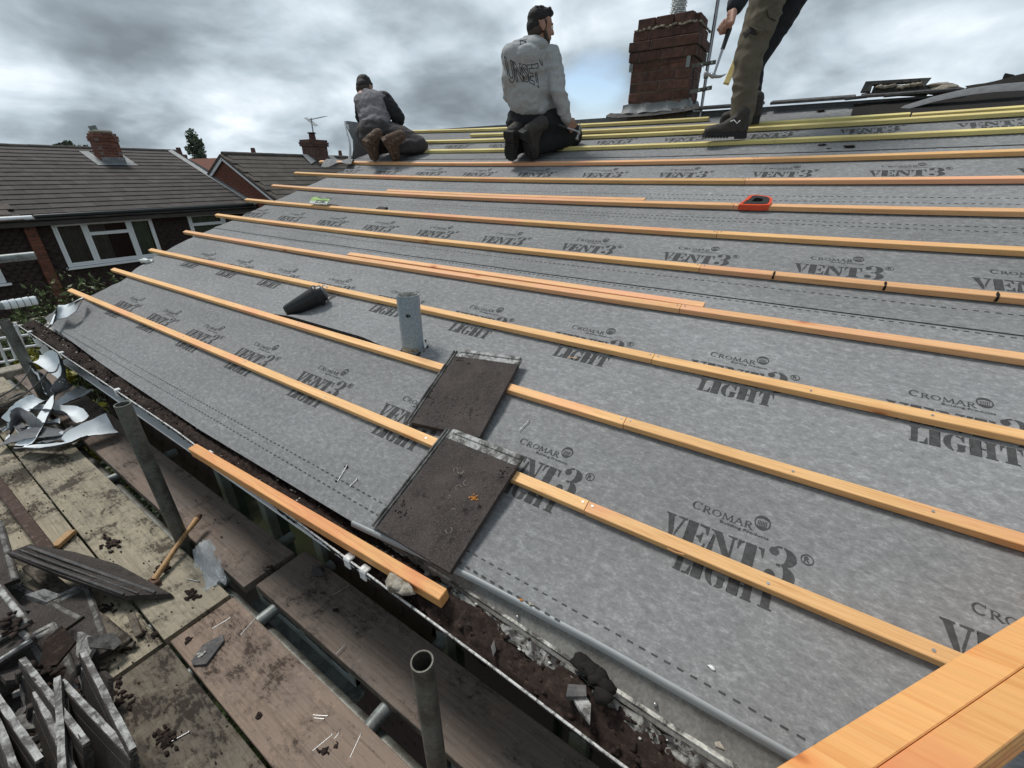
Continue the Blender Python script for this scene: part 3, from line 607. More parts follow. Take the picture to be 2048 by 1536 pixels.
sheet_obj('torn_underlay', rows, [M['moss_black'], M['moss_black']], .012, 'torn black sheet of old underlay sticking up at the far right of the ridge', 'underlay')
sheet_obj('torn_underlay', [[vx(2000+80*t, 172+2*t, 3.72) for t in lin(0, 1, 6)], [vx(2010+80*t, 146+26*t*(1-t)+5*sin(t*17), 3.75) for t in lin(0, 1, 6)]], [M['moss_black'], M['moss_black']], .012, 'second ragged black underlay piece behind at the right edge of the ridge', 'underlay')
# ------------------------------------------------------------------ battens
BW, BT = .036, .0235
def batten(u0, u1, v0, v1=None, mat='wood', n0=-.0245, w=BW, t=BT, label='', group=None, name='roofing_batten', nails=(), sagk=1):
    v1 = v0 if v1 is None else v1; c = .0016; rnd = random.Random(label)
    us = lin(u0, u1, max(3, int(abs(u1-u0)/.22))); rings = []
    bow = rnd.uniform(-.006, .006)
    for u in us:
        f = (u-u0)/(u1-u0); v = v0+(v1-v0)*f+bow*sin(pi*f)
        g = lambda dv, dn: RP(u, v+dv, n0+dn)
        rings.append([g(0, 0), g(0, t-c), g(-c, t), g(-w+c, t), g(-w, t-c), g(-w, 0)])
    k = 6; m = MB(); m.add([q for r in rings for q in r], [(i*k+j, i*k+(j+1) % k, (i+1)*k+(j+1) % k, (i+1)*k+j) for i in range(len(us)-1) for j in range(k)]+[tuple(range(k))[::-1], tuple((len(us)-1)*k+j for j in range(k))])
    o = m.obj(name, M[mat]); tag(o, label, 'batten', group)
    for (u, dv) in nails:
        f = (u-u0)/(u1-u0); c0 = RP(u, v0+(v1-v0)*f-dv, n0+t+.0006)
        MB().tube([c0-NR*.003, c0+NR*.0009], .0036, 8).obj('nail_head', M['nail'], o)
    return o
OG = 'orange battens nailed across the membrane'; YG = 'yellow-green battens near the ridge'
ordn = ['lowest', 'second', 'third', 'fourth', 'fifth', 'sixth', 'seventh', 'eighth', 'ninth']
lends = [5.12, 5.095, 5.103, 5.095, 5.088, 5.072, 5.076, 5.125, 5.09]; jn = [.374, .394, .416, .419, .431, .441, .438, .452, .47]
desc = ['running under the lower loose tile', 'passing under the upper loose tile', 'running behind the grey vent pipe', 'with a spare batten lying against it', 'with printed names just above it', 'crossed by the green and white pouch', 'with a short spare batten beside it', 'below the printed row near the men', 'under the boots of the kneeling men']
desr = ['ending at the bundle in the foreground', 'with a dashed line above it', 'cutting through the printed lettering', 'starting at the end of the spare batten', 'with three dark charred knots', 'with a dark gap at its joint', 'right below the orange handsaw', 'plain, second below the yellow ones', 'directly below the first yellow batten']
for i in range(9):
    v = i*.345
    nl = [(u, .012+.01*((k*7) % 3)/2) for k, u in enumerate((jn[i]+.015, 1.02, 1.62, 2.3, 3.0)[:5 if i < 2 else 1])]
    nr = [(u, .012+.01*((k*5) % 3)/2) for k, u in enumerate((jn[i]-.016, -.10, -.40, -.75)[:4 if i < 3 else 1])]
    batten(lends[i], jn[i]+.0012, v, mat='wood' if i not in (3, 6, 8) else 'wood_pink', label='%s orange batten from the gutter, long left piece %s' % (ordn[i], desc[i]), group=OG, nails=nl)
    batten(jn[i]-.0012, -2.6, v+(.0016 if i % 2 else -.0012), mat='wood' if i in (0, 1, 2, 5, 8) else 'wood_pink', label='%s orange batten, right piece %s' % (ordn[i], desr[i]), group=OG, nails=nr)
batten(2.682, .334, 1.035+.042, 1.035+.040, mat='wood_pink', label='spare pinkish batten laid loose against the upper side of the fourth nailed batten')
batten(3.314, .963, 2.07+.040, 2.07+.039, mat='wood_pink', label='spare pale orange batten laid loose beside the seventh nailed batten')
batten(4.12, .838, 3.105, mat='wood_yellow', label='lowest yellow batten, left piece from the leftmost man to the black boot', group=YG)
batten(.836, .412, 3.105, mat='wood_yellow', label='short piece of the lowest yellow batten directly under the black boot', group=YG)
batten(.410, -2.6, 3.105, mat='wood_yellow', label='lowest yellow batten, right piece running out of frame past the boot', group=YG)
batten(4.25, -2.6, 3.398, 3.375, mat='wood_yellow', label='second yellow batten up, running the full width behind both kneeling men', group=YG)
batten(3.43, .72, 3.575, 3.505, mat='wood_yellow', label='slanting yellow batten from between the kneeling men to behind the standing man', group=YG)
batten(.70, -.30, 3.494, 3.482, mat='wood_yellow', label='upper yellow batten right of the standing leg ending with a chipped corner', group=YG)
batten(-.31, -2.6, 3.462, mat='wood_yellow', label='upper yellow batten at the far right edge below the black underlay', group=YG)
batten(4.5, 1.0, 3.775, 3.705, mat='wood_yellow', label='topmost yellow batten right under the chimney base', group=YG)
# charred knots
for px, py in ((1548, 551), (1771, 576), (1997, 601)):
    u, v = rf(px, py-4, 0); c0 = RP(u, 4*.345-.022, .0003)
    m = MB(); rr = random.Random(px)
    P = [c0+Vector((0, 1, 0))*(rr.uniform(.0035, .006)*cos(a))+SR*(.017*sin(a))+NR*.0008 for a in lin(0, 5.8, 11)]
    m.add(P+[q-NR*.004 for q in P], [list(range(11))]+[(i, (i+1) % 11, 11+(i+1) % 11, 11+i) for i in range(11)])
    m.add([q+Vector((0, .0, 0)) for q in [RP(u-.004, 4*.345-BW-.0008, -.003), RP(u+.004, 4*.345-BW-.0008, -.003), RP(u+.005, 4*.345-BW-.0008, -.021), RP(u-.004, 4*.345-BW-.0008, -.021)]], [(0, 1, 2, 3)])
    tgt = [q for q in bpy.data.objects if q.get('label', '').startswith('fifth') and 'right piece' in q['label']][0]
    m.obj('knot', M['moss_black'], tgt)
# heavier batten lying loose in the gutter
a0, a1 = hz(384, 893, -.165), hz(886, 1190, -.170)
ax = (a1-a0).normalized(); fr = frame(ax, (-.16, 0, 1)); L_ = (a1-a0).length
m = MB(); m.box((a0+a1)/2+Vector((.004, 0, -.019)), (L_, .036, .044), fr, ch=.002); o = m.obj('loose_batten', wood_new('wood_loose', (.80, .42, .16), (.52, .20, .065), (.66, .15, .07), .48)); tag(o, 'thick orange-red batten lying loose in the mossy gutter, its cut end showing', 'batten')
# bundle of battens close to the camera, bottom right
A0, A1 = hz(1548, 1536, .17), hz(2048, 1230, .17); ax = (A1-A0); ax.z = 0; ax.normalize(); side = Vector((0, 0, 1)).cross(ax); side = -side if (CAM-A0).dot(side) < 0 else side
fr = frame(ax, (0, 0, 1)); gb = 'bundle of battens close to the camera'; k = 0
bl = ['topmost far batten of the foreground bundle, orange with a red streak along its edge', 'topmost near batten of the foreground bundle, plain yellow-orange', 'far batten in the second layer of the foreground bundle', 'near batten in the second layer of the foreground bundle', 'far batten in the third layer of the foreground bundle', 'near batten in the third layer of the foreground bundle', 'far batten at the bottom of the foreground bundle', 'near batten at the bottom of the foreground bundle']
for lay in range(4):
    for col in range(2):
        c = A0+ax*(.75-.02*((lay*3+col*5) % 4))+side*(.0245+.0485*col+(.002*lay if lay else 0))+Vector((0, 0, -.013-.0262*lay))
        m = MB(); m.box(c, (2.6, .0475, .0255), fr, ch=.0018); o = m.obj('bundled_batten', M['wood_near']); tag(o, bl[k], 'batten', gb); k += 1
for s in (.12, 1.0):                              # packers that carry the bundle
    c = A0+ax*s+side*.045; h = .062-(c.x*math.tan(TH)-.02)
    m = MB(); m.box(Vector((c.x, c.y, .062-h/2)), (.05, .11, max(.03, h)), fr, ch=.002); o = m.obj('timber_packer', M['wood_near']); tag(o, 'timber packer under the %s of the foreground batten bundle' % ('left end' if s < .5 else 'right end'), 'packer')
# ------------------------------------------------------------------ loose concrete tiles
def tile(name, c, ex, ey, label, cat='roof tile', group=None, mat='tile', marks=False, w=.335, l=.418):
    ex = Vector(ex).normalized(); ey = Vector(ey); ey = (ey-ex*ey.dot(ex)).normalized(); ez = ex.cross(ey)
    R = Matrix((ex, ey, ez)).transposed(); t = thing(name, label, cat, group)
    P = lambda x, y, z: Vector(c)+R @ Vector((x, y, z))
    m = MB(); nx, ny = 14, 18
    bx = lin(-w/2+.032, w/2, nx); by = lin(-l/2, l/2-.045, ny); th = .019
    jit = lambda x, y, s: noise.noise(Vector((x*90, y*90, s+hash(label) % 97)))*.0016
    A = [(x+(jit(0, y, 3) if x == bx[-1] else 0), y+(jit(x, 0, 4) if y == by[0] else 0), .5*th+jit(x*.6, y*.6, 1)*.6) for y in by for x in bx]
    F = [(j*nx+i, j*nx+i+1, (j+1)*nx+i+1, (j+1)*nx+i) for j in range(ny-1) for i in range(nx-1)]
    Bt = [(x, y, -.5*th) for x, y, z in A]; n_ = len(A)
    rim = [i for i in range(nx)]+[j*nx+nx-1 for j in range(1, ny)]+[(ny-1)*nx+i for i in range(nx-2, -1, -1)]+[j*nx for j in range(ny-2, 0, -1)]
    mid = [(A[i][0]+(.0025 if A[i][0] == bx[-1] else 0), A[i][1]-(.0025 if A[i][1] == by[0] else 0), .5*th-.003) for i in rim]
    V = [P(*q) for q in A+Bt+mid]; F2 = list(F)+[tuple(n_+i for i in f[::-1]) for f in F]
    for a in range(len(rim)):
        b = (a+1) % len(rim); F2.append((rim[b], rim[a], 2*n_+a, 2*n_+b)); F2.append((2*n_+b, 2*n_+a, n_+rim[a], n_+rim[b]))
    m.add(V, F2, smooth=False); m.obj('slab', M[mat], t)
    m = MB()                                      # pale head strip with its nib
    m.box(P(.014, l/2-.0225, -.0015), (w-.030, .046, th-.001), R, ch=.003); m.box(P(.02, l/2-.010, .0095), (w-.05, .018, .006), R, ch=.002)
    m.obj('head_strip', M['tile_edge'], t)
    m = MB()
    m.box(P(-w/2+.015, -.002, -.005), (.034, l-.006, .008), R, ch=.0015); m.box(P(-w/2+.005, -.002, .0015), (.007, l-.008, .009), R, ch=.002); m.box(P(-w/2+.018, -.002, .001), (.006, l-.008, .009), R, ch=.002)
    m.obj('side_lock', M['tile_plain'] if not marks else M['lock'], t)
    for s in (-.11, .11): MB().box(P(s, l/2-.02, -.013), (.04, .02, .012), R, ch=.003).obj('nib', M['tile_plain'], t)
    return t, P
M['lock'] = weathered('lock', (.20, .195, .185), (.07, .066, .062), .5, .85, 22, .002)
def RQ(u, v, n): return RP(u, v, n)
c = (RQ(.969, .042, .014)+RQ(.624, .048, .014)+RQ(.612, -.365, -.012)+RQ(.976, -.365, -.012))/4
t, P = tile('loose_tile', c, RQ(.618, -.1, 0)-RQ(.972, -.1, 0), RQ(.79, .045, .014)-RQ(.79, -.365, -.012), 'lower dark concrete tile with an orange lichen spot, straddling the lowest batten', marks=True)
m = MB(); rr = random.Random(5)
for i in range(16): m.blob(P(.098+rr.gauss(0, .010), .012+rr.gauss(0, .004), .0098), (rr.uniform(.003, .006), rr.uniform(.002, .004), .0012), 1, .4, 2, i)
o = m.obj('lichen_spot', M['orange_lichen'], t); o['kind'] = 'stuff'
m = MB()
for cx, cy, r_ in ((.0, .075, .011), (.045, .045, .010), (.03, .02, .009), (-.02, .07, .007), (.09, -.11, .010), (.02, -.02, .005), (.06, -.05, .004)):
    a0 = rr.uniform(0, 6)
    m.tube([P(cx+r_*cos(a0+a), cy+r_*sin(a0+a), .0102) for a in lin(0, 4.4, 9)], [.0004+.0011*rr.random() for _ in range(9)], 5)
o = m.obj('lichen_ring', M['mortar'], t); o['kind'] = 'stuff'
m = MB()
for i in range(26):
    cx, cy = (.14, .13) if i % 2 else (-.09, -.12); m.blob(P(cx+rr.gauss(0, .012), cy+rr.gauss(0, .012), .0095), (rr.uniform(.002, .005), rr.uniform(.002, .005), .0018), 1, .5, 2, i)
o = m.obj('moss_spot', M['moss_black'], t); o['kind'] = 'stuff'
a, b, c_, d = (1.235, .43), (.911, .479), (.820, .070), (1.146, .010)
c = (RQ(*a, .012)+RQ(*b, .012)+RQ(*c_, -.010)+RQ(*d, -.010))/4
t, P = tile('loose_tile', c, RQ(*b, 0)-RQ(*a, 0), (RQ(*a, .012)+RQ(*b, .012))/2-(RQ(*c_, -.010)+RQ(*d, -.010))/2, 'upper dark pitted concrete tile lying askew over the second batten', marks=True)
m = MB()
for i in range(60):
    cx, cy = (-.10, .15) if i % 4 == 0 else (rr.uniform(-.12, .14), -.17+.11*rr.random()); m.blob(P(cx+rr.gauss(0, .012), cy+rr.gauss(0, .014), .0093), (rr.uniform(.002, .005), rr.uniform(.002, .0045), .0012), 1, .5, 2, i)
o = m.obj('moss_spot', M['moss_black'], t); o['kind'] = 'stuff'
# ------------------------------------------------------------------ soil pipe
pu, pv = 1.475, .402
base = RP(pu, pv, FN); t = thing('vent_pipe', 'grey plastic vent pipe standing up through the membrane with a hole in its side', 'vent pipe')
R_ = .0515; zb, zt = base.z-.03, base.z+.262; m = MB(); seg = 36; hole = (vx(819, 625, base.x-R_))
rings = []
zs = lin(zb, zt, 22)
m.add([Vector((base.x+R_*cos(2*pi*k/seg), base.y+R_*sin(2*pi*k/seg), z)) for z in zs for k in range(seg)], [(i*seg+k, i*seg+(k+1) % seg, (i+1)*seg+(k+1) % seg, (i+1)*seg+k) for i in range(21) for k in range(seg)], 0, True)
m.add([Vector((base.x+(R_-.0035)*cos(2*pi*k/seg), base.y+(R_-.0035)*sin(2*pi*k/seg), z)) for z in (zt, zb) for k in range(seg)], [(k, (k+1) % seg, seg+(k+1) % seg, seg+k) for k in range(seg)], 1, True)
m.add([Vector((base.x+r*cos(2*pi*k/seg), base.y+r*sin(2*pi*k/seg), zt)) for r in (R_, R_-.0035) for k in range(seg)], [(k, (k+1) % seg, seg+(k+1) % seg, seg+k) for k in range(seg)])
m.obj('pipe', [M['pvc_grey'], M['pvc_inside']], t, fix=False)
m = MB()
for k in range(9):
    a = k*.7; m.box((base.x+(R_-.006)*cos(a), base.y+(R_-.006)*sin(a), zt-.06), (.004, .012, .11), rotm('Z', a))
m.obj('inner_scale', M['white_crust'], t)
d = (CAM-base); an = math.atan2(d.y, d.x)-.12
m = MB(); hp = [Vector((base.x+(R_+.0006)*cos(an+.17*cos(q)*1.3), base.y+(R_+.0006)*sin(an+.17*cos(q)*1.3), zt-.086+.0085*sin(q)*(1 if cos(q) < .3 else .5))) for q in lin(0, 5.9, 12)]; m.add(hp, [list(range(12))]); m.obj('drilled_hole', M['moss_black'], t, fix=False)
m = MB(); A, F = grid(lambda a, z: Vector((base.x+(R_+.0012+.0008*noise.noise(Vector((a*9, z*90, 0))))*cos(a), base.y+(R_+.0012)*sin(a), z)), lin(an-1.1, an+.6, 14), lin(zb+.03, zb+.052, 4)); m.add(A, F); 
for i in range(16): m.blob((base.x+R_*cos(an+rr.uniform(-1, .7)), base.y+R_*sin(an+rr.uniform(-1, .7)), base.z-.005+rr.uniform(0, .02)), (.004, .005, .005), 1, .4, 2, i)
m.obj('mortar_smear', M['mortar'], t, fix=False)
rows = [[base+Vector((.02+.012*s, -.052-.006*s, .0+.055*q*(1-.6*s))) for q in lin(0, 1, 4)] for s in lin(0, 1, 4)]
o = sheet_obj('membrane_tab', rows, [M['felt_white'], M['felt_white']], .002, 'small white torn tab of membrane standing against the foot of the vent pipe', 'membrane tab')
m = MB()
for i in range(30):
    a = rr.uniform(0, 6.28); r = rr.uniform(.05, .075); q = FP(pu+r*sin(a), pv+r*cos(a), .002); m.blob(q, (rr.uniform(.003, .008),)*2+(.003,), 1, .5, 2, i)
o = m.obj('mortar_dust', M['moss'], fix=False); tag(o, 'ring of dark dust and mortar crumbs round the foot of the vent pipe', 'debris', kind='stuff')
# ------------------------------------------------------------------ black tapered terminal
p0 = RP(2.475, .382, .008); p1 = RP(2.355, .575, .032)
t = thing('vent_terminal', 'black tapered plastic vent terminal with a flanged collar lying on the membrane', 'vent terminal')
ax = (p1-p0).normalized(); m = MB(); L1 = .195
m.tube([p0-ax*.0, p0+ax*.012, p0+ax*L1*.5, p0+ax*L1], [.032, .036, .046, .055], 28); m.obj('cone', M['black'], t)
m = MB(); m.tube([p0+ax*(L1-.004), p0+ax*(L1+.006), p0+ax*(L1+.012), p0+ax*(L1+.022)], [.059, .062, .062, .056], 28); m.tube([p0+ax*(L1+.022), p0+ax*(L1+.045)], [.050, .046], 28); m.obj('collar', M['black'], t)
m = MB(); m.tube([p0+ax*(L1+.045), p0+ax*(L1+.052), p0+ax*(L1+.056)], [.034, .034, .028], 24); m.obj('spout', M['felt_grey'], t)
m = MB(); m.tube([p0+ax*(L1+.0565)+Vector((0, .036*cos(a), .036*sin(a))) for a in lin(.2, 2.4, 9)], .0035, 6); m.obj('seal', M['white'], t)
# ------------------------------------------------------------------ foil pouch over the sixth batten
t = thing('sealant_pouch', 'green, black and white foil pouch draped over the sixth batten', 'pouch')
def pch(a, b, e=0): # a along u (0..1 left to right), b along slope
    return RP(3.95-.26*a+.02*b, 1.70+.13*b, .012+.030*sin(pi*(.08+.84*b))*(.9+.1*cos(6*a))+.004*noise.noise(Vector((a*5, b*5, 2)))+e)
m = MB(); A, F = grid(pch, lin(0, 1, 12), lin(0, 1, 12)); mi = []
m.add(A, F, 0, True); m.m = []
for j in range(11):
    for i in range(11): m.m.append(2 if j > 5 and i > 1 else (1 if j > 1 else 0))
A2, F2 = grid(lambda a, b: pch(a, b, -.018*sin(pi*b)*sin(pi*a)-.002), lin(0, 1, 12), lin(0, 1, 12)); m.add(A2, [f[::-1] for f in F2], 0, True); m.obj('pouch', [M['bagw'], M['bagg'], M['bagk']], t, fix=False)
def onp(poly, mt, nm='printed_band'):
    m = MB(); n_ = len(poly); m.add([pch(a, b, .0016) for a, b in poly], [list(range(n_))]); m.obj(nm, mt, t, fix=False)
for a in (.02, .10, .18): onp([(a, .98-.2*a), (a+.035, .98-.2*a), (a+.16, .12), (a+.11, .12)], M['bagw'])
onp([(.26, .66), (.48, .66), (.52, .90), (.30, .90)], M['bagw']); onp([(.68, .68), (.92, .70), (.92, .82), (.68, .82)], M['bagw'])
for i in range(6):
    a = .30+.105*i; onp([(a, .06), (a+.085, .06), (a+.075, .32), (a, .32)], M['bagk']); onp([(a+.03, .10), (a+.055, .10), (a+.05, .24), (a+.03, .24)], M['bagw'])
onp([(.93, .04), (.955, .04), (.955, .44), (.93, .44)], M['bagw'])
# dark block behind the sixth batten
q = RP(3.05, 1.755, -.010); m = MB(); m.box(q, (.05, .11, .020), frame(SR, NR), ch=.006); o = m.obj('rubber_block', M['rubber']); tag(o, 'small dark rubber block peeking out behind the sixth batten', 'block')
# ------------------------------------------------------------------ handsaw
t = thing('handsaw', 'handsaw with an orange and black closed handle resting behind the seventh batten', 'handsaw')
def sw(px, py, e): u, v = rf(px, py, e-0.0); return RP(u, v, e)
outl = [(1478, 404), (1484, 399), (1492, 393), (1500, 385.5), (1512, 384), (1530, 386), (1540, 388), (1546, 392), (1545, 399), (1540, 404.5), (1525, 405.5), (1505, 405)]
inn = [(1501, 400), (1505, 394), (1513, 389), (1530, 391), (1534, 394), (1530, 398), (1519, 400), (1508, 402)]
def prismp(m, pts, e0, e1, mi=0):
    lo = [sw(x, y, .012)+NR*(e0-.012) for x, y in pts]; hi = [q+NR*(e1-e0) for q in lo]; n_ = len(pts); m.add(lo+hi, [list(range(n_))[::-1], list(range(n_, 2*n_))]+[(i, (i+1) % n_, n_+(i+1) % n_, n_+i) for i in range(n_)], mi)
m = MB(); O = [sw(x, y, .012) for x, y in outl]; I = []
cen = sw(1517, 395, .012)
n_ = 12; I = [cen+(q-cen)*.62 for q in O]
for e0, e1 in ((-.022, .006),):
    A = [q+NR*e for q in O for e in ()] 
lo = [q+NR*(-.034) for q in O]; hi = [q+NR*(-.004) for q in O]; li = [q+NR*(-.034) for q in I]; hi2 = [q+NR*(-.004) for q in I]
m.add(lo+hi+li+hi2, [(i, (i+1) % n_, n_+(i+1) % n_, n_+i) for i in range(n_)]+[(n_+i, n_+(i+1) % n_, 3*n_+(i+1) % n_, 3*n_+i) for i in range(n_)]+[(3*n_+i, 3*n_+(i+1) % n_, 2*n_+(i+1) % n_, 2*n_+i) for i in range(n_)]); m.obj('handle', M['saw'], t)
m = MB(); I2 = [cen+(q-cen)*.80 for q in O]; I3 = [cen+(q-cen)*.36 for q in O]
m.add([q+NR*(-.002) for q in I2]+[q+NR*(-.002) for q in I3]+[q+NR*(-.03) for q in I3], [(i, (i+1) % n_, n_+(i+1) % n_, n_+i) for i in range(n_)]+[(n_+i, n_+(i+1) % n_, 2*n_+(i+1) % n_, 2*n_+i) for i in range(n_)]); m.obj('grip', M['rubber'], t)
m = MB(); m.prism([sw(1494, 396, .012)-NR*.001, sw(1503, 389, .012)-NR*.001, sw(1505, 389.5, .012)-NR*.001, sw(1496, 397, .012)-NR*.001], NR*0, NR*.002); m.obj('stripe', M['saw'], t)
m = MB(); b0 = RP(.40, 2.095, -.018); m.prism([b0, b0+SR*.10, b0+SR*.05+Vector((0, .42, 0)), b0+SR*.012+Vector((0, .42, 0))], NR*0, NR*.001); 
# ------------------------------------------------------------------ loose nails on the membrane
def nail(a, b, r=.0016, label='', name='nail', on=''):
    a, b = Vector(a), Vector(b); d = (b-a).normalized(); m = MB(); m.tube([a, b], r, 6); m.tube([b, b+d*.0012], r*2.4, 8); o = m.obj(name, M['nail']); tag(o, label, 'nail', 'loose nails'); return o
def onfelt(px, py): u, v = rf(px, py, FN); return FP(u, v, .0035)
nail(onfelt(676, 963), onfelt(694, 932), label='longer of the two loose nails on the membrane left of the lower tile'); nail(onfelt(700, 974), onfelt(714, 959), label='shorter loose nail on the membrane next to the lower tile'); nail(onfelt(1038, 862), onfelt(1058, 841), label='loose nail on the membrane to the right of the upper tile')
for (px, py, s, mt, lb) in ((692, 933, .006, 'moss_black', 'black crumb beside the loose nails on the membrane'), (672, 962, .004, 'moss_black', 'tiny black crumb at the tip of the longer nail'), (1062, 1208, .005, 'mortar', 'pale woody crumb near the membrane edge'), (1043, 1200, .004, 'orange_lichen', 'small brown crumb next to the pale woody one'), (1423, 1334, .006, 'white', 'small white plastic chip on the membrane at lower right'),
    (1645, 288, .016, 'moss', 'dark moss crumb by the lowest yellow batten, left of the bigger one'), (1700, 292, .022, 'moss', 'biggest dark moss clump on the membrane right of the boot'), (1658, 294, .008, 'moss', 'smallest of three moss crumbs right of the boot'), (1642, 220, .02, 'moss', 'dark torn spot on the membrane close to the ridge')):
    m = MB(); u, v = rf(px, py, FN); m.blob(FP(u, v, s*.25), (s*.8, s*1.4, s*.35), 2, .7, 2.2, px); o = m.obj('crumb', M[mt]); tag(o, lb, 'debris')
for px, py, l in ((1178, 715, .02), (1455, 700, .0),): pass
# thin shavings of wood
m = MB(); m.tube([onfelt(1135, 714), onfelt(1146, 715), onfelt(1155, 716)], .0016, 5); o = m.obj('wood_shaving', M['wood']); tag(o, 'thin pale wood shaving lying under the printed lettering', 'shaving')
m = MB(); a = RP(*rf(1350, 1105, 0), .002); m.tube([a+Vector((0, .02, .002)), a, a+Vector((.002, -.022, .003))], .0014, 5); o = m.obj('wood_shaving', M['wood']); tag(o, 'curl of wood splinter on the lowest batten at right', 'shaving')
# ------------------------------------------------------------------ scaffold
BZ = -.67
def board(x0, x1, y0, y1, mat, label, dz=0.0, sk=0.0):
    m = MB(); rr = random.Random(label); n = 26; t = .038; rings = []; ys = lin(y0, y1, n)
    for i, y in enumerate(ys):
        f = i/(n-1); e = .0022; wv = lambda s: .0016*noise.noise(Vector((y*3, s, x0*9)))+.0008*noise.noise(Vector((y*21, s, x0)))
        xa, xb = x0+wv(1)+sk*f, x1+wv(5)+sk*f; z = BZ+dz+.003*sin(y*1.3+x0*7)
        if i in (0, n-1): z -= .0; 
        rings.append([Vector((xa, y, z-t)), Vector((xb, y, z-t)), Vector((xb, y, z-e)), Vector((xb-e, y, z)), Vector((xa+e, y, z)), Vector((xa, y, z-e))])
    k = 6; m.add([q for r in rings for q in r], [(i*k+j, i*k+(j+1) % k, (i+1)*k+(j+1) % k, (i+1)*k+j) for i in range(n-1) for j in range(k)]+[tuple(range(k))[::-1], tuple((n-1)*k+j for j in range(k))])
    o = m.obj('scaffold_board', M[mat]); return tag(o, label, 'scaffold board', 'scaffold boards along the eaves')
board(-.540, -.318, 1.625, 5.35, 'board_brown', 'brownish scaffold board nearest the house, far half beyond the joint')
board(-.505, -.282, -2.2, 1.595, 'board_brown', 'grey-brown grained scaffold board nearest the house, near half below the gutter', -.004)
board(-.822, -.592, 1.632, 5.4, 'board_yellow', 'pale yellow scaffold board with black moss smears, under the axe handle')
board(-.812, -.590, -2.1, 1.605, 'board_pink', 'pinkish scaffold board with loose nails lying on it', .002)
board(-1.055, -.830, 1.625, 5.5, 'board_yellow', 'yellowish board left of the smeared one, running under the membrane scraps', -.003)
board(-1.045, -.822, -2.2, 1.600, 'board_dark', 'greenish brown board between the pinkish board and the tile heap')
board(-1.285, -1.063, 1.45, 5.3, 'board_dark', 'dark debris-covered board at the left, far half')
board(-1.275, -1.053, -2.2, 1.43, 'board_dark', 'dark board under the heap of tiles at the left', -.003)
board(-1.515, -1.293, -1.8, 5.4, 'board_dark', 'outermost dark scaffold board at the left edge')
gt = 'scaffold tubes under the boards'
def stube(a, b, label, r=.0245, mat='galv', name='scaffold_tube', group=gt, hol=.86):
    m = MB(); a, b = Vector(a), Vector(b); n = 10; m.tube([a.lerp(b, i/(n-1)) for i in range(n)], r, 22, hollow=hol); o = m.obj(name, M[mat], fix=False); return tag(o, label, 'scaffold tube', group)
for y, lb, mt in ((4.60, 'farthest cross tube under the boards, by the curled membrane scraps', 'galv'), (3.70, 'cross tube under the boards below the second gutter bracket', 'galv'), (3.08, 'cross tube showing between the boards left of the tall post', 'galv_light'), (1.79, 'grey-blue cross tube just beyond the board joint', 'galv_light'), (1.475, 'pale cross tube under the boards just before the joint', 'galv_light'), (.815, 'scuffed pale cross tube in the gap left of the near post', 'galv_light')):
    stube((-1.62, y, BZ-.064), (-.235, y, BZ-.064), lb, mat=mt)
for x, lb in ((-1.57, 'outer ledger tube running lengthways under the boards'), (-.565, 'inner ledger tube running lengthways under the gap between boards')): stube((x, -2.4, BZ-.115), (x, 5.6, BZ-.115), lb)
gp = 'upright scaffold posts'
P1 = hz(367, 1085, BZ); P2 = hz(881, 1580, BZ); P3 = hz(95, 806, BZ)
def ztop(P, py):
    lo, hi = -.6, .6
    for _ in range(40):
        mid = (lo+hi)/2; q = Vector((P.x, P.y, mid))-CAM; y = 768-FPX*q.dot(up)/q.dot(fw)
        if y > py: lo = mid
        else: hi = mid
    return lo
for P, py, r, lb in ((P1, 808, .0275, 'tall leaning-looking scaffold post beside the wooden axe handle'), (P2, 1322, .0255, 'open-topped scaffold post nearest the camera at the bottom'), (P3, 640, .030, 'scaffold post rising out of the white membrane scraps at left')):
    o = stube((P.x, P.y, -3.4), (P.x, P.y, ztop(P, py)), lb, r, name='scaffold_post', group=gp)
    c = Vector((P.x, P.y, BZ-.10)); m = MB(); m.box(c, (.085, .06, .055), ch=.006); m.box(c+Vector((.03, .05, 0)), (.03, .05, .03), ch=.004); m.obj('coupler', M['rust'], o)
for (a, b, lb) in (((70, 511), (-160, 520), 'upper horizontal scaffold tube ending at the left edge before the brick pier'), ((74, 600), (-160, 622), 'lower horizontal scaffold tube with white tape on its end at the left edge')):
    d0 = 2.75; pa = dp(*a, d0); pb = pa+Vector((-1, 0, 0))*.9
    stube(pa, pb, lb, .024, 'galv_light', 'guard_rail', 'guard rails at the far end of the scaffold')
pa = dp(74, 600, 2.75); m = MB()
for i in range(5): m.tube([pa+Vector((-.005-.03*i, 0, .0)), pa+Vector((-.030-.03*i, 0, .0))], [.0275+.002*(i % 2), .0262], 14)
o = m.obj('tape_wrap', M['felt_white'], fix=False); tag(o, 'crumpled white tape wrapped round the end of the lower guard rail', 'tape')
for (a, b, lb) in (((0, 793), (62, 735), 'upper thin dark wire stretched from the left edge to the post'), ((0, 815), (95, 745), 'lower thin dark wire stretched from the left edge past the post'), ((95, 745), (118, 728), 'short dark wire end beyond the left post')):
    q0, q1 = dp(*a, 1.95), dp(*b, 2.5); m = MB(); m.tube([q0.lerp(q1, t)-Vector((0, 0, .02*sin(pi*t))) for t in lin(0, 1, 8)], .0035, 6); o = m.obj('wire', M['cable']); tag(o, lb, 'wire')
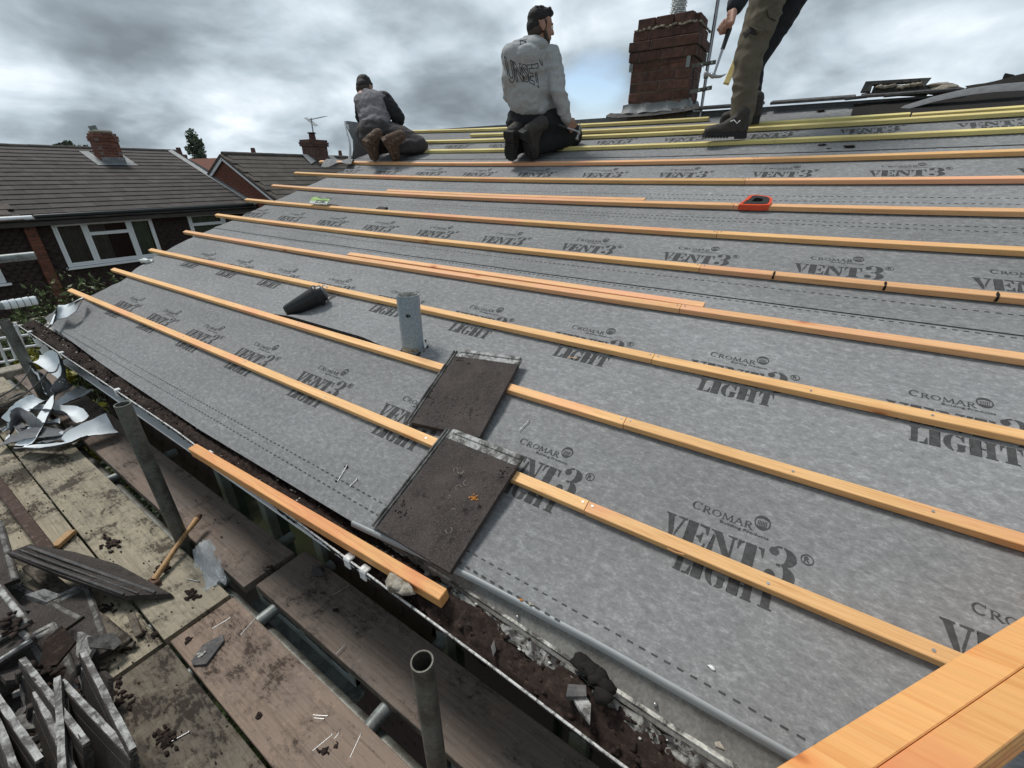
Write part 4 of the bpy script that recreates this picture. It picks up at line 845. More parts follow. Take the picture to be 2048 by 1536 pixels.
# ------------------------------------------------------------------ curled membrane offcuts
def ribbon(ctrl, label, w=.07, n=26, curl=.5, flip=False, seed=0):
    # ctrl: list of (px, py, z, width px-ish scale, roll angle)
    pts = [hz(c[0], c[1], c[2]) for c in ctrl]; ws = [c[3] for c in ctrl]; an = [c[4] for c in ctrl]; rows = []
    def cat(P, t):
        k = min(int(t), len(P)-2); f = t-k; p = [P[max(0, k-1)], P[k], P[k+1], P[min(len(P)-1, k+2)]]
        return .5*((2*p[1])+(p[2]-p[0])*f+(2*p[0]-5*p[1]+4*p[2]-p[3])*f*f+(3*p[1]-p[0]-3*p[2]+p[3])*f*f*f)
    T = lin(0, len(pts)-1, n)
    C = [cat(pts, t) for t in T]; W = [cat(ws, t)*1.35 for t in T]; A_ = [cat(an, t) for t in T]
    for i in range(n):
        tg = (C[min(n-1, i+1)]-C[max(0, i-1)]).normalized(); sd = tg.cross(Vector((0, 0, 1))).normalized(); nn = sd.cross(tg)
        a = radians(A_[i]); e1 = sd*cos(a)+nn*sin(a); e2 = -sd*sin(a)+nn*cos(a); row = []
        for s in lin(-1, 1, 9): row.append(C[i]+e1*(W[i]*s*.5*(1-.16*curl*s*s))+e2*(curl*W[i]*.42*s*s+.010*noise.noise(Vector((s*2.2, i*.45, len(label))))+.0015*noise.noise(Vector((s*5, i*.8, len(label))))))
        rows.append(row)
    mats = [M['felt_grey'], M['felt_white']] if not flip else [M['felt_white'], M['felt_grey']]
    return sheet_obj('membrane_offcut', rows, mats, .0035, label, 'membrane offcut', 'curled membrane offcuts heaped by the left post')
ribbon([(40, 896, -.63, .05, 20), (120, 892, -.60, .08, 15), (165, 868, -.585, .11, -10), (225, 852, -.60, .15, -25)], 'large offcut of membrane flaring out white at the right end of the heap', curl=.35, flip=True)
ribbon([(55, 890, -.64, .09, 10), (95, 830, -.56, .085, 25), (110, 790, -.50, .06, 45), (133, 762, -.42, .09, 70), (120, 728, -.34, .12, 60), (95, 718, -.33, .10, 30), (72, 722, -.36, .07, 10)], 'tall grey offcut looping up past the left post and down in a white twist', curl=.45, flip=True, n=40)
ribbon([(0, 890, -.64, .08, 10), (60, 868, -.60, .07, -20), (125, 868, -.62, .07, 10), (160, 862, -.64, .06, 0)], 'flat dark grey strip lying along the front of the offcut heap', curl=.2)
ribbon([(-20, 840, -.60, .08, 40), (25, 810, -.57, .10, 40), (45, 800, -.57, .10, 30)], 'broad white offcut coming in from the left edge of the picture', curl=.6, flip=True)
ribbon([(20, 845, -.60, .07, -30), (55, 815, -.56, .09, -20), (85, 800, -.57, .09, -20)], 'white rolled offcut second from the left edge', curl=.7, flip=True)
ribbon([(60, 820, -.60, .05, 0), (105, 825, -.58, .07, 10), (145, 830, -.58, .075, 10), (158, 845, -.60, .08, 20)], 'short tube-like white roll of membrane with a dark open end', curl=1.0, flip=True)
ribbon([(20, 870, -.62, .07, 60), (40, 835, -.58, .10, 80), (60, 850, -.58, .11, 95), (85, 865, -.62, .10, 80)], 'pale grey upright loop of membrane at the middle of the heap', curl=.4, flip=True)
ribbon([(110, 815, -.62, .07, 0), (150, 795, -.60, .09, -10), (172, 778, -.60, .06, -30)], 'pale pointed offcut behind, reaching right towards the gutter', curl=.45, flip=True)
ribbon([(62, 735, -.40, .07, 60), (85, 760, -.44, .09, 70), (95, 790, -.52, .06, 80)], 'dark grey folded offcut hanging behind the left post', curl=.3)
ribbon([(5, 862, -.62, .05, 0), (30, 850, -.60, .05, 30), (55, 870, -.62, .04, 0)], 'small crescent of dark membrane with a white tab at lower left of the heap', curl=.5)
ribbon([(60, 855, -.62, .08, 0), (95, 850, -.60, .08, 20), (120, 845, -.6, .06, 0)], 'small white offcut tucked under the crossing strips', curl=.5, flip=True)
ribbon([(85, 880, -.635, .07, 5), (130, 872, -.62, .09, 0), (165, 850, -.63, .08, 0)], 'wide grey piece lying under the flared white offcut', curl=.15)
# white plastic scrap under the far verge
m = MB(); q = RP(4.90, .53, -.02); m.blob(q, (.035, .07, .022), 2, .6, 2.5, 4); m.blob(q+Vector((.02, -.05, .0)), (.02, .05, .015), 2, .6, 2.5, 8); o = m.obj('plastic_scrap', M['bagw']); tag(o, 'crumpled white plastic scrap at the verge below the fourth batten end', 'plastic scrap')
# ------------------------------------------------------------------ things lying on the boards
onb = lambda px, py, e=.004: hz(px, py, BZ+e)
t = thing('axe_handle', 'wooden tool handle with a knobbed end leaning across the boards by the tall post', 'tool handle')
q0, q1 = hz(398, 1032, BZ+.075), hz(308, 1160, BZ+.02); m = MB()
m.tube([q0, q0.lerp(q1, .05), q0.lerp(q1, .12), q0.lerp(q1, .3)+Vector((.002, 0, .006)), q0.lerp(q1, .6)+Vector((0, 0, .004)), q1], [.010, .0145, .0125, .0095, .0105, .0125], 12); m.obj('shaft', M['axe'], t)
m = MB(); m.tube([q0.lerp(q1, -.02), q0.lerp(q1, .05)], [.0125, .0150], 12); m.obj('knob', M['rust'], t)
m = MB(); m.box(q1+Vector((0, 0, -.012)), (.03, .05, .03), ch=.004); m.obj('socket', M['rust'], t)
# clear plastic bag in the gap
rows = []
for t_ in lin(0, 1, 12):
    c = hz(400+30*t_, 1082+88*t_, BZ+.02-.01*t_); rows.append([c+Vector(((s-.5)*(.075+.02*sin(t_*3)), 0, 0))+Vector((0, .012, .020))*noise.noise(Vector((s*5, t_*7, 1)))*1.6+Vector((0, 0, -.05*abs(s-.5)**1.2)) for s in lin(0, 1, 10)])
o = sheet_obj('plastic_bag', rows, [M['film'], M['film']], .001, 'crumpled clear plastic bag stuck in the gap between two boards', 'plastic bag')
# slate shards
def shard(pts, z, th, mat, label, name='tile_shard', tilt=(0, 0)):
    P = [hz(x, y, z)+Vector((0, 0, tilt[0]*i/len(pts))) for i, (x, y) in enumerate(pts)]; n_ = len(P); m = MB()
    Q = [q-Vector((0, 0, th)) for q in P]; m.add(P+Q, [list(range(n_)), list(range(n_, 2*n_))[::-1]]+[(i, n_+i, n_+(i+1) % n_, (i+1) % n_) for i in range(n_)]); o = m.obj(name, M[mat]); tag(o, label, 'shard'); return o
s = shard([(445, 1268), (448, 1280), (412, 1328), (385, 1330), (382, 1322), (405, 1290)], BZ+.014, .012, 'slate', 'pointed slate shard with white mortar on its tip on the pinkish board')
m = MB(); rr = random.Random(9)
for i in range(7): m.blob(hz(402+rr.uniform(-6, 8), 1309+rr.uniform(-5, 5), BZ+.016), (.006, .005, .003), 1, .5, 2, i)
m.obj('mortar_spot', M['white_crust'], s)
shard([(625, 1132), (640, 1136), (646, 1148), (622, 1150)], BZ+.012, .010, 'slate', 'small black triangular chip of tile on the nearest grey-brown board')
shard([(988, 1280), (992, 1300), (986, 1312), (982, 1292)], -.215, .006, 'slate', 'thin upright sliver of slate in the gutter moss')
shard([(1136, 1368), (1172, 1370), (1173, 1392), (1132, 1393)], -.190, .016, 'slate', 'rectangular grey tile chip lying in the moss-filled gutter')
shard([(1146, 1396), (1172, 1392), (1182, 1408), (1180, 1445), (1160, 1420)], -.200, .010, 'tile_edge', 'pale triangular tile chip under the rectangular one in the gutter')
shard([(1428, 1484), (1440, 1482), (1450, 1500), (1432, 1492)], -.17, .006, 'mortar', 'small pinkish stone chip on the tray at the bottom edge')
m = MB()
for i, (px, py) in enumerate(((1165, 1325), (1180, 1340), (1195, 1355), (1208, 1372), (1205, 1392))): m.blob(hz(px, py, -.185), (.020, .026, .016), 2, .5, 2.2, i)
o = m.obj('moss_lump', M['moss_black'], fix=False); tag(o, 'big black lump of bitumen and moss bulging from the gutter onto the tray', 'moss')
m = MB(); m.blob(hz(795, 1165, -.185), (.025, .035, .012), 2, .6, 3, 3); m.blob(hz(812, 1175, -.185), (.02, .03, .012), 2, .6, 3, 6); o = m.obj('mortar_lump', M['mortar'], fix=False); tag(o, 'pale crumbling mortar lump in the gutter beside the loose batten', 'mortar')
# nails on boards
for i, (a, b, lb) in enumerate((((424, 1258), (460, 1236), 'upper loose nail on the pinkish board by the slate shard'), ((481, 1270), (510, 1238), 'loose nail at the right edge of the pinkish board'), ((375, 1158), (398, 1163), 'short nail lying in the moss on the pale yellow board'), ((665, 1190), (697, 1171), 'nail lying on the grey-brown board near the black chip'), ((625, 1502), (664, 1470), 'long nail at the bottom beside the black moss lump'), ((668, 1478), (677, 1468), 'short nail crossing the long one at the bottom'), ((700, 1516), (721, 1470), 'loose nail right of the black moss lump at the bottom'), ((626, 1430), (655, 1432), 'uppermost nail of the little nail cluster on the pinkish board'), ((628, 1436), (648, 1438), 'lower nail of the little nail cluster on the pinkish board'), ((330, 1490), (378, 1464), 'nail beside the dark smear at the bottom left'), ((672, 1308), (690, 1290), 'dark rusty nail at the edge of the grey-brown board'))): nail(onb(*a), onb(*b), .0019, lb)
# moss clumps, smears and crumbs on the boards
for i, (px, py, sx, sy, lb) in enumerate(((220, 1085, .035, .075, 'large black moss smear on the pale yellow board'), (385, 1190, .018, .042, 'oval moss lump near the end of the pale yellow board'), (657, 1500, .026, .026, 'round black moss lump at the bottom of the pinkish board'), (519, 1430, .008, .010, 'small black dab of moss mid pinkish board'), (308, 1270, .014, .022, 'moss lump where four boards meet'), (376, 1282, .010, .010, 'small moss lump near the slate shard'), (330, 1478, .022, .050, 'long dark moss sausage at the bottom left boards'), (672, 1220, .009, .009, 'black fleck of moss on the grey-brown board'), (540, 1140, .018, .024, 'moss lump at the end joint of the boards nearest the house'), (330, 1135, .03, .04, 'brown moss clump by the foot of the tool handle'), (285, 1265, .012, .03, 'moss clump on the short board beside the tilted tile'), (252, 1300, .016, .03, 'moss clump between tilted tile and heap'), (200, 1230, .05, .05, 'dark moss heap added to fill the shade under the tilted tile'), (235, 1400, .04, .09, 'moss and grit added to deepen the shade beside the tile heap'))):  # last two: moss added to fill the dark shade around the tile heap
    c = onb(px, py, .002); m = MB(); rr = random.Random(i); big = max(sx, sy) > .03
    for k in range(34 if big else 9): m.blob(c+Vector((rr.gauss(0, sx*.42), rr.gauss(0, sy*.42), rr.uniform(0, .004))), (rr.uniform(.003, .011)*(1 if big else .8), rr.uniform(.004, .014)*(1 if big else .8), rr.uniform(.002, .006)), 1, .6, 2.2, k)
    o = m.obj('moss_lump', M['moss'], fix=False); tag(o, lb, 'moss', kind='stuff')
m = MB(); rr = random.Random(44)
for i in range(900):
    y = rr.uniform(.5, 4.2); x = rr.uniform(-1.25, -.33); dens = math.exp(-((x+1.0)/.22)**2)+.35*math.exp(-((x+.7)**2+(y-1.95)**2)/.05)+.08
    if rr.random() > dens or (-.59 < x < -.545): continue
    s = rr.uniform(.0012, .0042); m.blob((x, y, BZ+.001), (s, s*rr.uniform(1, 2.2), s*.6), 1, .4, 2, i)
o = m.obj('grit', M['moss'], fix=False); tag(o, 'fine dark grit and moss crumbs scattered over the scaffold boards', 'grit', kind='stuff')
m = MB(); m.box(hz(128, 1078, BZ+.018), (.035, .10, .02), rotm('Z', -.9), ch=.002); o = m.obj('timber_offcut', M['axe']); tag(o, 'short yellowish wood offcut lying on the yellow board', 'offcut')
q0, q1 = hz(-25, 940, BZ+.05), hz(100, 1105, BZ+.04); d = q1-q0; m = MB(); m.box((q0+q1)/2, (d.length, .045, .035), frame(d), ch=.004); o = m.obj('old_batten', weathered('rotten', (.06, .036, .028), (.12, .085, .07), .56, .9, 40, .004)); tag(o, 'old rotten dark batten running in from the left edge to the tilted tile', 'batten')
# ------------------------------------------------------------------ taken-off tiles at the lower left
c3 = [hz(95, 1098, -.50), hz(228, 1108, -.535), hz(338, 1187, -.60), hz(235, 1192, -.555)]
cc = (hz(30, 1100, -.47)+hz(340, 1188, -.60))/2
t = thing('old_tile', 'old tile tilted up underside first, its dark edge towards the camera', 'roof tile')
q6 = [hz(12, 1106, -.44), hz(60, 1088, -.50), hz(150, 1104, -.56), hz(235, 1128, -.60), hz(342, 1187, -.645), hz(240, 1192, -.60), hz(120, 1150, -.52)]
dn = Vector((.004, -.012, -.020)); m = MB(); n_ = 7; m.add([q for q in q6]+[q+dn for q in q6], [list(range(n_)), list(range(n_, 2*n_))[::-1]]+[(i, n_+i, n_+(i+1) % n_, (i+1) % n_) for i in range(n_)]); m.obj('slab', M['tile_plain'], t)
for fa, fb, w_ in ((.10, .12, .010), (.42, .40, .007), (.78, .74, .012)):
    a_, b_ = q6[0].lerp(q6[1], fa)+Vector((0, 0, .002)), q6[5].lerp(q6[4], fb)+Vector((0, 0, .004)); d_ = b_-a_; m = MB(); m.box((a_+b_)/2, (d_.length*.96, w_, .008), frame(d_), ch=.002); m.obj('rib', M['slate'], t)
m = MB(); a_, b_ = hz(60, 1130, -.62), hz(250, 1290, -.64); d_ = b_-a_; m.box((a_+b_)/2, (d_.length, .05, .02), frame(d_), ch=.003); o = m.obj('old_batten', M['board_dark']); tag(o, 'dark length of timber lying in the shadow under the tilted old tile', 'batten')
HG = 'old tiles heaped at the lower left'
def edge_tile(x0, y, z, lean, yaw, label, pitch=0.0, w=.30, l=.42):
    # tile stood on its long edge; long axis along Y, leaning by `lean` about it
    R = rotm('Z', yaw) @ rotm('X', pitch); ey = R @ Vector((0, 1, 0)); sd = R @ Vector((1, 0, 0)); ex = sd*sin(lean)+Vector((0, 0, 1))*cos(lean)
    t, P = tile('old_tile', Vector((x0, y, z)), -ex, ey, label, 'roof tile', HG, 'tile_plain', w=w, l=l)
    m = MB(); rr = random.Random(label); n_ = 16
    A, F = grid(lambda s, q: P(-w/2-.004+.0045*noise.noise(Vector((s*6, q*3, len(label)))), (s-.5)*(l-.01), -.008+.0135*q+.003*noise.noise(Vector((s*11, q, 5)))), lin(0, 1, n_), lin(0, 1, 4)); m.add(A, F); m.obj('pale_edge', M['tile_edge'], t, fix=False)
    return t
seq = [((-1.045, 1.26), .30, -.02, 'outermost thin tile at the right side of the heap'), ((-1.078, 1.20), .22, .05, 'second tile from the right in the leaning row, its edge crusted white'), ((-1.098, 1.29), .12, -.13, 'narrow dark tile crossing the white-edged ones'), ((-1.123, 1.34), .26, .03, 'tile with the brightest white edge in the middle of the row'), ((-1.158, 1.33), .28, .05, 'tile left of the brightest edge, rim pitted'), ((-1.192, 1.36), .30, .02, 'second tile from the left in the leaning row'), ((-1.228, 1.34), .33, .0, 'leftmost leaning tile cut by the picture edge'), ((-1.265, 1.35), .35, .0, 'tile leaning behind the leftmost one')]
for i, ((x, y), ln, yw, lb) in enumerate(seq): edge_tile(x, y+(0, .03, -.05, .02, -.04, .05, -.02, .03)[i], BZ+(.165, .15, .17, .168, .145, .16, .172, .15)[i], ln+(0, .08, -.06, .03, .10, -.04, .05, 0)[i], yw+(.0, .05, -.06, .04, -.03, .06, -.02, .03)[i], lb, pitch=(-.04, .05, -.09, .03, -.06, .02, .06, -.03)[i], l=(.42, .38, .36, .42, .33, .41, .40, .42)[i])
def flat_tile(px, py, z, yaw, label, tx=0.0, ty=0.0, mat='tile_plain'):
    pale = 'uppermost' in label or label.startswith('second')
    R = rotm('Z', yaw) @ rotm('X', tx) @ rotm('Y', ty); c = hz(px, py, z)+R @ Vector((-.167, .209, 0)); t, P = tile('old_tile', c, R @ Vector((1, 0, 0)), R @ Vector((0, 1, 0)), label, 'roof tile', HG, mat, marks=True)
    for c_, d_ in (((-.155, 0, .004), (.02, .41, .014)), ((.155, 0, .006), (.016, .41, .012)), ((0, -.203, .004), (.32, .014, .012))):
        if pale or c_[0]: MB().box(P(*c_), d_, R, ch=.003).obj('rib', M['tile_edge'] if pale else M['lock'], t)
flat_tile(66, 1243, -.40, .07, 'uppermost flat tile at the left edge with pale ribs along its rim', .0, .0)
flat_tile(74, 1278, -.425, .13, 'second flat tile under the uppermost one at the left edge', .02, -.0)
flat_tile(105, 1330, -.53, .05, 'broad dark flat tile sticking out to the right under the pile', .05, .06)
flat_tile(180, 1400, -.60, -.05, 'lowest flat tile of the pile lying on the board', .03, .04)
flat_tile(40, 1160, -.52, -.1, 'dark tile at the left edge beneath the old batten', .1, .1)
flat_tile(225, 1300, -.635, -.12, 'dark tile half hidden in the shadow beside the four-board joint', .02, .05)  # dark tile added to fill the black shade beside the heap
flat_tile(170, 1235, -.62, .25, 'dark tile lying under the tilted old tile', .03, .06)  # another added dark tile, standing in for shade below the tilted one
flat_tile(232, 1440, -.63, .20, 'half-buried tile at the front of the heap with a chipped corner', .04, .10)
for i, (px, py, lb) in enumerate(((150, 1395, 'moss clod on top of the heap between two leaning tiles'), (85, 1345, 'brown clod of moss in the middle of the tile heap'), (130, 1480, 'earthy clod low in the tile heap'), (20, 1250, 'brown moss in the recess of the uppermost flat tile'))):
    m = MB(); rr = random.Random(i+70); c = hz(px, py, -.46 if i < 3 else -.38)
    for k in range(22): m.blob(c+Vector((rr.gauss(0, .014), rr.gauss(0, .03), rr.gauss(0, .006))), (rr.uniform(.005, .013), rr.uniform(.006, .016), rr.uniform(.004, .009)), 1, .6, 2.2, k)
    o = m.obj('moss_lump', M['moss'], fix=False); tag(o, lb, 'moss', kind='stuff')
rr = random.Random(31)
for i in range(26):
    px, py = rr.uniform(-5, 250), 0; py = rr.uniform(1150+max(0, px)*.5, 1530); c = hz(px, py, -.47 if px < 120 else -.60); s = rr.uniform(.018, .055); a = rr.uniform(0, 6.28); n_ = rr.randint(4, 6)
    R = rotm('Z', a) @ rotm('X', rr.uniform(-.9, .9)) @ rotm('Y', rr.uniform(-.7, .7)); P_ = [c+R @ Vector((cos(6.283*k/n_)*s*rr.uniform(.5, 1.1), sin(6.283*k/n_)*s*1.8*rr.uniform(.5, 1.1), 0)) for k in range(n_)]
    m = MB(); m.prism(P_, (0, 0, 0), R @ Vector((0, 0, .014))); o = m.obj('tile_shard', M[('tile_plain', 'tile_edge', 'slate', 'lock', 'moss')[i % 5]]); tag(o, '%s %s tile fragment %s' % ('large' if s > .037 else 'small', ('plain dark', 'pale crusted', 'grey slate-like', 'dull brownish', 'moss-covered')[i % 5], 'at the left edge of the heap' if px < 60 else 'among the leaning tiles' if py > 1380 else 'in the shadow behind the leaning tiles' if px < 150 else 'between the heap and the bare boards'), 'shard', 'broken tile fragments in the heap')
for i in range(7):
    px, py = rr.uniform(150, 300), rr.uniform(1230, 1500); c = hz(px, py, BZ+.02); m = MB(); L_ = rr.uniform(.08, .2); m.box(c, (L_, .022, .012), rotm('Z', rr.uniform(1.2, 2.6)) @ rotm('Y', rr.uniform(-.12, .12)), ch=.002); o = m.obj('timber_sliver', M[('board_dark', 'moss')[i % 2]]); tag(o, '%s %s timber sliver on the boards %s' % ('long' if L_ > .14 else 'short', ('greyish', 'blackened')[i % 2], 'near the four-board joint' if py < 1330 else 'at the lower side of the tile heap'), 'timber', 'slivers of rotten timber')
# ------------------------------------------------------------------ chimney on the ridge
def brick(P0, d, R, mat, parent, share={}):
    key = (round(d[0], 3), round(d[1], 3), round(d[2], 3), mat)
    if key not in share:
        b = MB().box((0, 0, 0), d, ch=.004); me = b.mesh('brick'); me.materials.append(M[mat]); share[key] = me
    o = bpy.data.objects.new('brick', share[key]); COL.objects.link(o); o.parent = parent; o.location = P0
    if R is not None: o.rotation_euler = R
    return o
def chimney(name, label, x0, x1, y0, y1, z0, z1, ncor, mat, joint, corb=(), sink=1.0, rs=1):
    t = thing(name, label, 'chimney'); rr = random.Random(rs); h = (z1-z0)/ncor; g = .009
    MB().box(((x0+x1)/2, (y0+y1)/2, (z0-sink+z1)/2), (x1-x0-.012, y1-y0-.012, z1-z0+sink-.004)).obj('stack_core', M[joint], t)
    for c in range(ncor):
        e = corb[c] if c < len(corb) else 0.0; z = z0+(c+.5)*h
        a0, a1, b0, b1 = x0-e, x1+e, y0-e, y1+e
        if e > 0: MB().box(((x0+x1)/2, (y0+y1)/2, z), (a1-a0-.012, b1-b0-.012, h*.92)).obj('corbel_core', M[joint], t)
        for face in range(4):
            L0, L1 = ((b0, b1), (a0, a1))[face % 2]; Ln = L1-L0; n_ = max(1, round(Ln/.22)); off = (c+face) % 2
            cuts = [L0]+[L0+Ln*(i+(.5 if off else 0))/n_ for i in range(0 if off else 1, n_)]+[L1]
            for p, q in zip(cuts, cuts[1:]):
                if face % 2 == 0: ctr = Vector((a0+.05 if face == 0 else a1-.05, (p+q)/2, z)); d = (.10, q-p-g, h-g)
                else: ctr = Vector(((p+q)/2, b0+.05 if face == 1 else b1-.05, z)); d = (q-p-g, .10, h-g)
                if face % 2 == 1:
                    if p == L0: ctr.x += .052; d = (max(.03, d[0]-.104), d[1], d[2])
                    if q == L1: ctr.x -= .052; d = (max(.03, d[0]-.104), d[1], d[2])
                    if d[0] <= .035: continue
                brick(ctr+Vector((rr.uniform(-.003, .003), rr.uniform(-.002, .002), rr.uniform(-.001, .001))), d, (rr.uniform(-.012, .012), rr.uniform(-.012, .012), rr.uniform(-.02, .02)), mat, t)
    return t
Xc = 3.565; DY = .047; DZ = .045
ch = chimney('chimney', 'weathered dark brick chimney on the ridge behind the men, with a white louvred cowl', Xc, Xc+.34, 1.227, 1.762, 1.375, 1.975, 8, 'brick_dark', 'joint_dark', corb=(0, 0, 0, 0, 0, .022, .030, .006), rs=4)
m = MB(); m.box((Xc+.17, 1.494, 2.017), (.29, .47, .085), ch=.02); m.obj('top_course', M['brick_dark'], ch)
for i in range(3): brick(Vector((Xc+.035, 1.347+.155*i, 2.017)), (.10, .146, .070), (0, 0, .03*(i-1)), 'brick_dark', ch)
for i in range(2): brick(Vector((Xc+.13+.12*i, 1.282, 2.017)), (.12, .10, .070), (0, .02, .02*(i-.5)), 'brick_dark', ch)
m = MB(); rr = random.Random(6)
for i in range(26): m.blob((Xc-.012+rr.uniform(-.008, .012), 1.247+i*.020, 1.979+.006*sin(i)), (.012, .018, .010), 1, .6, 2, i)
for i in range(10): m.blob((Xc+.02+i*.04, 1.217, 1.979), (.016, .010, .009), 1, .6, 2, i+40)
m.obj('mortar_fillet', M['mortar'], ch, fix=False)
m = MB(); A, F = grid(lambda a, t_: Vector((Xc-.004-.045*t_**2-.004*sin(a*31), 1.202+.60*a, 1.440-.075*t_+.004*sin(a*23))), lin(0, 1, 30), lin(0, 1, 5)); m.add(A, F); m.obj('lead_apron', M['lead'], ch, fix=False)
m = MB(); A, F = grid(lambda a, t_: Vector((Xc-.01+.38*a, 1.219-.03*t_-.003*sin(a*21), 1.445+.02*sin(a*9)-.09*t_)), lin(0, 1, 20), lin(0, 1, 4)); m.add(A, F); m.obj('lead_flashing', M['lead'], ch, fix=False)
rows = [[vx(1212+186*s, interp([(0, 234), (.1, 236), (.5, 231), (.8, 224), (1, 217)], s)-9*t_*(1 if s > .03 else .3), 3.50+.03*t_) for s in lin(0, 1, 22)] for t_ in lin(0, 1, 3)]
sheet_obj('lead_skirt', rows, [M['slate'], M['moss_black']], .006, 'dark curling sheet of old flashing lying along the foot of the chimney', 'flashing')
# cowl
t = thing('chimney_cowl', 'white louvred clay cowl standing on top of the brick chimney', 'cowl'); cx, cy, cz = Xc+.12, 1.442, 2.052; r = .060
MB().tube([(cx, cy, cz-.03), (cx, cy, cz+.135)], r*.88, 24).obj('inner_tube', M['pvc_inside'], t)
m = MB()
for k in range(5):
    z = cz+.005+.027*k
    m.tube([(cx, cy, z), (cx, cy, z+.006)], [r*1.0, r*.97], 24, cap=True)
m.obj('ring', M['felt_white'], t); t.children[-1]['kind'] = 'stuff'
m = MB()
for k in range(5):
    z = cz+.008+.027*k
    for j in range(9):
        a = j*2*pi/9+(k % 2)*pi/9; w = .24
        A, F = grid(lambda s, q: Vector((cx+(r*.97+.012*sin(pi*s)*q)*cos(a+w*(s*2-1)), cy+(r*.97+.012*sin(pi*s)*q)*sin(a+w*(s*2-1)), z+.006+.014*sin(pi*s)*(1-q)+.004*q)), lin(0, 1, 7), lin(0, 1, 3)); m.add(A, F, 0, True)
o = m.obj('louvre', M['felt_white'], t, fix=False); o['kind'] = 'stuff'
MB().tube([(cx, cy, cz+.128), (cx, cy, cz+.138), (cx, cy, cz+.142)], [r*1.02, r*1.04, r*.97], 24, hollow=.9).obj('rim', M['galv_light'], t, fix=False)
# strap wire and corner plates
t = thing('strap_wire', 'thin lashing wire with metal corner plates strapped round the chimney', 'strap')
zw = 1.715
m = MB(); m.tube([(Xc-.008, 1.217, zw+.012), (Xc-.010, 1.497, zw), (Xc-.008, 1.767, zw+.004)], .0028, 6); m.obj('wire', M['rust'], t)
m = MB(); m.tube([(Xc-.008, 1.219, zw+.012), (Xc+.2, 1.215, zw+.006), (Xc+.35, 1.219, zw+.006)], .0028, 6); m.obj('wire', M['rust'], t)
for y, hgt in ((1.262, .085), (1.757, .06)): MB().box((Xc-.010, y, zw), (.008, .034, hgt), ch=.002).obj('corner_plate', M['galv_light'], t)
# aerial mast with brackets
t = thing('aerial_mast', 'steel aerial mast clamped to the right of the chimney by two drilled brackets', 'aerial mast')
mx, my = Xc+.02, 1.10; lean = Vector((0.0, .0, 1)); m = MB(); b0 = vx(1403, 216, mx); b1 = vx(1437, 0, mx); dd = (b1-b0); m.tube([b0-dd*.35, b0, b1, b1+dd*.9], .0115, 12); m.obj('mast', M['steel'], t)
m = MB(); m.tube([b0+dd*.02+Vector((-.014, .006, 0)), b0+dd*.5+Vector((-.013, .012, 0)), b0+dd*1.6+Vector((-.013, .008, 0))], .003, 6); m.obj('cable', M['cable'], t)
for a, b in (((1384, 132), (1432, 124)), ((1380, 184), (1424, 175))):
    p, q = vx(*a, mx-.02), vx(*b, mx-.02); d = q-p; n_ = len(bpy.data.objects); m = MB(); m.box((p+q)/2, (d.length, .004, .030), frame(d), ch=.001); br = m.obj('bracket', M['galv'], t)
    for f in (.42, .83): c = p.lerp(q, f)+Vector((-.004, -.001, 0)); MB().tube([c, c+Vector((-.003, -.001, 0))], .0055, 8).obj('bolt_hole', M['felt_white'], br)
    c = p.lerp(q, .62); MB().box(c+Vector((-.012, 0, 0)), (.02, .04, .02), ch=.003).obj('clamp', M['galv'], br)
m = MB(); m.tube([vx(1388, 128, mx), vx(1386, 150, mx), vx(1391, 156, mx), vx(1391, 146, mx), vx(1386, 142, mx), vx(1384, 178, mx)], .0028, 6); m.obj('loop_wire', M['cable'], t)
m = MB(); c = vx(1412, 153, mx-.015); m.box(c, (.02, .035, .03), ch=.004); m.obj('u_bolt', M['galv'], t)
# ------------------------------------------------------------------ rubble on the ridge
t = thing('ridge_tile', 'dark half-round ridge tile lying upturned with mortar in it at the top right', 'ridge tile')
def vr(px, py, x=3.62): return vx(px, py, x)
A_ = [vr(1722, 183), vr(1736, 163), vr(1862, 157), vr(1850, 168), vr(1838, 190), vr(1800, 190)]
m = MB(); m.prism([q for q in (vr(1721, 184), vr(1731, 164), vr(1850, 157), vr(1842, 164), vr(1745, 170), vr(1741, 184))], (-.03, 0, 0), (.06, 0, 0)); m.prism([vr(1741, 189), vr(1748, 172), vr(1845, 168), vr(1862, 180), vr(1855, 190)], (-.0, 0, 0), (.09, 0, .0)); m.obj('shell', M['slate'], t)
m = MB()
for i, (px, py) in enumerate(((1760, 173), (1772, 174), (1785, 172), (1800, 175), (1815, 172), (1828, 170), (1838, 168))): m.blob(vr(px, py, 3.585), (.015, .026, .012), 2, .6, 2.4, i)
m.obj('mortar_bed', M['mortar'], t, fix=False)
m = MB(); m.prism([vr(1838, 158), vr(1862, 157), vr(1850, 172), vr(1846, 176)], (-.04, 0, 0), (-.02, 0, 0)); m.obj('edge', M['galv'], t)
m = MB(); m.blob(vr(1890, 180, 3.60), (.05, .085, .027), 3, .35, 1.6, 2); o = m.obj('mortar_lump', M['mortar']); tag(o, 'large pale lump of mortar on the ridge right of the upturned ridge tile', 'mortar')
m = MB(); m.blob(vr(1878, 172, 3.66), (.04, .075, .02), 3, .35, 1.6, 9); o = m.obj('mortar_lump', M['mortar']); tag(o, 'flatter pale mortar lump behind and above the large one on the ridge', 'mortar')
shl = [(1768, 192, 1825, 187), (1690, 198, 1735, 193)]
for i, (a, b, c_, d_) in enumerate(shl):
    p, q = vr(a, b, 3.55), vr(c_, d_, 3.55); m = MB(); dd = q-p; m.box((p+q)/2, (dd.length, .06, .014), frame(dd), ch=.002); o = m.obj('slate_strip', M['slate']); tag(o, ('broken slate strip under the upturned ridge tile', 'thin slate strip on the ridge left of the upturned ridge tile')[i], 'slate')
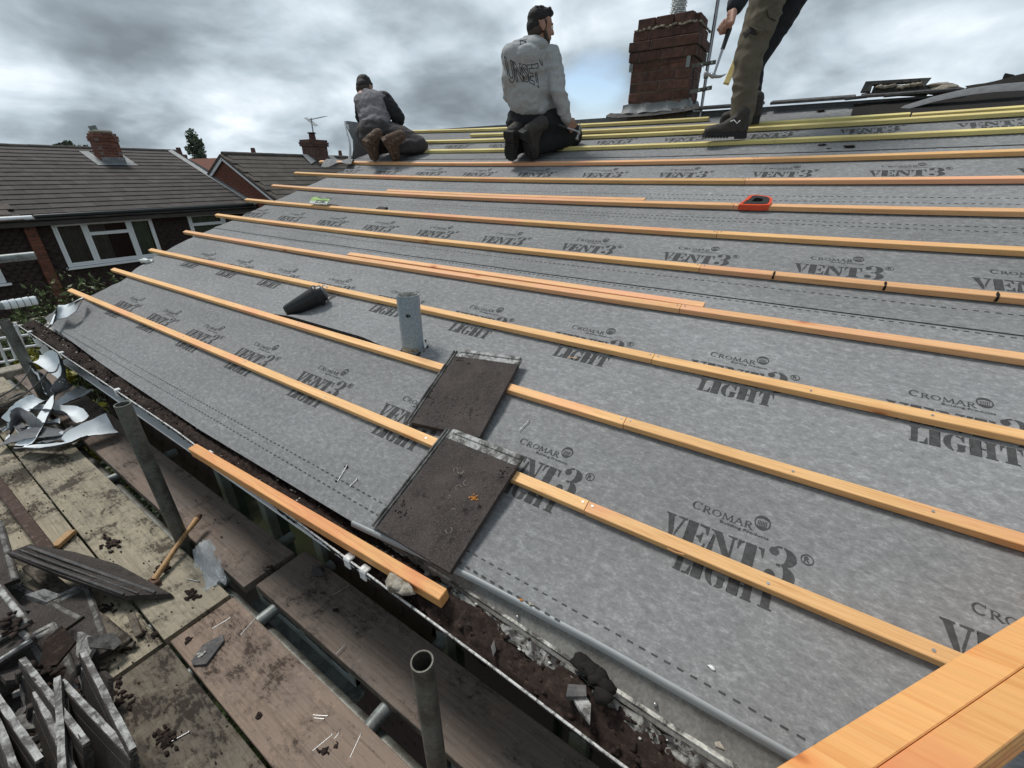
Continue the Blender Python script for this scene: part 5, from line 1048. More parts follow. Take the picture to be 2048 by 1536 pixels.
# ------------------------------------------------------------------ neighbouring houses
YF = 16.0
def r1z(y, z0=-.05, a=.33): return z0+a*(y-YF)
def pin(m, x0, x1, y0, y1, z0, z1, ch=0.0): m.box(((x0+x1)/2, (y0+y1)/2, (z0+z1)/2), (abs(x1-x0), abs(y1-y0), abs(z1-z0)), ch=ch)
n1 = thing('terraced_house', 'terraced house opposite with dark tiled roof, brick pier and white-framed windows', 'house')
W1 = (2.17, 4.30, -1.33, -.24); W2 = (5.22, 7.0, -1.30, -.22); W0 = (-1.6, .98, -1.50, -.48)
m = MB(); xs = sorted([-6, 7.25]+[w for W in (W0, W1, W2) for w in W[:2]])
for a, b in zip(xs, xs[1:]):
    W = next((W for W in (W0, W1, W2) if W[0] <= (a+b)/2 <= W[1]), None)
    if W: pin(m, a, b, YF, YF+.25, GZ, W[2]); pin(m, a, b, YF, YF+.25, W[3], -.10)
    else: pin(m, a, b, YF, YF+.25, GZ, -.10)
pin(m, -6, -5.8, YF+.25, 26, GZ, -.1); pin(m, -6, 7.25, 25.8, 26, GZ, -.1); m.obj('wall', M['hung'], n1)
m = MB()
for r in range(34):
    z = -.14-r*.095
    for c in range(66):
        x = -3.4+c*.165+(r % 2)*.0825
        if x > 7.2 or any(W[0]-.06 < x < W[1]+.06 and W[2]-.10 < z < W[3]+.06 for W in (W0, W1, W2)) or 1.58 < x < 1.96: continue
        y = YF-.006-.010*((r*7+c*3) % 3)/3
        m.add([(x-.078, y, z+.05), (x+.078, y, z+.05), (x+.078, y-.020, z-.02), (x+.05, y-.024, z-.055), (x, y-.026, z-.072), (x-.05, y-.024, z-.055), (x-.078, y-.020, z-.02), (x-.07, YF, z-.05), (x+.07, YF, z-.05)], [(0, 6, 5, 4, 3, 2, 1), (6, 7, 8, 2, 3, 4, 5)])
o = m.obj('hung_tiles', M['hung'], n1, fix=False); o['kind'] = 'stuff'
rr = random.Random(12)
MB().box((1.77, YF-.03, -2.95), (.19, .10, 5.7)).obj('pier_core', M['joint'], n1)
for c in range(40):
    z = -.20-c*.075
    if c % 2: brick(Vector((1.77, YF-.045, z)), (.215, .10, .064), None, 'brick', n1)
    else:
        for s in (-.056, .056): brick(Vector((1.77+s, YF-.045, z)), (.102, .10, .064), None, 'brick', n1)
def window(W, par, spl):
    x0, x1, z0, z1 = W; fw_ = .055
    def bar(m, a, b, c, d, dy=0.0): pin(m, a, b, YF-.035-dy, YF+.04, c, d, ch=.008)
    m = MB(); bar(m, x0, x1, z1-fw_, z1); bar(m, x0, x1, z0, z0+fw_); bar(m, x0, x0+fw_, z0+fw_, z1-fw_); bar(m, x1-fw_, x1, z0+fw_, z1-fw_)
    w = m.obj('window', M['white_far'], par); MB().box(((x0+x1)/2, YF-.05, z0-.035), (x1-x0+.12, .16, .05), ch=.006).obj('sill', M['white_far'], w)
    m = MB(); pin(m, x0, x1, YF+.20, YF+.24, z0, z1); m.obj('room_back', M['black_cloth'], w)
    xs_ = [x0+fw_*.5]+[x0+(x1-x0)*f for f, _ in spl]+[x1-fw_*.5]
    for i in range(len(xs_)-1):
        a, b = xs_[i], xs_[i+1]; zt = z1-fw_; 
        if i: MB().box((a, YF, (z0+z1)/2), (.045, .085, z1-z0-fw_), ch=.006).obj('mullion', M['white_far'], w)
        cells = [(z0+fw_, zt)] if not (i < len(spl)+1 and SPT[i % len(SPT)]) else [(z0+fw_, z1-(z1-z0)*.30), (z1-(z1-z0)*.30, zt)]
        for c, d in cells:
            m = MB(); f = .042
            for (p, q, r_, s) in ((a+.024, b-.024, c, c+f), (a+.024, b-.024, d-f, d), (a+.024, a+.024+f, c+f, d-f), (b-.024-f, b-.024, c+f, d-f)): pin(m, p, q, YF-.055, YF+.0, r_, s, ch=.006)
            m.obj('frame', M['white_far'], w); m = MB(); pin(m, a+.05, b-.05, YF-.02, YF-.012, c+f*.7, d-f*.7); m.obj('pane', GLT, w)
        if True:
            for (ca, cb) in ((a, min(b, a+(b-a)*(.95 if i != 1 else .5))),):
                m = MB(); A, F = grid(lambda s, q: Vector((ca+.05+(cb-ca-.08)*s, YF+.10+.028*sin(s*(cb-ca)*52), z0+.06+(z1-z0-.1)*q)), lin(0, 1, 60), [0, 1]); m.add(A, F); m.obj('curtain', M['curtain'], w, fix=False)
def clear_glass():
    m = bpy.data.materials.new('clear_glass'); m.use_nodes = True; nt = m.node_tree; nt.nodes.clear()
    o = nt.nodes.new('ShaderNodeOutputMaterial'); g = nt.nodes.new('ShaderNodeBsdfGlossy'); g.inputs['Roughness'].default_value = .03; t = nt.nodes.new('ShaderNodeBsdfTransparent'); t.inputs[0].default_value = (.75, .8, .8, 1)
    mx = nt.nodes.new('ShaderNodeMixShader'); fr_ = nt.nodes.new('ShaderNodeFresnel'); fr_.inputs[0].default_value = 1.5; nt.links.new(fr_.outputs[0], mx.inputs[0]); nt.links.new(t.outputs[0], mx.inputs[1]); nt.links.new(g.outputs[0], mx.inputs[2]); nt.links.new(mx.outputs[0], o.inputs[0]); return m
GLT = clear_glass()
SPT = [0, 1, 0]; window(W1, n1, [(.29, 0), (.735, 0)])
SPT = [1, 0]; window(W2, n1, [(.55, 0)])
SPT = [0, 0]; window(W0, n1, [(.5, 0)])
# eaves boards and gutters
m = MB(); pin(m, 1.95, 7.1, YF-.22, YF-.20, -.20, -.105); pin(m, 1.95, 7.1, YF-.20, YF, -.20, -.185); m.obj('fascia', M['white_far'], n1)
m = MB(); m.tube([(1.9, YF-.28, -.075), (7.15, YF-.28, -.065)], .058, 12); m.obj('gutter', M['gutter_black'], n1)
m = MB(); pin(m, -5.9, 1.80, YF-.24, YF-.20, -.17, -.075); m.tube([(-5.9, YF-.30, -.085), (1.86, YF-.30, -.085)], .055, 12); pin(m, -5.9, 1.80, YF-.2, YF, -.17, -.15); m.obj('white_gutter', M['white_far'], n1)
# roof: deck and tiles course by course
m = MB(); m.prism([Vector((0, YF-.30, r1z(YF-.30)-.03)), Vector((0, 21, r1z(21)-.03)), Vector((0, 26.3, r1z(21)-1.8)), Vector((0, 26.3, r1z(21)-1.9)), Vector((0, 21, r1z(21)-.13)), Vector((0, YF-.30, r1z(YF-.30)-.13))], (-6, 0, 0), (7.25, 0, 0)); m.obj('roof', M['rooftile'], n1)
rl = sqrt(5.3**2+(5.3*.33)**2); nc = 17; th1 = math.atan(.33); gg = rl/nc
m = MB(); m.box((0, 0, 0), (.298, gg+.055, .034), ch=.003); tme = m.mesh('roof_tile'); tme.materials.append(M['rooftile'])
tb = MB(); tlist = []
for c in range(nc):
    for k in range(45):
        x = -6+.15+k*.30+(c % 2)*.15; d = (c+.5)*gg
        xr = 7.25
        if x > xr: continue
        y = YF-.30+d*cos(th1); z = r1z(YF-.30)+d*sin(th1)
        tlist.append((x, y, z))
tlist.sort(key=lambda q: (0 if (q[0] > .9) else 1, (Vector(q)-CAM).length))
for i, (x, y, z) in enumerate(tlist):
    rz = .02 if x > 1.8 or y > 17.2 else .02
    if i < 300:
        o = bpy.data.objects.new('roof_tile', tme); COL.objects.link(o); o.parent = n1; o.location = (x, y-.02, z+.012+rr.uniform(-.002, .002)); o.rotation_euler = (th1-.062, rr.uniform(-.006, .006), rr.uniform(-.004, .004))
    else: tb.box((x, y-.02, z+.012), (.296, gg+.055, .034), rotm('X', th1-.062))
o = tb.obj('more_roof_tiles', M['rooftile'], n1, fix=False); o['kind'] = 'stuff'
m = MB()
for k in range(30):
    x = -5.8+k*.45; 
    if x > 7.3: break
    o_ = MB(); 
    o_.tube([(x-.22, 21, r1z(21)-.035+.004*(k % 2)), (x+.22, 21, r1z(21)-.035+.004*(k % 2))], .115, 12).obj('ridge_tile', M['rooftile'], n1)
# older roof at the lower left of the same terrace
m = MB()
for c in range(3):
    for k in range(24): m.box((1.55-.3*k-(c % 2)*.12, YF-.22+c*.30, r1z(YF-.22+c*.30)+.055+.008*c), (.296, .36, .022), rotm('X', th1-.03) @ rotm('Z', rr.uniform(-.02, .02)))
o = m.obj('old_roof_tiles', M['rooftile_brown'], n1, fix=False); o['kind'] = 'stuff'
nch = chimney('chimney', 'red brick chimney on the roof of the terraced house opposite, lead round its foot', 4.74, 5.32, 19.6, 20.2, 1.25, 2.02, 10, 'brick', 'joint', corb=(0, 0, 0, 0, 0, 0, 0, .03, .03, 0), rs=8)
MB().box((5.02, 19.9, 2.06), (.5, .5, .09), ch=.03).obj('flaunching', M['mortar'], nch); MB().box((4.86, 19.85, 2.15), (.18, .14, .16), rotm('Y', -.2), ch=.01).obj('chimney_pot', M['galv_light'], nch)
m = MB()
for (x0, x1, y0, y1) in ((4.50, 4.74, 19.4, 20.6), (5.32, 5.56, 19.4, 20.6), (4.50, 5.56, 19.35, 19.6)): m.add([(x0, y0, r1z(y0)+.055), (x1, y0, r1z(y0)+.055), (x1, y1, r1z(y1)+.055), (x0, y1, r1z(y1)+.055)], [(0, 1, 2, 3)])
m.box((5.03, 19.59, 1.26), (.62, .012, .16)); m.obj('lead_flashing', M['lead'], nch)
# the next house along, stepped forward with a brick gable
n2 = thing('stepped_terrace_house', 'neighbouring house with brick gable and white bargeboards stepping above the dark roof', 'house')
GX2 = 7.30; RY, RZ2, SL = 17.23, 1.42, .475; EY = 13.45
m = MB(); m.prism([Vector((0, EY+.15, GZ)), Vector((0, EY+.15, RZ2-SL*(RY-EY-.15)-.12)), Vector((0, RY, RZ2-.12)), Vector((0, 2*RY-EY-.15, RZ2-SL*(RY-EY-.15)-.12)), Vector((0, 2*RY-EY-.15, GZ))], (GX2+.03, 0, 0), (GX2+.25, 0, 0)); pin(m, GX2+.3, 19, EY+.15, EY+.3, GZ, -.5); m.obj('gable_wall', M['joint_dark'], n2)
m = MB(); ct = 0
for c in range(50):
    z = RZ2-.16-.075*c
    if z < -2.4: break
    half = (RZ2-.14-z)/SL; y0, y1 = max(EY+.16, RY-half), min(RY+half, 2*RY-EY-.16); y = y0+(.11 if c % 2 else 0)
    while y < y1-.05:
        if z > r1z(y)-.4 or y < YF: m.box((GX2+.022, min(y+.11, y1-.02), z), (.03, .206, .064)); ct += 1
        y += .225
o = m.obj('gable_bricks', M['brick'], n2, fix=False); o['kind'] = 'stuff'
for sgn in (-1, 1):
    a = Vector((GX2-.05, RY, RZ2-.02)); L2 = (RY-EY+.2); b = Vector((GX2-.05, RY+sgn*L2, RZ2-.02-SL*L2)); m = MB(); d = b-a; m.box((a+b)/2+Vector((0, 0, -.06)), (d.length, .03, .15), frame(d), ch=.004); m.obj('bargeboard', M['white_far'], n2)
m = MB(); m.prism([Vector((0, EY-.05, RZ2-SL*(RY-EY+.05)+.03)), Vector((0, RY, RZ2+.03)), Vector((0, 2*RY-EY+.05, RZ2-SL*(RY-EY+.05)+.03)), Vector((0, 2*RY-EY+.05, RZ2-SL*(RY-EY+.05)-.05)), Vector((0, RY, RZ2-.05)), Vector((0, EY-.05, RZ2-SL*(RY-EY+.05)-.05))], (GX2-.09, 0, 0), (20, 0, 0)); m.obj('roof', M['rooftile_brown'], n2)
th2 = math.atan(SL); m = MB(); g2 = .30; tt = []
for c in range(14):
    d = .05+c*g2
    for k in range(42):
        x = GX2+.08+k*.30+(c % 2)*.15; y = EY-.02+d*cos(th2); z = RZ2-SL*(RY-y)+.05; tt.append((x, y, z))
m0 = MB(); m0.box((0, 0, 0), (.298, g2+.06, .022), ch=.003); tme2 = m0.mesh('roof_tile'); tme2.materials.append(simple('rooftile_moss', (.062, .054, .046), .88, .25, 4, objvar=.2, dirt=((.10, .095, .07), .62), bump=.002, bscale=40))
tt.sort(key=lambda q: (0 if q[1] > 14.2 else 1, q[0]))
for i, q in enumerate(tt):
    if i < 280: o = bpy.data.objects.new('roof_tile', tme2); COL.objects.link(o); o.parent = n2; o.location = q; o.rotation_euler = (th2-.05, 0, rr.uniform(-.006, .006))
    else: m.box(q, (.298, g2+.06, .022), rotm('X', th2-.05))
o = m.obj('more_roof_tiles', M['rooftile_brown'], n2, fix=False); o['kind'] = 'stuff'
for k in range(27): MB().tube([(GX2+.0+k*.45, RY, RZ2+.0), (GX2+.44+k*.45, RY, RZ2+.004)], .115, 10).obj('ridge_tile', tme2.materials[0], n2)
m = MB(); m.add([(GX2-.14, YF-.25, r1z(YF-.25)+.06), (GX2+.02, YF-.25, r1z(YF-.25)+.09), (GX2+.02, 21, r1z(21)+.09), (GX2-.14, 21, r1z(21)+.06), (GX2+.015, YF-.25, r1z(YF-.25)+.26), (GX2+.015, 18.5, r1z(18.5)+.20)], [(0, 1, 2, 3), (1, 4, 5, 2)]); m.obj('lead_flashing', M['lead'], n1, fix=False)
p = vy(636, 335, RY); ch2 = chimney('chimney', 'blackened brick chimney with a small pot and a television aerial on the stepped roof', p.x-.36, p.x+.36, RY-.30, RY+.30, RZ2-.15, RZ2+.62, 10, 'brick_dark', 'joint_dark', corb=(0,)*7+(.05, .06, .03), rs=11)
MB().tube([(p.x-.02, RY, RZ2+.60), (p.x-.02, RY, RZ2+.84)], [.13, .11], 12, hollow=.8).obj('chimney_pot', M['brick_dark'], ch2, fix=False); MB().tube([(p.x-.02, RY, RZ2+.83), (p.x-.02, RY, RZ2+.87)], .15, 12).obj('pot_rim', M['moss_black'], ch2)
m = MB()
for (x0, x1) in ((p.x-.75, p.x-.36), (p.x+.36, p.x+.7)): m.add([(x0, RY-.7, RZ2-SL*.7+.10), (x1, RY-.5, RZ2-SL*.5+.12), (x1, RY-.05, RZ2+.12), (x0+.1, RY-.1, RZ2+.10)], [(0, 1, 2, 3)])
m.obj('lead_flashing', M['lead'], ch2)
t = thing('television_aerial', 'thin television aerial on a pole strapped to the blackened chimney', 'aerial'); a, b = vy(630, 290, RY), vy(622, 236, RY)
MB().tube([a-Vector((0, 0, .5)), a, b], .022, 8).obj('pole', M['galv_light'], t)
c0, c1 = vy(617, 240, RY), vy(649, 233, RY); MB().tube([c0, c1], .016, 6).obj('boom', M['galv_light'], t)
for f in (.05, .12, .2): c = c0.lerp(c1, f); MB().tube([c-Vector((.0, .3, .22)), c+Vector((0, .3, .08))], .012, 6).obj('element', M['galv_light'], t)
for f in (.35, .5, .65, .8, .95): c = c0.lerp(c1, f); MB().tube([c-Vector((.0, .22, .0)), c+Vector((0, .22, 0))], .009, 5).obj('element', M['galv_light'], t)
for i, (px, py, D, w, h, lb) in enumerate(((360, 309, 34, .55, 1.1, 'tiny distant chimney with a pot left of the tall tree'), (508, 309, 32, .5, 1.0, 'tiny distant chimney behind the stepped roof ridge'), (681, 311, 36, .6, 1.0, 'small dark distant chimney stack right beside the membrane flap'))):
    c = vy(px, py, D); t = thing('distant_chimney', lb, 'chimney'); MB().box((c.x, D, c.z-1.2), (w, w, 2.4), ch=.02).obj('stack', M['brick_dark'], t); MB().tube([(c.x, D, c.z-.02), (c.x, D, c.z+.38)], [.16, .13], 8).obj('pot', M['brick_dark'], t)
# far red roof glimpsed between the two houses
m = MB(); c = vy(436, 318, 27); m.prism([Vector((-3, 0, -2.5)), Vector((0, 0, 0)), Vector((3, 0, -2.5))], (c.x, 25, c.z+.05), (c.x, 31, c.z+.05)); m.v = [tuple(q) for q in m.v]; o = m.obj('distant_roof', M['brick']); tag(o, 'sliver of a far reddish roof between the two dark roofs', 'roof')
# ------------------------------------------------------------------ trees and shrubs
def leaves(name, pts, size, mat, parent, seed=0, elong=1.6):
    rr = random.Random(seed); V, F = [], []
    for p in pts:
        a, b = rr.uniform(0, 6.28), rr.uniform(-.9, .9); d = Vector((cos(a)*cos(b), sin(a)*cos(b), sin(b))); s = Vector((rr.gauss(0, 1), rr.gauss(0, 1), rr.gauss(0, 1))); s = (s-d*s.dot(d)).normalized()
        L2 = size*rr.uniform(.6, 1.5); w = L2/elong; k = len(V); V += [p-d*L2*.5, p+s*w*.5, p+d*L2*.5, p-s*w*.5]; F.append((k, k+1, k+2, k+3))
    m = MB(); m.add(V, F); o = m.obj(name, M[mat], parent, fix=False); return o
def tree(name, label, base, h, rad, mat, seed, nl=5000, size=.3, col=False, cat='tree', trunk=.16, cl=40):
    rr = random.Random(seed); t = thing(name, label, cat); base = Vector(base); m = MB(); tops = []
    m.tube([base, base+Vector((.1, 0, h*.4)), base+Vector((0, .1, h*.8)), base+Vector((0, 0, h*.97))], [trunk, trunk*.7, trunk*.35, trunk*.1], 8)
    for i in range(16):
        z = h*(.25+.65*rr.random()); a = rr.uniform(0, 6.28); r = rad*(.5+.5*rr.random())*(1 if not col else (1-.5*z/h)); q = base+Vector((cos(a)*r, sin(a)*r, z+h*(.12 if col else .08))); m.tube([base+Vector((0, 0, z*.85)), q], [trunk*.25, trunk*.06], 5)
    m.obj('trunk', M['bark'], t); cs = []
    for i in range(cl):
        f = rr.random(); z = h*(.22+.78*f) if col else h*(.35+.6*f); prof = (sin(pi*min(1, .12+.88*f))**.6) if col else sqrt(max(0.05, 1-(2*f-1)**2))
        a = rr.uniform(0, 6.28); r = rad*prof*sqrt(rr.random())*.85; cs.append((base+Vector((cos(a)*r, sin(a)*r, z)), rad*rr.uniform(.22, .42)))
    P = []
    for i in range(nl):
        c, r = rr.choice(cs); v = Vector((rr.gauss(0, 1), rr.gauss(0, 1), rr.gauss(0, 1))).normalized()*r*rr.random()**.35; P.append(c+Vector((v.x, v.y, v.z*(1.5 if col else .8))))
    leaves('crown', P, size, mat, t, seed); return t
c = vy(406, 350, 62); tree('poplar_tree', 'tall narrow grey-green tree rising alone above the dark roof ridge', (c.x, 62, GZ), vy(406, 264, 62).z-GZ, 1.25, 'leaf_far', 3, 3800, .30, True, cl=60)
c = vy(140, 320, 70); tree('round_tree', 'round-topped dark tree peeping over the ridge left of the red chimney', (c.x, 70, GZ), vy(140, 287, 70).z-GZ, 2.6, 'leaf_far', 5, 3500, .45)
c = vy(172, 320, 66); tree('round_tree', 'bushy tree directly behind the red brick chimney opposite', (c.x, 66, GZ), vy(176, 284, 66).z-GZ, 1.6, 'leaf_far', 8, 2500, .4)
def fern(base, top, label, n, mat, spread, seed, leaf=.09, cat='shrub'):
    rr = random.Random(seed); t = thing('shrub', label, cat); base = Vector(base); m = MB(); P = []
    for i in range(n):
        a = rr.uniform(0, 6.28); r = spread*sqrt(rr.random()); tp = Vector((top[0]+cos(a)*r, top[1]+sin(a)*r, top[2]-rr.random()**2*1.3)); md = base.lerp(tp, .6)+Vector((0, 0, .3)); pts = [base, md, tp+Vector((cos(a)*.12, sin(a)*.12, -.03))]
        m.tube(pts, [.014, .009, .003], 4)
        for k in range(26):
            f = rr.random(); q = md.lerp(pts[2], f); P.append(q+Vector((rr.gauss(0, .05), rr.gauss(0, .05), rr.gauss(0, .04))))
    m.obj('stem', M['bark'], t); leaves('foliage', P, leaf, mat, t, seed, 3.0); return t
q = vy(150, 585, 11.5); fern((q.x+.1, 11.5, GZ), (q.x+.05, 11.5, vy(150, 548, 11.5).z), 'leafy green shrub with arching fronds in front of the brick pier', 120, 'leafA', .62, 2, .10)
q = vy(110, 640, 11.0); fern((q.x, 11.0, GZ), (q.x, 11.0, vy(100, 612, 11).z), 'lower green shrub fronds beside the curled membrane corner', 90, 'leafA', .75, 4, .10)
q = vy(8, 640, 10.5); fern((q.x, 10.5, GZ), (q.x, 10.5, vy(8, 612, 10.5).z), 'green shrub fronds at the left edge under the lower guard rail', 60, 'leafA', .45, 6, .10)
q = vy(72, 705, 8.0); tree('bush', 'yellow-green bush glowing between the left post and the gutter', (q.x, 8.0, GZ), vy(75, 672, 8).z-GZ, .42, 'leafB', 13, 5200, .075, cat='bush', trunk=.03, cl=60)
q = vy(30, 790, 6.5); tree('bush', 'grey-green bush behind the foot of the left post', (q.x-.1, 6.6, GZ), vy(30, 745, 6.5).z-GZ, .60, 'leafC', 14, 5200, .07, cat='bush', trunk=.03, cl=50)
rr = random.Random(21)
for i, (x, y, h, r, lb) in enumerate(((-.2, 6.2, 3.6, .75, 'dark green bush below the far end of the gutter'), (-.35, 4.9, 3.3, .7, 'dark bush showing under the gutter beyond the tall post'), (-.55, 3.2, 2.6, .6, 'low dark bush glimpsed through the gap between boards'), (.6, 8.6, 3.6, 1.0, 'dark bush in the garden behind the verge'), (-1.6, 7.5, 3.0, .9, 'dark bush low down at the left edge'))):
    tree('bush', lb, (x, y, GZ), h, r, 'leafC' if i != 2 else 'leafA', 30+i, 4200, .08, cat='bush', trunk=.03, cl=40)
o = put('patio', MB().box((-2.2, .5, GZ+.30), (5, 8, .12)).mesh('patio'), simple('patio_brown', (.030, .020, .017), .8, .25, 1.5)); tag(o, 'dark brown paving far below the scaffold', kind='structure')
# pale greenhouse frame and garden wall at the left
t = thing('greenhouse_frame', 'white lattice frame of a small greenhouse at the left edge behind the post', 'greenhouse'); gy_ = 8.8
def gb_(a, b, r): MB().tube([vy(*a, gy_), vy(*b, gy_)], r, 6).obj('bar', M['white_far'], t)
gb_((57, 648), (98, 715), .05)
for a, b in (((-10, 657), (60, 650)), ((-10, 678), (70, 668)), ((-10, 702), (80, 690)), ((-20, 728), (90, 712)), ((5, 645), (38, 735)), ((-18, 650), (18, 735)), ((30, 645), (62, 735))): gb_(a, b, .018)
m = MB(); a, b = vy(-60, 755, 7.4), vy(60, 740, 7.4); m.box(((a.x+b.x)/2-.3, 7.4, (a.z+GZ)/2), (b.x-a.x+.6, .22, a.z-GZ), ch=.01); o = m.obj('garden_wall', M['mortar']); tag(o, 'low pale rendered garden wall at the left edge', 'wall')
m = MB(); a, b = vy(-60, 660, 12.6), vy(150, 640, 12.6); m.box(((a.x+b.x)/2, 12.6, (a.z+GZ)/2), (b.x-a.x, .12, a.z-GZ), ch=.01); o = m.obj('garden_wall', M['mortar']); tag(o, 'pale wall top showing below the arching shrub by the membrane corner', 'wall')
m = MB(); c = dp(18, 800, 3.0); m.box(c+Vector((-.15, .0, -.03)), (.50, .22, .10), rotm('Z', .2), ch=.006); o = m.obj('sleeper', M['board_dark']); tag(o, 'dark weathered timber block at the left edge under the wires', 'timber')
# ------------------------------------------------------------------ people
def cone(m, p, q, r0, r1, sub=5, seg=14):
    p, q = Vector(p), Vector(q); n = 4
    m.tube([p.lerp(q, i/n) for i in range(n+1)], [r0+(r1-r0)*i/n for i in range(n+1)], seg); m.blob(p, r0, 2, 0); m.blob(q, r1, 2, 0)
def chain(m, pts):
    for (p, r), (q, s) in zip(pts, pts[1:]): cone(m, p, q, r, s)
def ell(m, c, r, R=None): m.blob(c, r, 3, 0, R=R)
def skin_over(m, name, mat, parent, vox=.010, smooth=8, wr=0.0, wf=14.0, seed=0, fold=None):
    me = m.mesh('tmp'); o = bpy.data.objects.new('tmp', me); COL.objects.link(o)
    a = o.modifiers.new('r', 'REMESH'); a.mode = 'VOXEL'; a.voxel_size = vox; b = o.modifiers.new('s', 'SMOOTH'); b.factor = .5; b.iterations = smooth
    dg = bpy.context.evaluated_depsgraph_get(); me2 = bpy.data.meshes.new_from_object(o.evaluated_get(dg)); COL.objects.unlink(o); bpy.data.objects.remove(o); bpy.data.meshes.remove(me)
    me2.name = name
    if wr:
        no = [v.normal.copy() for v in me2.vertices]
        for v, n_ in zip(me2.vertices, no):
            p = v.co; s = noise.noise(Vector((p.x*wf*.6, p.y*wf*.6, p.z*wf*1.5+seed)))+.5*noise.noise(p*wf*1.9+Vector((seed, 0, 0))); k = 1-abs(s)*1.7
            v.co = p+n_*(wr*(k-.45)+(fold(p) if fold else 0))
    for q in me2.polygons: q.use_smooth = True
    me2.materials.clear(); me2.materials.append(M[mat]); return put(name, me2, None, parent)
def hand(name, parent, wrist, palm_dir, back, curl, side=1, k=1.0, mat='skin', grip=None):
    x = Vector(palm_dir).normalized(); z = Vector(back); z = (z-x*z.dot(x)).normalized(); y = z.cross(x)*side; W = Vector(wrist); P = lambda a, b, c: W+(x*a+y*b+z*c)*k
    m = MB(); cone(m, P(-.02, 0, 0), P(.01, 0, 0), .024*k, .026*k)
    for i, b in enumerate((-.030, -.010, .011, .031)): cone(m, P(.012, b*.6, 0), P(.082, b, .0), .019*k, .0125*k)
    L_ = (.062, .078, .083, .074)
    for i, b in enumerate((-.031, -.010, .011, .031)):
        p = P(.080, b, 0); a = 0
        for sgi, fr_ in enumerate((.45, .31, .26)):
            a += curl*(.9, 1.15, .8)[sgi]; q = p+(x*cos(a)-z*sin(a))*L_[i]*fr_*k; cone(m, p, q, (.0098-.0011*sgi)*k, (.0090-.0011*sgi)*k); p = q
    p = P(.022, .030, -.004); q = P(.050, .052, -.020-.01*curl); r = P(.078, .048-.016*curl, -.036-.010*curl); cone(m, p, q, .0150*k, .0115*k); cone(m, q, r, .0112*k, .0090*k)
    return skin_over(m, name, mat, parent, .0032, 3)
def head(par, c, f, upv, r=1.0, beard=False, hairlen=0.0, name='head'):
    f = Vector(f).normalized(); u = Vector(upv); u = (u-f*u.dot(f)).normalized(); s = f.cross(u); R = Matrix((f, s, u)).transposed(); c = Vector(c); P = lambda a, b, d: c+(R @ Vector((a, b, d)))*r
    m = MB(); ell(m, P(-.012, 0, .030), Vector((.098, .076, .090))*r, R); ell(m, P(.024, 0, -.020), Vector((.068, .060, .085))*r, R); ell(m, P(.040, 0, -.075), Vector((.042, .042, .034))*r, R)
    cone(m, P(.090, 0, .018), P(.104, 0, -.018), .008*r, .014*r); ell(m, P(.078, 0, .030), Vector((.016, .050, .012))*r, R); ell(m, P(.086, 0, -.052), Vector((.010, .024, .006))*r, R); ell(m, P(.084, 0, -.064), Vector((.010, .020, .006))*r, R)
    for b in (-1, 1): ell(m, P(-.008, .074*b, -.008), Vector((.020, .010, .032))*r, R)
    cone(m, P(-.015, 0, -.05), P(-.035, 0, -.14), .056*r, .060*r)
    return m, P, R
def finish_head(m, P, R, r, par, hair_mat='hair', beard=False):
    o = skin_over(m, 'body', 'skin', par, .006, 4)
    for b in (-1, 1):
        e = MB(); e.blob(P(.079, .030*b, .012), .0115*r, 2, 0); eo = e.obj('eye', M['white_far'], par); i_ = MB(); i_.blob(P(.0875, .030*b, .012), .0055*r, 1, 0); i_.obj('iris', M['hair'], eo)
    h = MB(); ell(h, P(-.024, 0, .052), Vector((.093, .078, .080))*r, R); ell(h, P(-.055, 0, .0), Vector((.062, .070, .070))*r, R); ell(h, P(.030, 0, .100), Vector((.060, .060, .030))*r, R); ell(h, P(.040, -.005, .096), Vector((.040, .052, .030))*r, R)
    for i in range(26):
        a = random.Random(i); h.blob(P(a.uniform(-.08, .050), a.uniform(-.05, .05), .108+a.uniform(-.025, .010)), (.020*r, .016*r, .018*r), 1, .4, 2, i)
    skin_over(h, 'hair', hair_mat, par, .006, 4, .0025, 60)
    h = MB(); ell(h, P(-.045, 0, -.030), Vector((.060, .0745, .055))*r, R); 
    for b in (-1, 1): cone(h, P(.006, .066*b, .03), P(.012, .064*b, -.03), .016*r, .010*r)
    skin_over(h, 'short_hair', 'hair_side', par, .007, 3)
    if beard:
        h = MB(); ell(h, P(.036, 0, -.080), Vector((.052, .048, .036))*r, R)
        for b in (-1, 1): cone(h, P(.014, .060*b, -.035), P(.045, .040*b, -.080), .016*r, .020*r)
        skin_over(h, 'beard', 'hair_side', par, .006, 3)
    return o
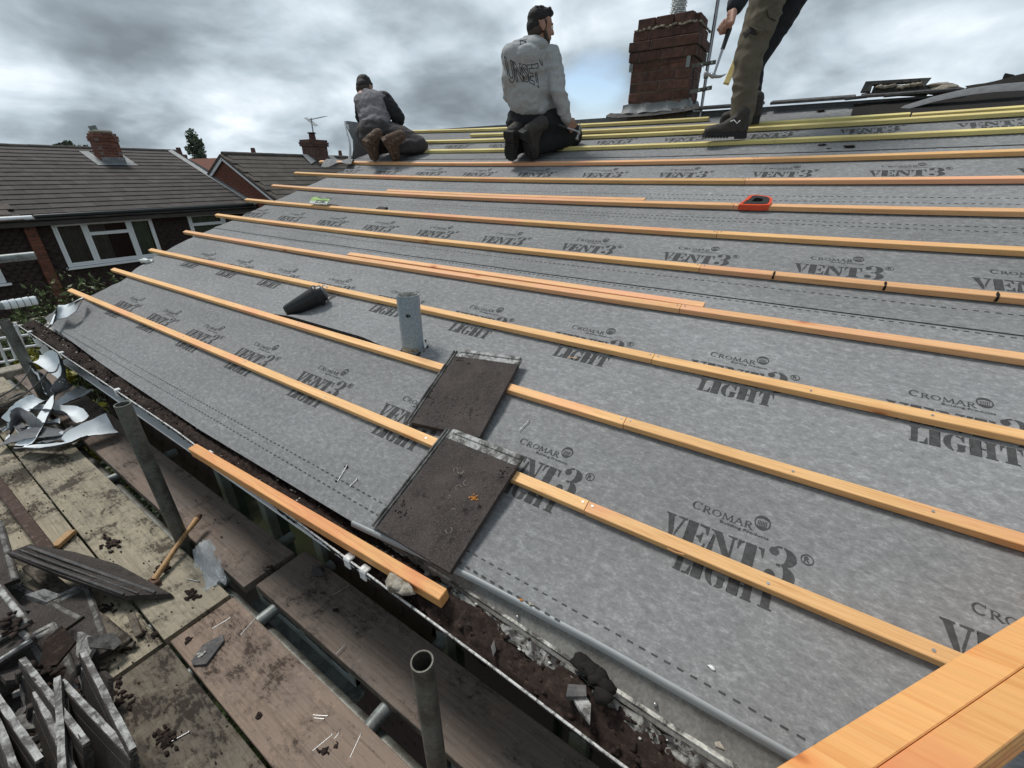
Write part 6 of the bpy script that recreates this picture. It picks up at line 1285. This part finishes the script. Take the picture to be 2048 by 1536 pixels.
def boot(par, heel, toe, upd, mat, mud=False, k=1.0, cuff=None):
    heel, toe = Vector(heel), Vector(toe); x = (toe-heel).normalized(); z = Vector(upd); z = (z-x*z.dot(x)).normalized(); y = z.cross(x); L_ = (toe-heel).length; R = Matrix((x, y, z)).transposed(); P = lambda a, b, c: heel+x*a*L_+y*b*k+z*c*k
    m = MB(); cone(m, P(.12, 0, .048), P(.60, 0, .044), .042*k, .040*k); cone(m, P(.60, 0, .044), P(.86, 0, .036), .044*k, .036*k); cone(m, P(.14, 0, .05), P(.17, 0, .15), .043*k, .048*k); cone(m, P(.20, 0, .12), P(.52, 0, .06), .036*k, .036*k)
    b = skin_over(m, 'boot', mat, par, .006, 3, .002, 30)
    m = MB(); n_ = 18; prof = [(.00, .030), (.05, .038), (.25, .036), (.42, .031), (.62, .045), (.80, .046), (.93, .036), (1.0, .014)]
    Lp = [P(a, w, 0) for a, w in prof]+[P(a, -w, 0) for a, w in prof[::-1]]; m.prism(Lp, z*0, z*.026*k); 
    m.prism([P(a, w*.97, -.014) for a, w in prof[:3]]+[P(a, -w*.97, -.014) for a, w in prof[:3][::-1]], z*0, z*.015*k)
    m.obj('sole', M[mat if mud else 'rubber'], b)
    tr = MB()
    for i in range(8): tr.box(P(.42+.07*i, 0, -.004), (.010*k, .066*k, .008), R)
    o = tr.obj('tread', M[mat if mud else 'rubber'], b); o['kind'] = 'stuff'
    if not mud:
        l = MB()
        for i in range(5): l.tube([P(.50-.055*i, -.022, .080+.012*i), P(.47-.055*i, 0, .096+.014*i), P(.50-.055*i, .022, .080+.012*i)], .0028, 5)
        o = l.obj('lace', M['cable'], b); o['kind'] = 'stuff'
    return b
def claw_hammer(label, hd0, hd1, headdir, grip='grip', L2=.33):
    t = thing('claw_hammer', label, 'hammer'); a, b = Vector(hd0), Vector(hd1); d = (b-a).normalized(); h = Vector(headdir); h = (h-d*h.dot(d)).normalized(); L_ = (b-a).length
    MB().tube([a, a.lerp(b, .04), a.lerp(b, .25), a.lerp(b, .44)], [.013, .0155, .0135, .0125], 12).obj('grip', M[grip], t); MB().tube([a.lerp(b, .43), b], [.0085, .0075], 10).obj('shaft', M['steel'], t)
    m = MB(); m.tube([b+h*.020, b+h*.042], [.010, .010], 12); m.tube([b+h*.040, b+h*.045, b+h*.058, b+h*.060], [.0115, .0145, .0145, .0125], 14); m.blob(b+h*.005, (.020, .016, .016), 2, 0, R=frame(h, d)); s = h.cross(d)
    for q in (-1, 1):
        P_ = [b-h*.005+s*.004*q, b-h*.025+s*.008*q-d*.002, b-h*.048+s*.010*q-d*.010, b-h*.070+s*.011*q-d*.026]; m.tube(P_, [.0085, .0065, .005, .0018], 8)
    m.obj('head', M['steel'], t); return t
def person(name, label):
    return thing('person', label, 'person')
UPV = Vector((0, 0, 1))
vdir = lambda p: (Vector(p)-CAM).normalized()
# --- middle man: grey hooded top, black trousers, kneeling on the ninth batten with a hammer
t = person('person', 'man with dark hair in a grey lettered hoodie kneeling with a hammer')
D = 3.70
pel = dp(1066, 226, D); chest = dp(1052, 140, 3.52); nk = dp(1070, 86, 3.46); hc = dp(1082, 52, 3.42)
shL = dp(1024, 112, 3.40); shR = dp(1102, 112, 3.52); elR = dp(1118, 190, 3.52); wrR = dp(1134, 238, 3.62); elL = dp(1020, 185, 3.62); wrL = dp(1062, 232, 4.02)
hpL = dp(1042, 244, 3.72); hpR = dp(1086, 246, 3.72)
knR = RP(2.02, 3.20, .055); knL = RP(2.42, 3.19, .055); akR = RP(2.20, 2.83, .10); akL = RP(2.37, 2.82, .10)
f_ = Vector((.80, -.60, -.10)); m, Ph, Rh = head(t, hc-Vector((0, 0, .012)), f_, UPV)
# full body under the clothes, one continuous mesh
chain(m, [(nk, .055), (chest, .115), (pel, .12)]); chain(m, [(shL, .05), (elL, .042), (wrL, .028)]); chain(m, [(shR, .05), (elR, .042), (wrR, .028)]); cone(m, shL, shR, .055, .055)
chain(m, [(hpL, .085), (knL, .055), (akL, .040)]); chain(m, [(hpR, .085), (knR, .055), (akR, .040)])
finish_head(m, Ph, Rh, 1.0, t, beard=True)
m = MB()
mid = pel.lerp(chest, .45)
axS = (shR-shL).normalized(); fwd = axS.cross(UPV); fwd = fwd if fwd.dot(vdir(chest)) > 0 else -fwd; RT = frame(axS, (chest-pel))
ell(m, chest+UPV*.01, (.210, .150, .20), RT); ell(m, mid, (.195, .165, .21), RT); ell(m, pel+UPV*.045, (.200, .170, .105), RT); ell(m, nk-UPV*.055, (.135, .10, .085), RT)
chain(m, [(shL, .082), (elL, .068), (wrL, .045)]); chain(m, [(shR+UPV*.0, .080), (shR.lerp(elR, .5), .074), (elR, .066), (elR.lerp(wrR, .6), .056), (wrR, .040)]); cone(m, shL, shR, .078, .078)
hood = MB(); ell(hood, nk-vdir(nk)*.112-UPV*.085-axS*.055, (.120, .060, .082), RT); chain(hood, [(nk-vdir(nk)*.085-UPV*.05-axS*.14, .028), (nk-vdir(nk)*.125-UPV*.145-axS*.06, .030), (nk-vdir(nk)*.115-UPV*.125+axS*.04, .030), (nk-vdir(nk)*.07-UPV*.04+axS*.11, .028)]); ell(hood, nk-vdir(nk)*.06-UPV*.015, (.115, .075, .055), RT); chain(hood, [(nk-vdir(nk)*.075-UPV*.030-axS*.085, .032), (nk-vdir(nk)*.085-UPV*.10, .036), (nk-vdir(nk)*.030-UPV*.040+axS*.095, .030)]); chain(hood, [(nk-axS*.085+UPV*.015, .030), (nk-vdir(nk)*.07+UPV*.025, .030), (nk+axS*.082+UPV*.005, .028), (nk+vdir(nk)*.07, .028)])
hd = skin_over(m, 'hoodie', 'hoodie', t, .008, 5, .014, 9, 3)
skin_over(hood, 'hood', 'hoodie', hd, .007, 5, .004, 16, 5)
b = MB(); chain(b, [(pel-axS*.15+UPV*.0-fwd*.04, .028), (pel-fwd*.155-UPV*.0, .028), (pel+axS*.15-fwd*.04, .028)]); skin_over(b, 'waistband', 'hoodie', hd, .007, 3)
b = MB(); b.tube([wrR.lerp(elR, .14), wrR.lerp(elR, .02)], [.043, .040], 16); b.obj('cuff', M['hoodie'], hd)
# printed outline lettering on the back, draped onto the hoodie
dg = bpy.context.evaluated_depsgraph_get(); bv = BVHTree.FromObject(hd, dg)
def drape_text(word, x0, x1, yc, hgt, arch, slant=0.0, thick=.0028):
    V, F = text2d(word, 1.0, None, .02); w = max(v[0] for v in V) or 1; hh = max(v[1] for v in V)
    # outline edges only
    cnt = {}
    for f in F:
        for i in range(len(f)):
            e = tuple(sorted((f[i], f[(i+1) % len(f)]))); cnt[e] = cnt.get(e, 0)+1
    org = chest-vdir(chest)*.6; ux = axS; uy = (chest-pel).normalized(); dr = vdir(chest); mm = MB()
    def pr(v):
        s = v[0]/w; x = x0+(x1-x0)*s; y = yc+(v[1]/hh)*hgt*(1+.55*(2*s-1)**2)-arch*(1-(2*s-1)**2)*-1-slant*s-(.55*(2*s-1)**2)*hgt*.5
        p = org+ux*x+uy*y; h, n_, _, _ = bv.ray_cast(p, dr); return (h+n_*.0025) if h else None
    segs = []
    for (a, b_), c_ in cnt.items():
        if c_ != 1: continue
        A_2, B_2 = V[a], V[b_]; k_ = max(1, int(sqrt((A_2[0]-B_2[0])**2+(A_2[1]-B_2[1])**2)/.12)); L2_ = [(A_2[0]+(B_2[0]-A_2[0])*i/k_, A_2[1]+(B_2[1]-A_2[1])*i/k_) for i in range(k_+1)]; segs += list(zip(L2_, L2_[1:]))
    for (a, b_) in segs:
        p, q = pr(a), pr(b_)
        if p is None or q is None or (p-q).length > .05 or (p-q).length < 1e-5: continue
        d = (q-p).normalized(); s = d.cross(dr).normalized()*thick*.5; mm.add([p-s-d*thick*.3, q-s+d*thick*.3, q+s+d*thick*.3, p+s-d*thick*.3], [(0, 1, 2, 3)])
    mm.obj('lettering', M['hoodie_ink'], hd, fix=False)
drape_text('UNSET', -.165, .110, -.050, .110, .0, .045, .0050)
drape_text('EEN', -.010, .150, .075, .090, .02, .02, .0050)
m = MB(); ell(m, pel-UPV*.045, (.165, .150, .120), RT)
chain(m, [(hpL, .130), (hpL.lerp(knL, .5)+UPV*.01, .120), (knL, .09)]); chain(m, [(hpR, .135), (hpR.lerp(knR, .5)+UPV*.015, .130), (knR, .095)]); chain(m, [(knL, .09), (knL.lerp(akL, .6), .080), (akL, .075)]); chain(m, [(knR, .09), (knR.lerp(akR, .6), .082), (akR, .078)])
tr = skin_over(m, 'trousers', 'black_cloth', t, .010, 6, .010, 9, 7)
MB().box(pel-UPV*.07-vdir(pel)*.165+axS*.03, (.006, .03, .045), rotm('Y', .4)).obj('tool_tag', M['galv_light'], tr)
boot(t, dp(1018, 262, 3.54), dp(1022, 322, 3.72), (knL-akL), 'boot', k=1.25)
boot(t, dp(1044, 262, 3.50), dp(1062, 322, 3.70), (knR-akR), 'boot', k=1.25)
gdir = (dp(1156, 268, 3.72)-dp(1138, 246, 3.64))
hand('hand', t, wrR+(wrR-elR).normalized()*.015, gdir, -vdir(wrR)+Vector((0, 0, .3)), 1.05, side=1)
hand('hand', t, wrL, Vector((.6, -.1, -.6)), UPV, .4, side=-1)
claw_hammer('claw hammer held upright in the gloveless hand of the man in the hoodie', dp(1116, 250, 3.60), dp(1158, 264, 3.60), Vector((0, 0, -1)))
# --- left man: grey t-shirt over long black sleeves, bent forward
t = person('person', 'leftmost man in grey top with black sleeves, kneeling bent forward in muddy boots')
pel = dp(753, 258, 4.62); chest = dp(746, 215, 4.62); nk = dp(735, 192, 4.60); hc = dp(730, 180, 4.66); shL = dp(723, 203, 4.58); shR = dp(769, 199, 4.62); elR = dp(797, 236, 4.66); wrR = dp(790, 262, 4.95); elL = dp(722, 235, 4.85); wrL = dp(745, 268, 5.05)
hpL = dp(735, 268, 4.66); hpR = dp(772, 266, 4.66); knR = RP(3.74, 3.08, .05); knL = RP(4.15, 3.22, .06); akR = RP(3.90, 2.86, .10); akL = RP(4.17, 2.84, .10)
m, Ph, Rh = head(t, hc, Vector((.72, .35, -.60)), Vector((.45, .30, .85)))
chain(m, [(nk, .055), (chest, .12), (pel, .12)]); chain(m, [(shL, .05), (elL, .04), (wrL, .028)]); chain(m, [(shR, .05), (elR, .04), (wrR, .028)]); cone(m, shL, shR, .055, .055); chain(m, [(hpL, .085), (knL, .055), (akL, .04)]); chain(m, [(hpR, .085), (knR, .055), (akR, .04)])
finish_head(m, Ph, Rh, 1.0, t)
axS = (shR-shL).normalized(); RT = frame(axS, (chest-pel)); m = MB()
ell(m, chest, (.175, .130, .17), RT); ell(m, pel.lerp(chest, .45), (.165, .140, .15), RT); ell(m, pel.lerp(chest, .1), (.165, .150, .10), RT); cone(m, shL, shR, .078, .078); cone(m, nk, nk.lerp(chest, .4), .070, .10)
sh_ = skin_over(m, 'top', 'tee', t, .009, 5, .012, 11, 2)
for nm_, P_ in (('sleeve', [(shR, .080), (shR.lerp(elR, .5), .078), (elR, .070), (elR.lerp(wrR, .6), .055), (wrR, .042)]), ('sleeve', [(shL, .070), (elL, .062), (wrL, .042)])): m = MB(); chain(m, P_); skin_over(m, nm_, 'black_cloth', sh_, .010, 4, .006, 14)
m = MB(); ell(m, pel-UPV*.035, (.185, .17, .145), RT); ell(m, pel-UPV*.075-axS*.04, (.15, .15, .12), RT)
chain(m, [(hpL, .125), (hpL.lerp(knL, .5), .11), (knL, .085)]); chain(m, [(hpR, .130), (hpR.lerp(knR, .5)+UPV*.005, .115), (knR, .080)]); chain(m, [(knL, .085), (akL, .068)]); chain(m, [(knR, .078), (knR.lerp(akR, .5), .075), (akR, .066)])
tr = skin_over(m, 'trousers', 'grey_trouser', t, .011, 6, .011, 10, 9)
boot(t, dp(730, 280, 4.40), dp(748, 323, 4.62), (knL-akL), 'boot_mud', True, 1.15); boot(t, dp(766, 277, 4.36), dp(788, 323, 4.58), (knR-akR), 'boot_mud', True, 1.15)
hand('hand', t, wrR, Vector((.5, .2, -.6)), UPV, .7); hand('hand', t, wrL, Vector((.5, -.1, -.6)), UPV, .7, side=-1)
# --- right man: standing with one foot on the lowest yellow batten, head above the picture
t = person('person', 'standing man in khaki work trousers, cut off by the top of the picture')
sole = RP(.72, 3.09, .002)
ak = dp(1484, 236, 3.10); kn = dp(1497, 118, 2.98); hp = dp(1546, -35, 2.82); pel = dp(1580, -75, 2.84)
ak2 = dp(1499, 218, 3.36); kn2 = dp(1508, 125, 3.22); hp2 = dp(1604, -40, 2.96)
chest = pel+Vector((-.12, .14, .36)); nk = pel+Vector((-.20, .22, .56)); hc = nk+Vector((-.05, .06, .14))
wr = dp(1466, 22, 2.66); el = dp(1500, -55, 2.62); shL = nk+Vector((-.02, .17, -.07)); shR = nk+Vector((.06, -.20, -.06)); el2 = shR+Vector((.05, -.12, -.26)); wr2 = el2+Vector((-.15, .02, -.20))
shL = el+Vector((.10, -.02, .26))
m, Ph, Rh = head(t, hc, Vector((-.5, .75, -.35)), UPV)
chain(m, [(nk, .055), (chest, .12), (pel, .12)]); chain(m, [(shL, .05), (el, .042), (wr, .028)]); chain(m, [(shR, .05), (el2, .042), (wr2, .028)]); cone(m, shL, shR, .055, .055); chain(m, [(hp, .085), (kn, .055), (ak, .04)]); chain(m, [(hp2, .085), (kn2, .055), (ak2, .04)])
finish_head(m, Ph, Rh, 1.0, t)
axS = (shR-shL).normalized(); RT = frame(axS, (chest-pel)); m = MB()
ell(m, chest, (.20, .14, .19), RT); ell(m, pel.lerp(chest, .5), (.18, .14, .2), RT); ell(m, pel+UPV*.05, (.17, .14, .10), RT); cone(m, shL, shR, .08, .08); chain(m, [(shR, .075), (el2, .062), (wr2, .045)])
jk = skin_over(m, 'jacket', 'navy', t, .011, 5, .008, 12)
m = MB(); chain(m, [(shL, .080), (shL.lerp(el, .5), .076), (el, .068), (el.lerp(wr, .6), .060), (wr+(el-wr).normalized()*.03, .050)]); skin_over(m, 'sleeve', 'navy', jk, .009, 4, .006, 16, 4)
def leg(P_, nm_, mt, wr_=.010, sd=1): m = MB(); chain(m, P_); return skin_over(m, nm_, mt, t, .009, 4, wr_, 11, sd)
m = MB(); ell(m, pel-UPV*.02, (.165, .14, .13), RT)
k1 = kn+Vector((-.0, 0, 0)); chain(m, [(hp, .112), (hp.lerp(kn, .5), .104), (kn, .092), (kn.lerp(ak, .35), .084), (kn.lerp(ak, .7), .080), (ak-(kn-ak)*.02, .072)])
tr = skin_over(m, 'trousers', 'khaki', t, .008, 4, .012, 9, 5)
m = MB(); chain(m, [(hp2, .105), (hp2.lerp(kn2, .5), .098), (kn2, .075), (kn2.lerp(ak2, .5), .068), (ak2, .064)]); skin_over(m, 'trouser_leg', 'navy', tr, .009, 4, .008, 10, 6)
# cargo and knee pockets as raised patches on the near leg
bv = BVHTree.FromObject(tr, bpy.context.evaluated_depsgraph_get())
def patch(pts, mt, nm_, e=.006):
    dr_ = vdir(kn); P_ = []
    n_ = len(pts); cx_ = sum(p[0] for p in pts)/n_; cy_ = sum(p[1] for p in pts)/n_
    for k_ in (1.0, .5, 0.0):
        for (px, py) in pts: P_.append((cx_+(px-cx_)*k_, cy_+(py-cy_)*k_))
    V_ = []
    for px, py in P_:
        d_ = ray(px, py); h_, nn_, _, _ = bv.ray_cast(CAM+d_*1.5, d_.normalized()); V_.append((h_+nn_*e) if h_ else dp(px, py, 2.88))
    m = MB(); F_ = [(k_*n_+i, k_*n_+(i+1) % n_, (k_+1)*n_+(i+1) % n_, (k_+1)*n_+i) for k_ in range(2) for i in range(n_)]; m.add(V_, F_)
    bk = [q-(-dr_)*.012 for q in V_[:n_]]; m.add(V_[:n_]+bk, [(i, (i+1) % n_, n_+(i+1) % n_, n_+i) for i in range(n_)]); m.obj(nm_, M[mt], tr)
patch([(1486, 66), (1500, 55), (1508, 58), (1514, 70), (1490, 76)], 'pocket', 'pocket', .003); patch([(1500, 52), (1534, 62), (1519, 68), (1508, 58)], 'khaki', 'pocket_flap', .010); patch([(1534, 18), (1556, 8), (1566, 26), (1550, 42), (1536, 36)], 'khaki', 'cargo_pocket', .010)
boot(t, sole+Vector((.03, -.115, .024)), sole+Vector((-.05, .165, .024)), UPV, 'boot', k=1.0)
bl2 = RP(.70, 3.42, .002); boot(t, bl2+Vector((.02, -.12, .02)), bl2+Vector((-.03, .15, .02)), UPV, 'boot', k=1.0)
m = MB(); pts = [dp(1461, 243, 3.02), dp(1468, 240, 3.00), dp(1474, 247, 3.00), dp(1480, 241, 3.00)]; m.tube(pts, .003, 5); m.obj('reflective_stripe', M['felt_white'], t)
g0, g1 = dp(1452, 74, 2.68), dp(1427, 152, 2.74)
hand('hand', t, wr+(wr-el).normalized()*.01, dp(1457, 75, 2.66)-dp(1466, 30, 2.66), dp(1478, 55, 2.66)-dp(1450, 55, 2.66), 1.25, side=1, k=1.12)
hand('hand', t, wr2, Vector((0, .1, -1)), Vector((1, 0, 0)), .6, side=-1)
claw_hammer('claw hammer hanging head down from the fist of the standing man', dp(1460, 55, 2.665), g1, dp(1408, 150, 2.74)-g1)
m = MB(); a, b = dp(1452, 168, 3.12), dp(1506, 40, 3.12); d = b-a; m.box((a+b)/2, (d.length, .040, .020), frame(d, -vdir(a)), ch=.002); o = m.obj('batten_offcut', M['wood_yellow']); tag(o, 'short yellow batten offcut held down behind the standing leg', 'batten')
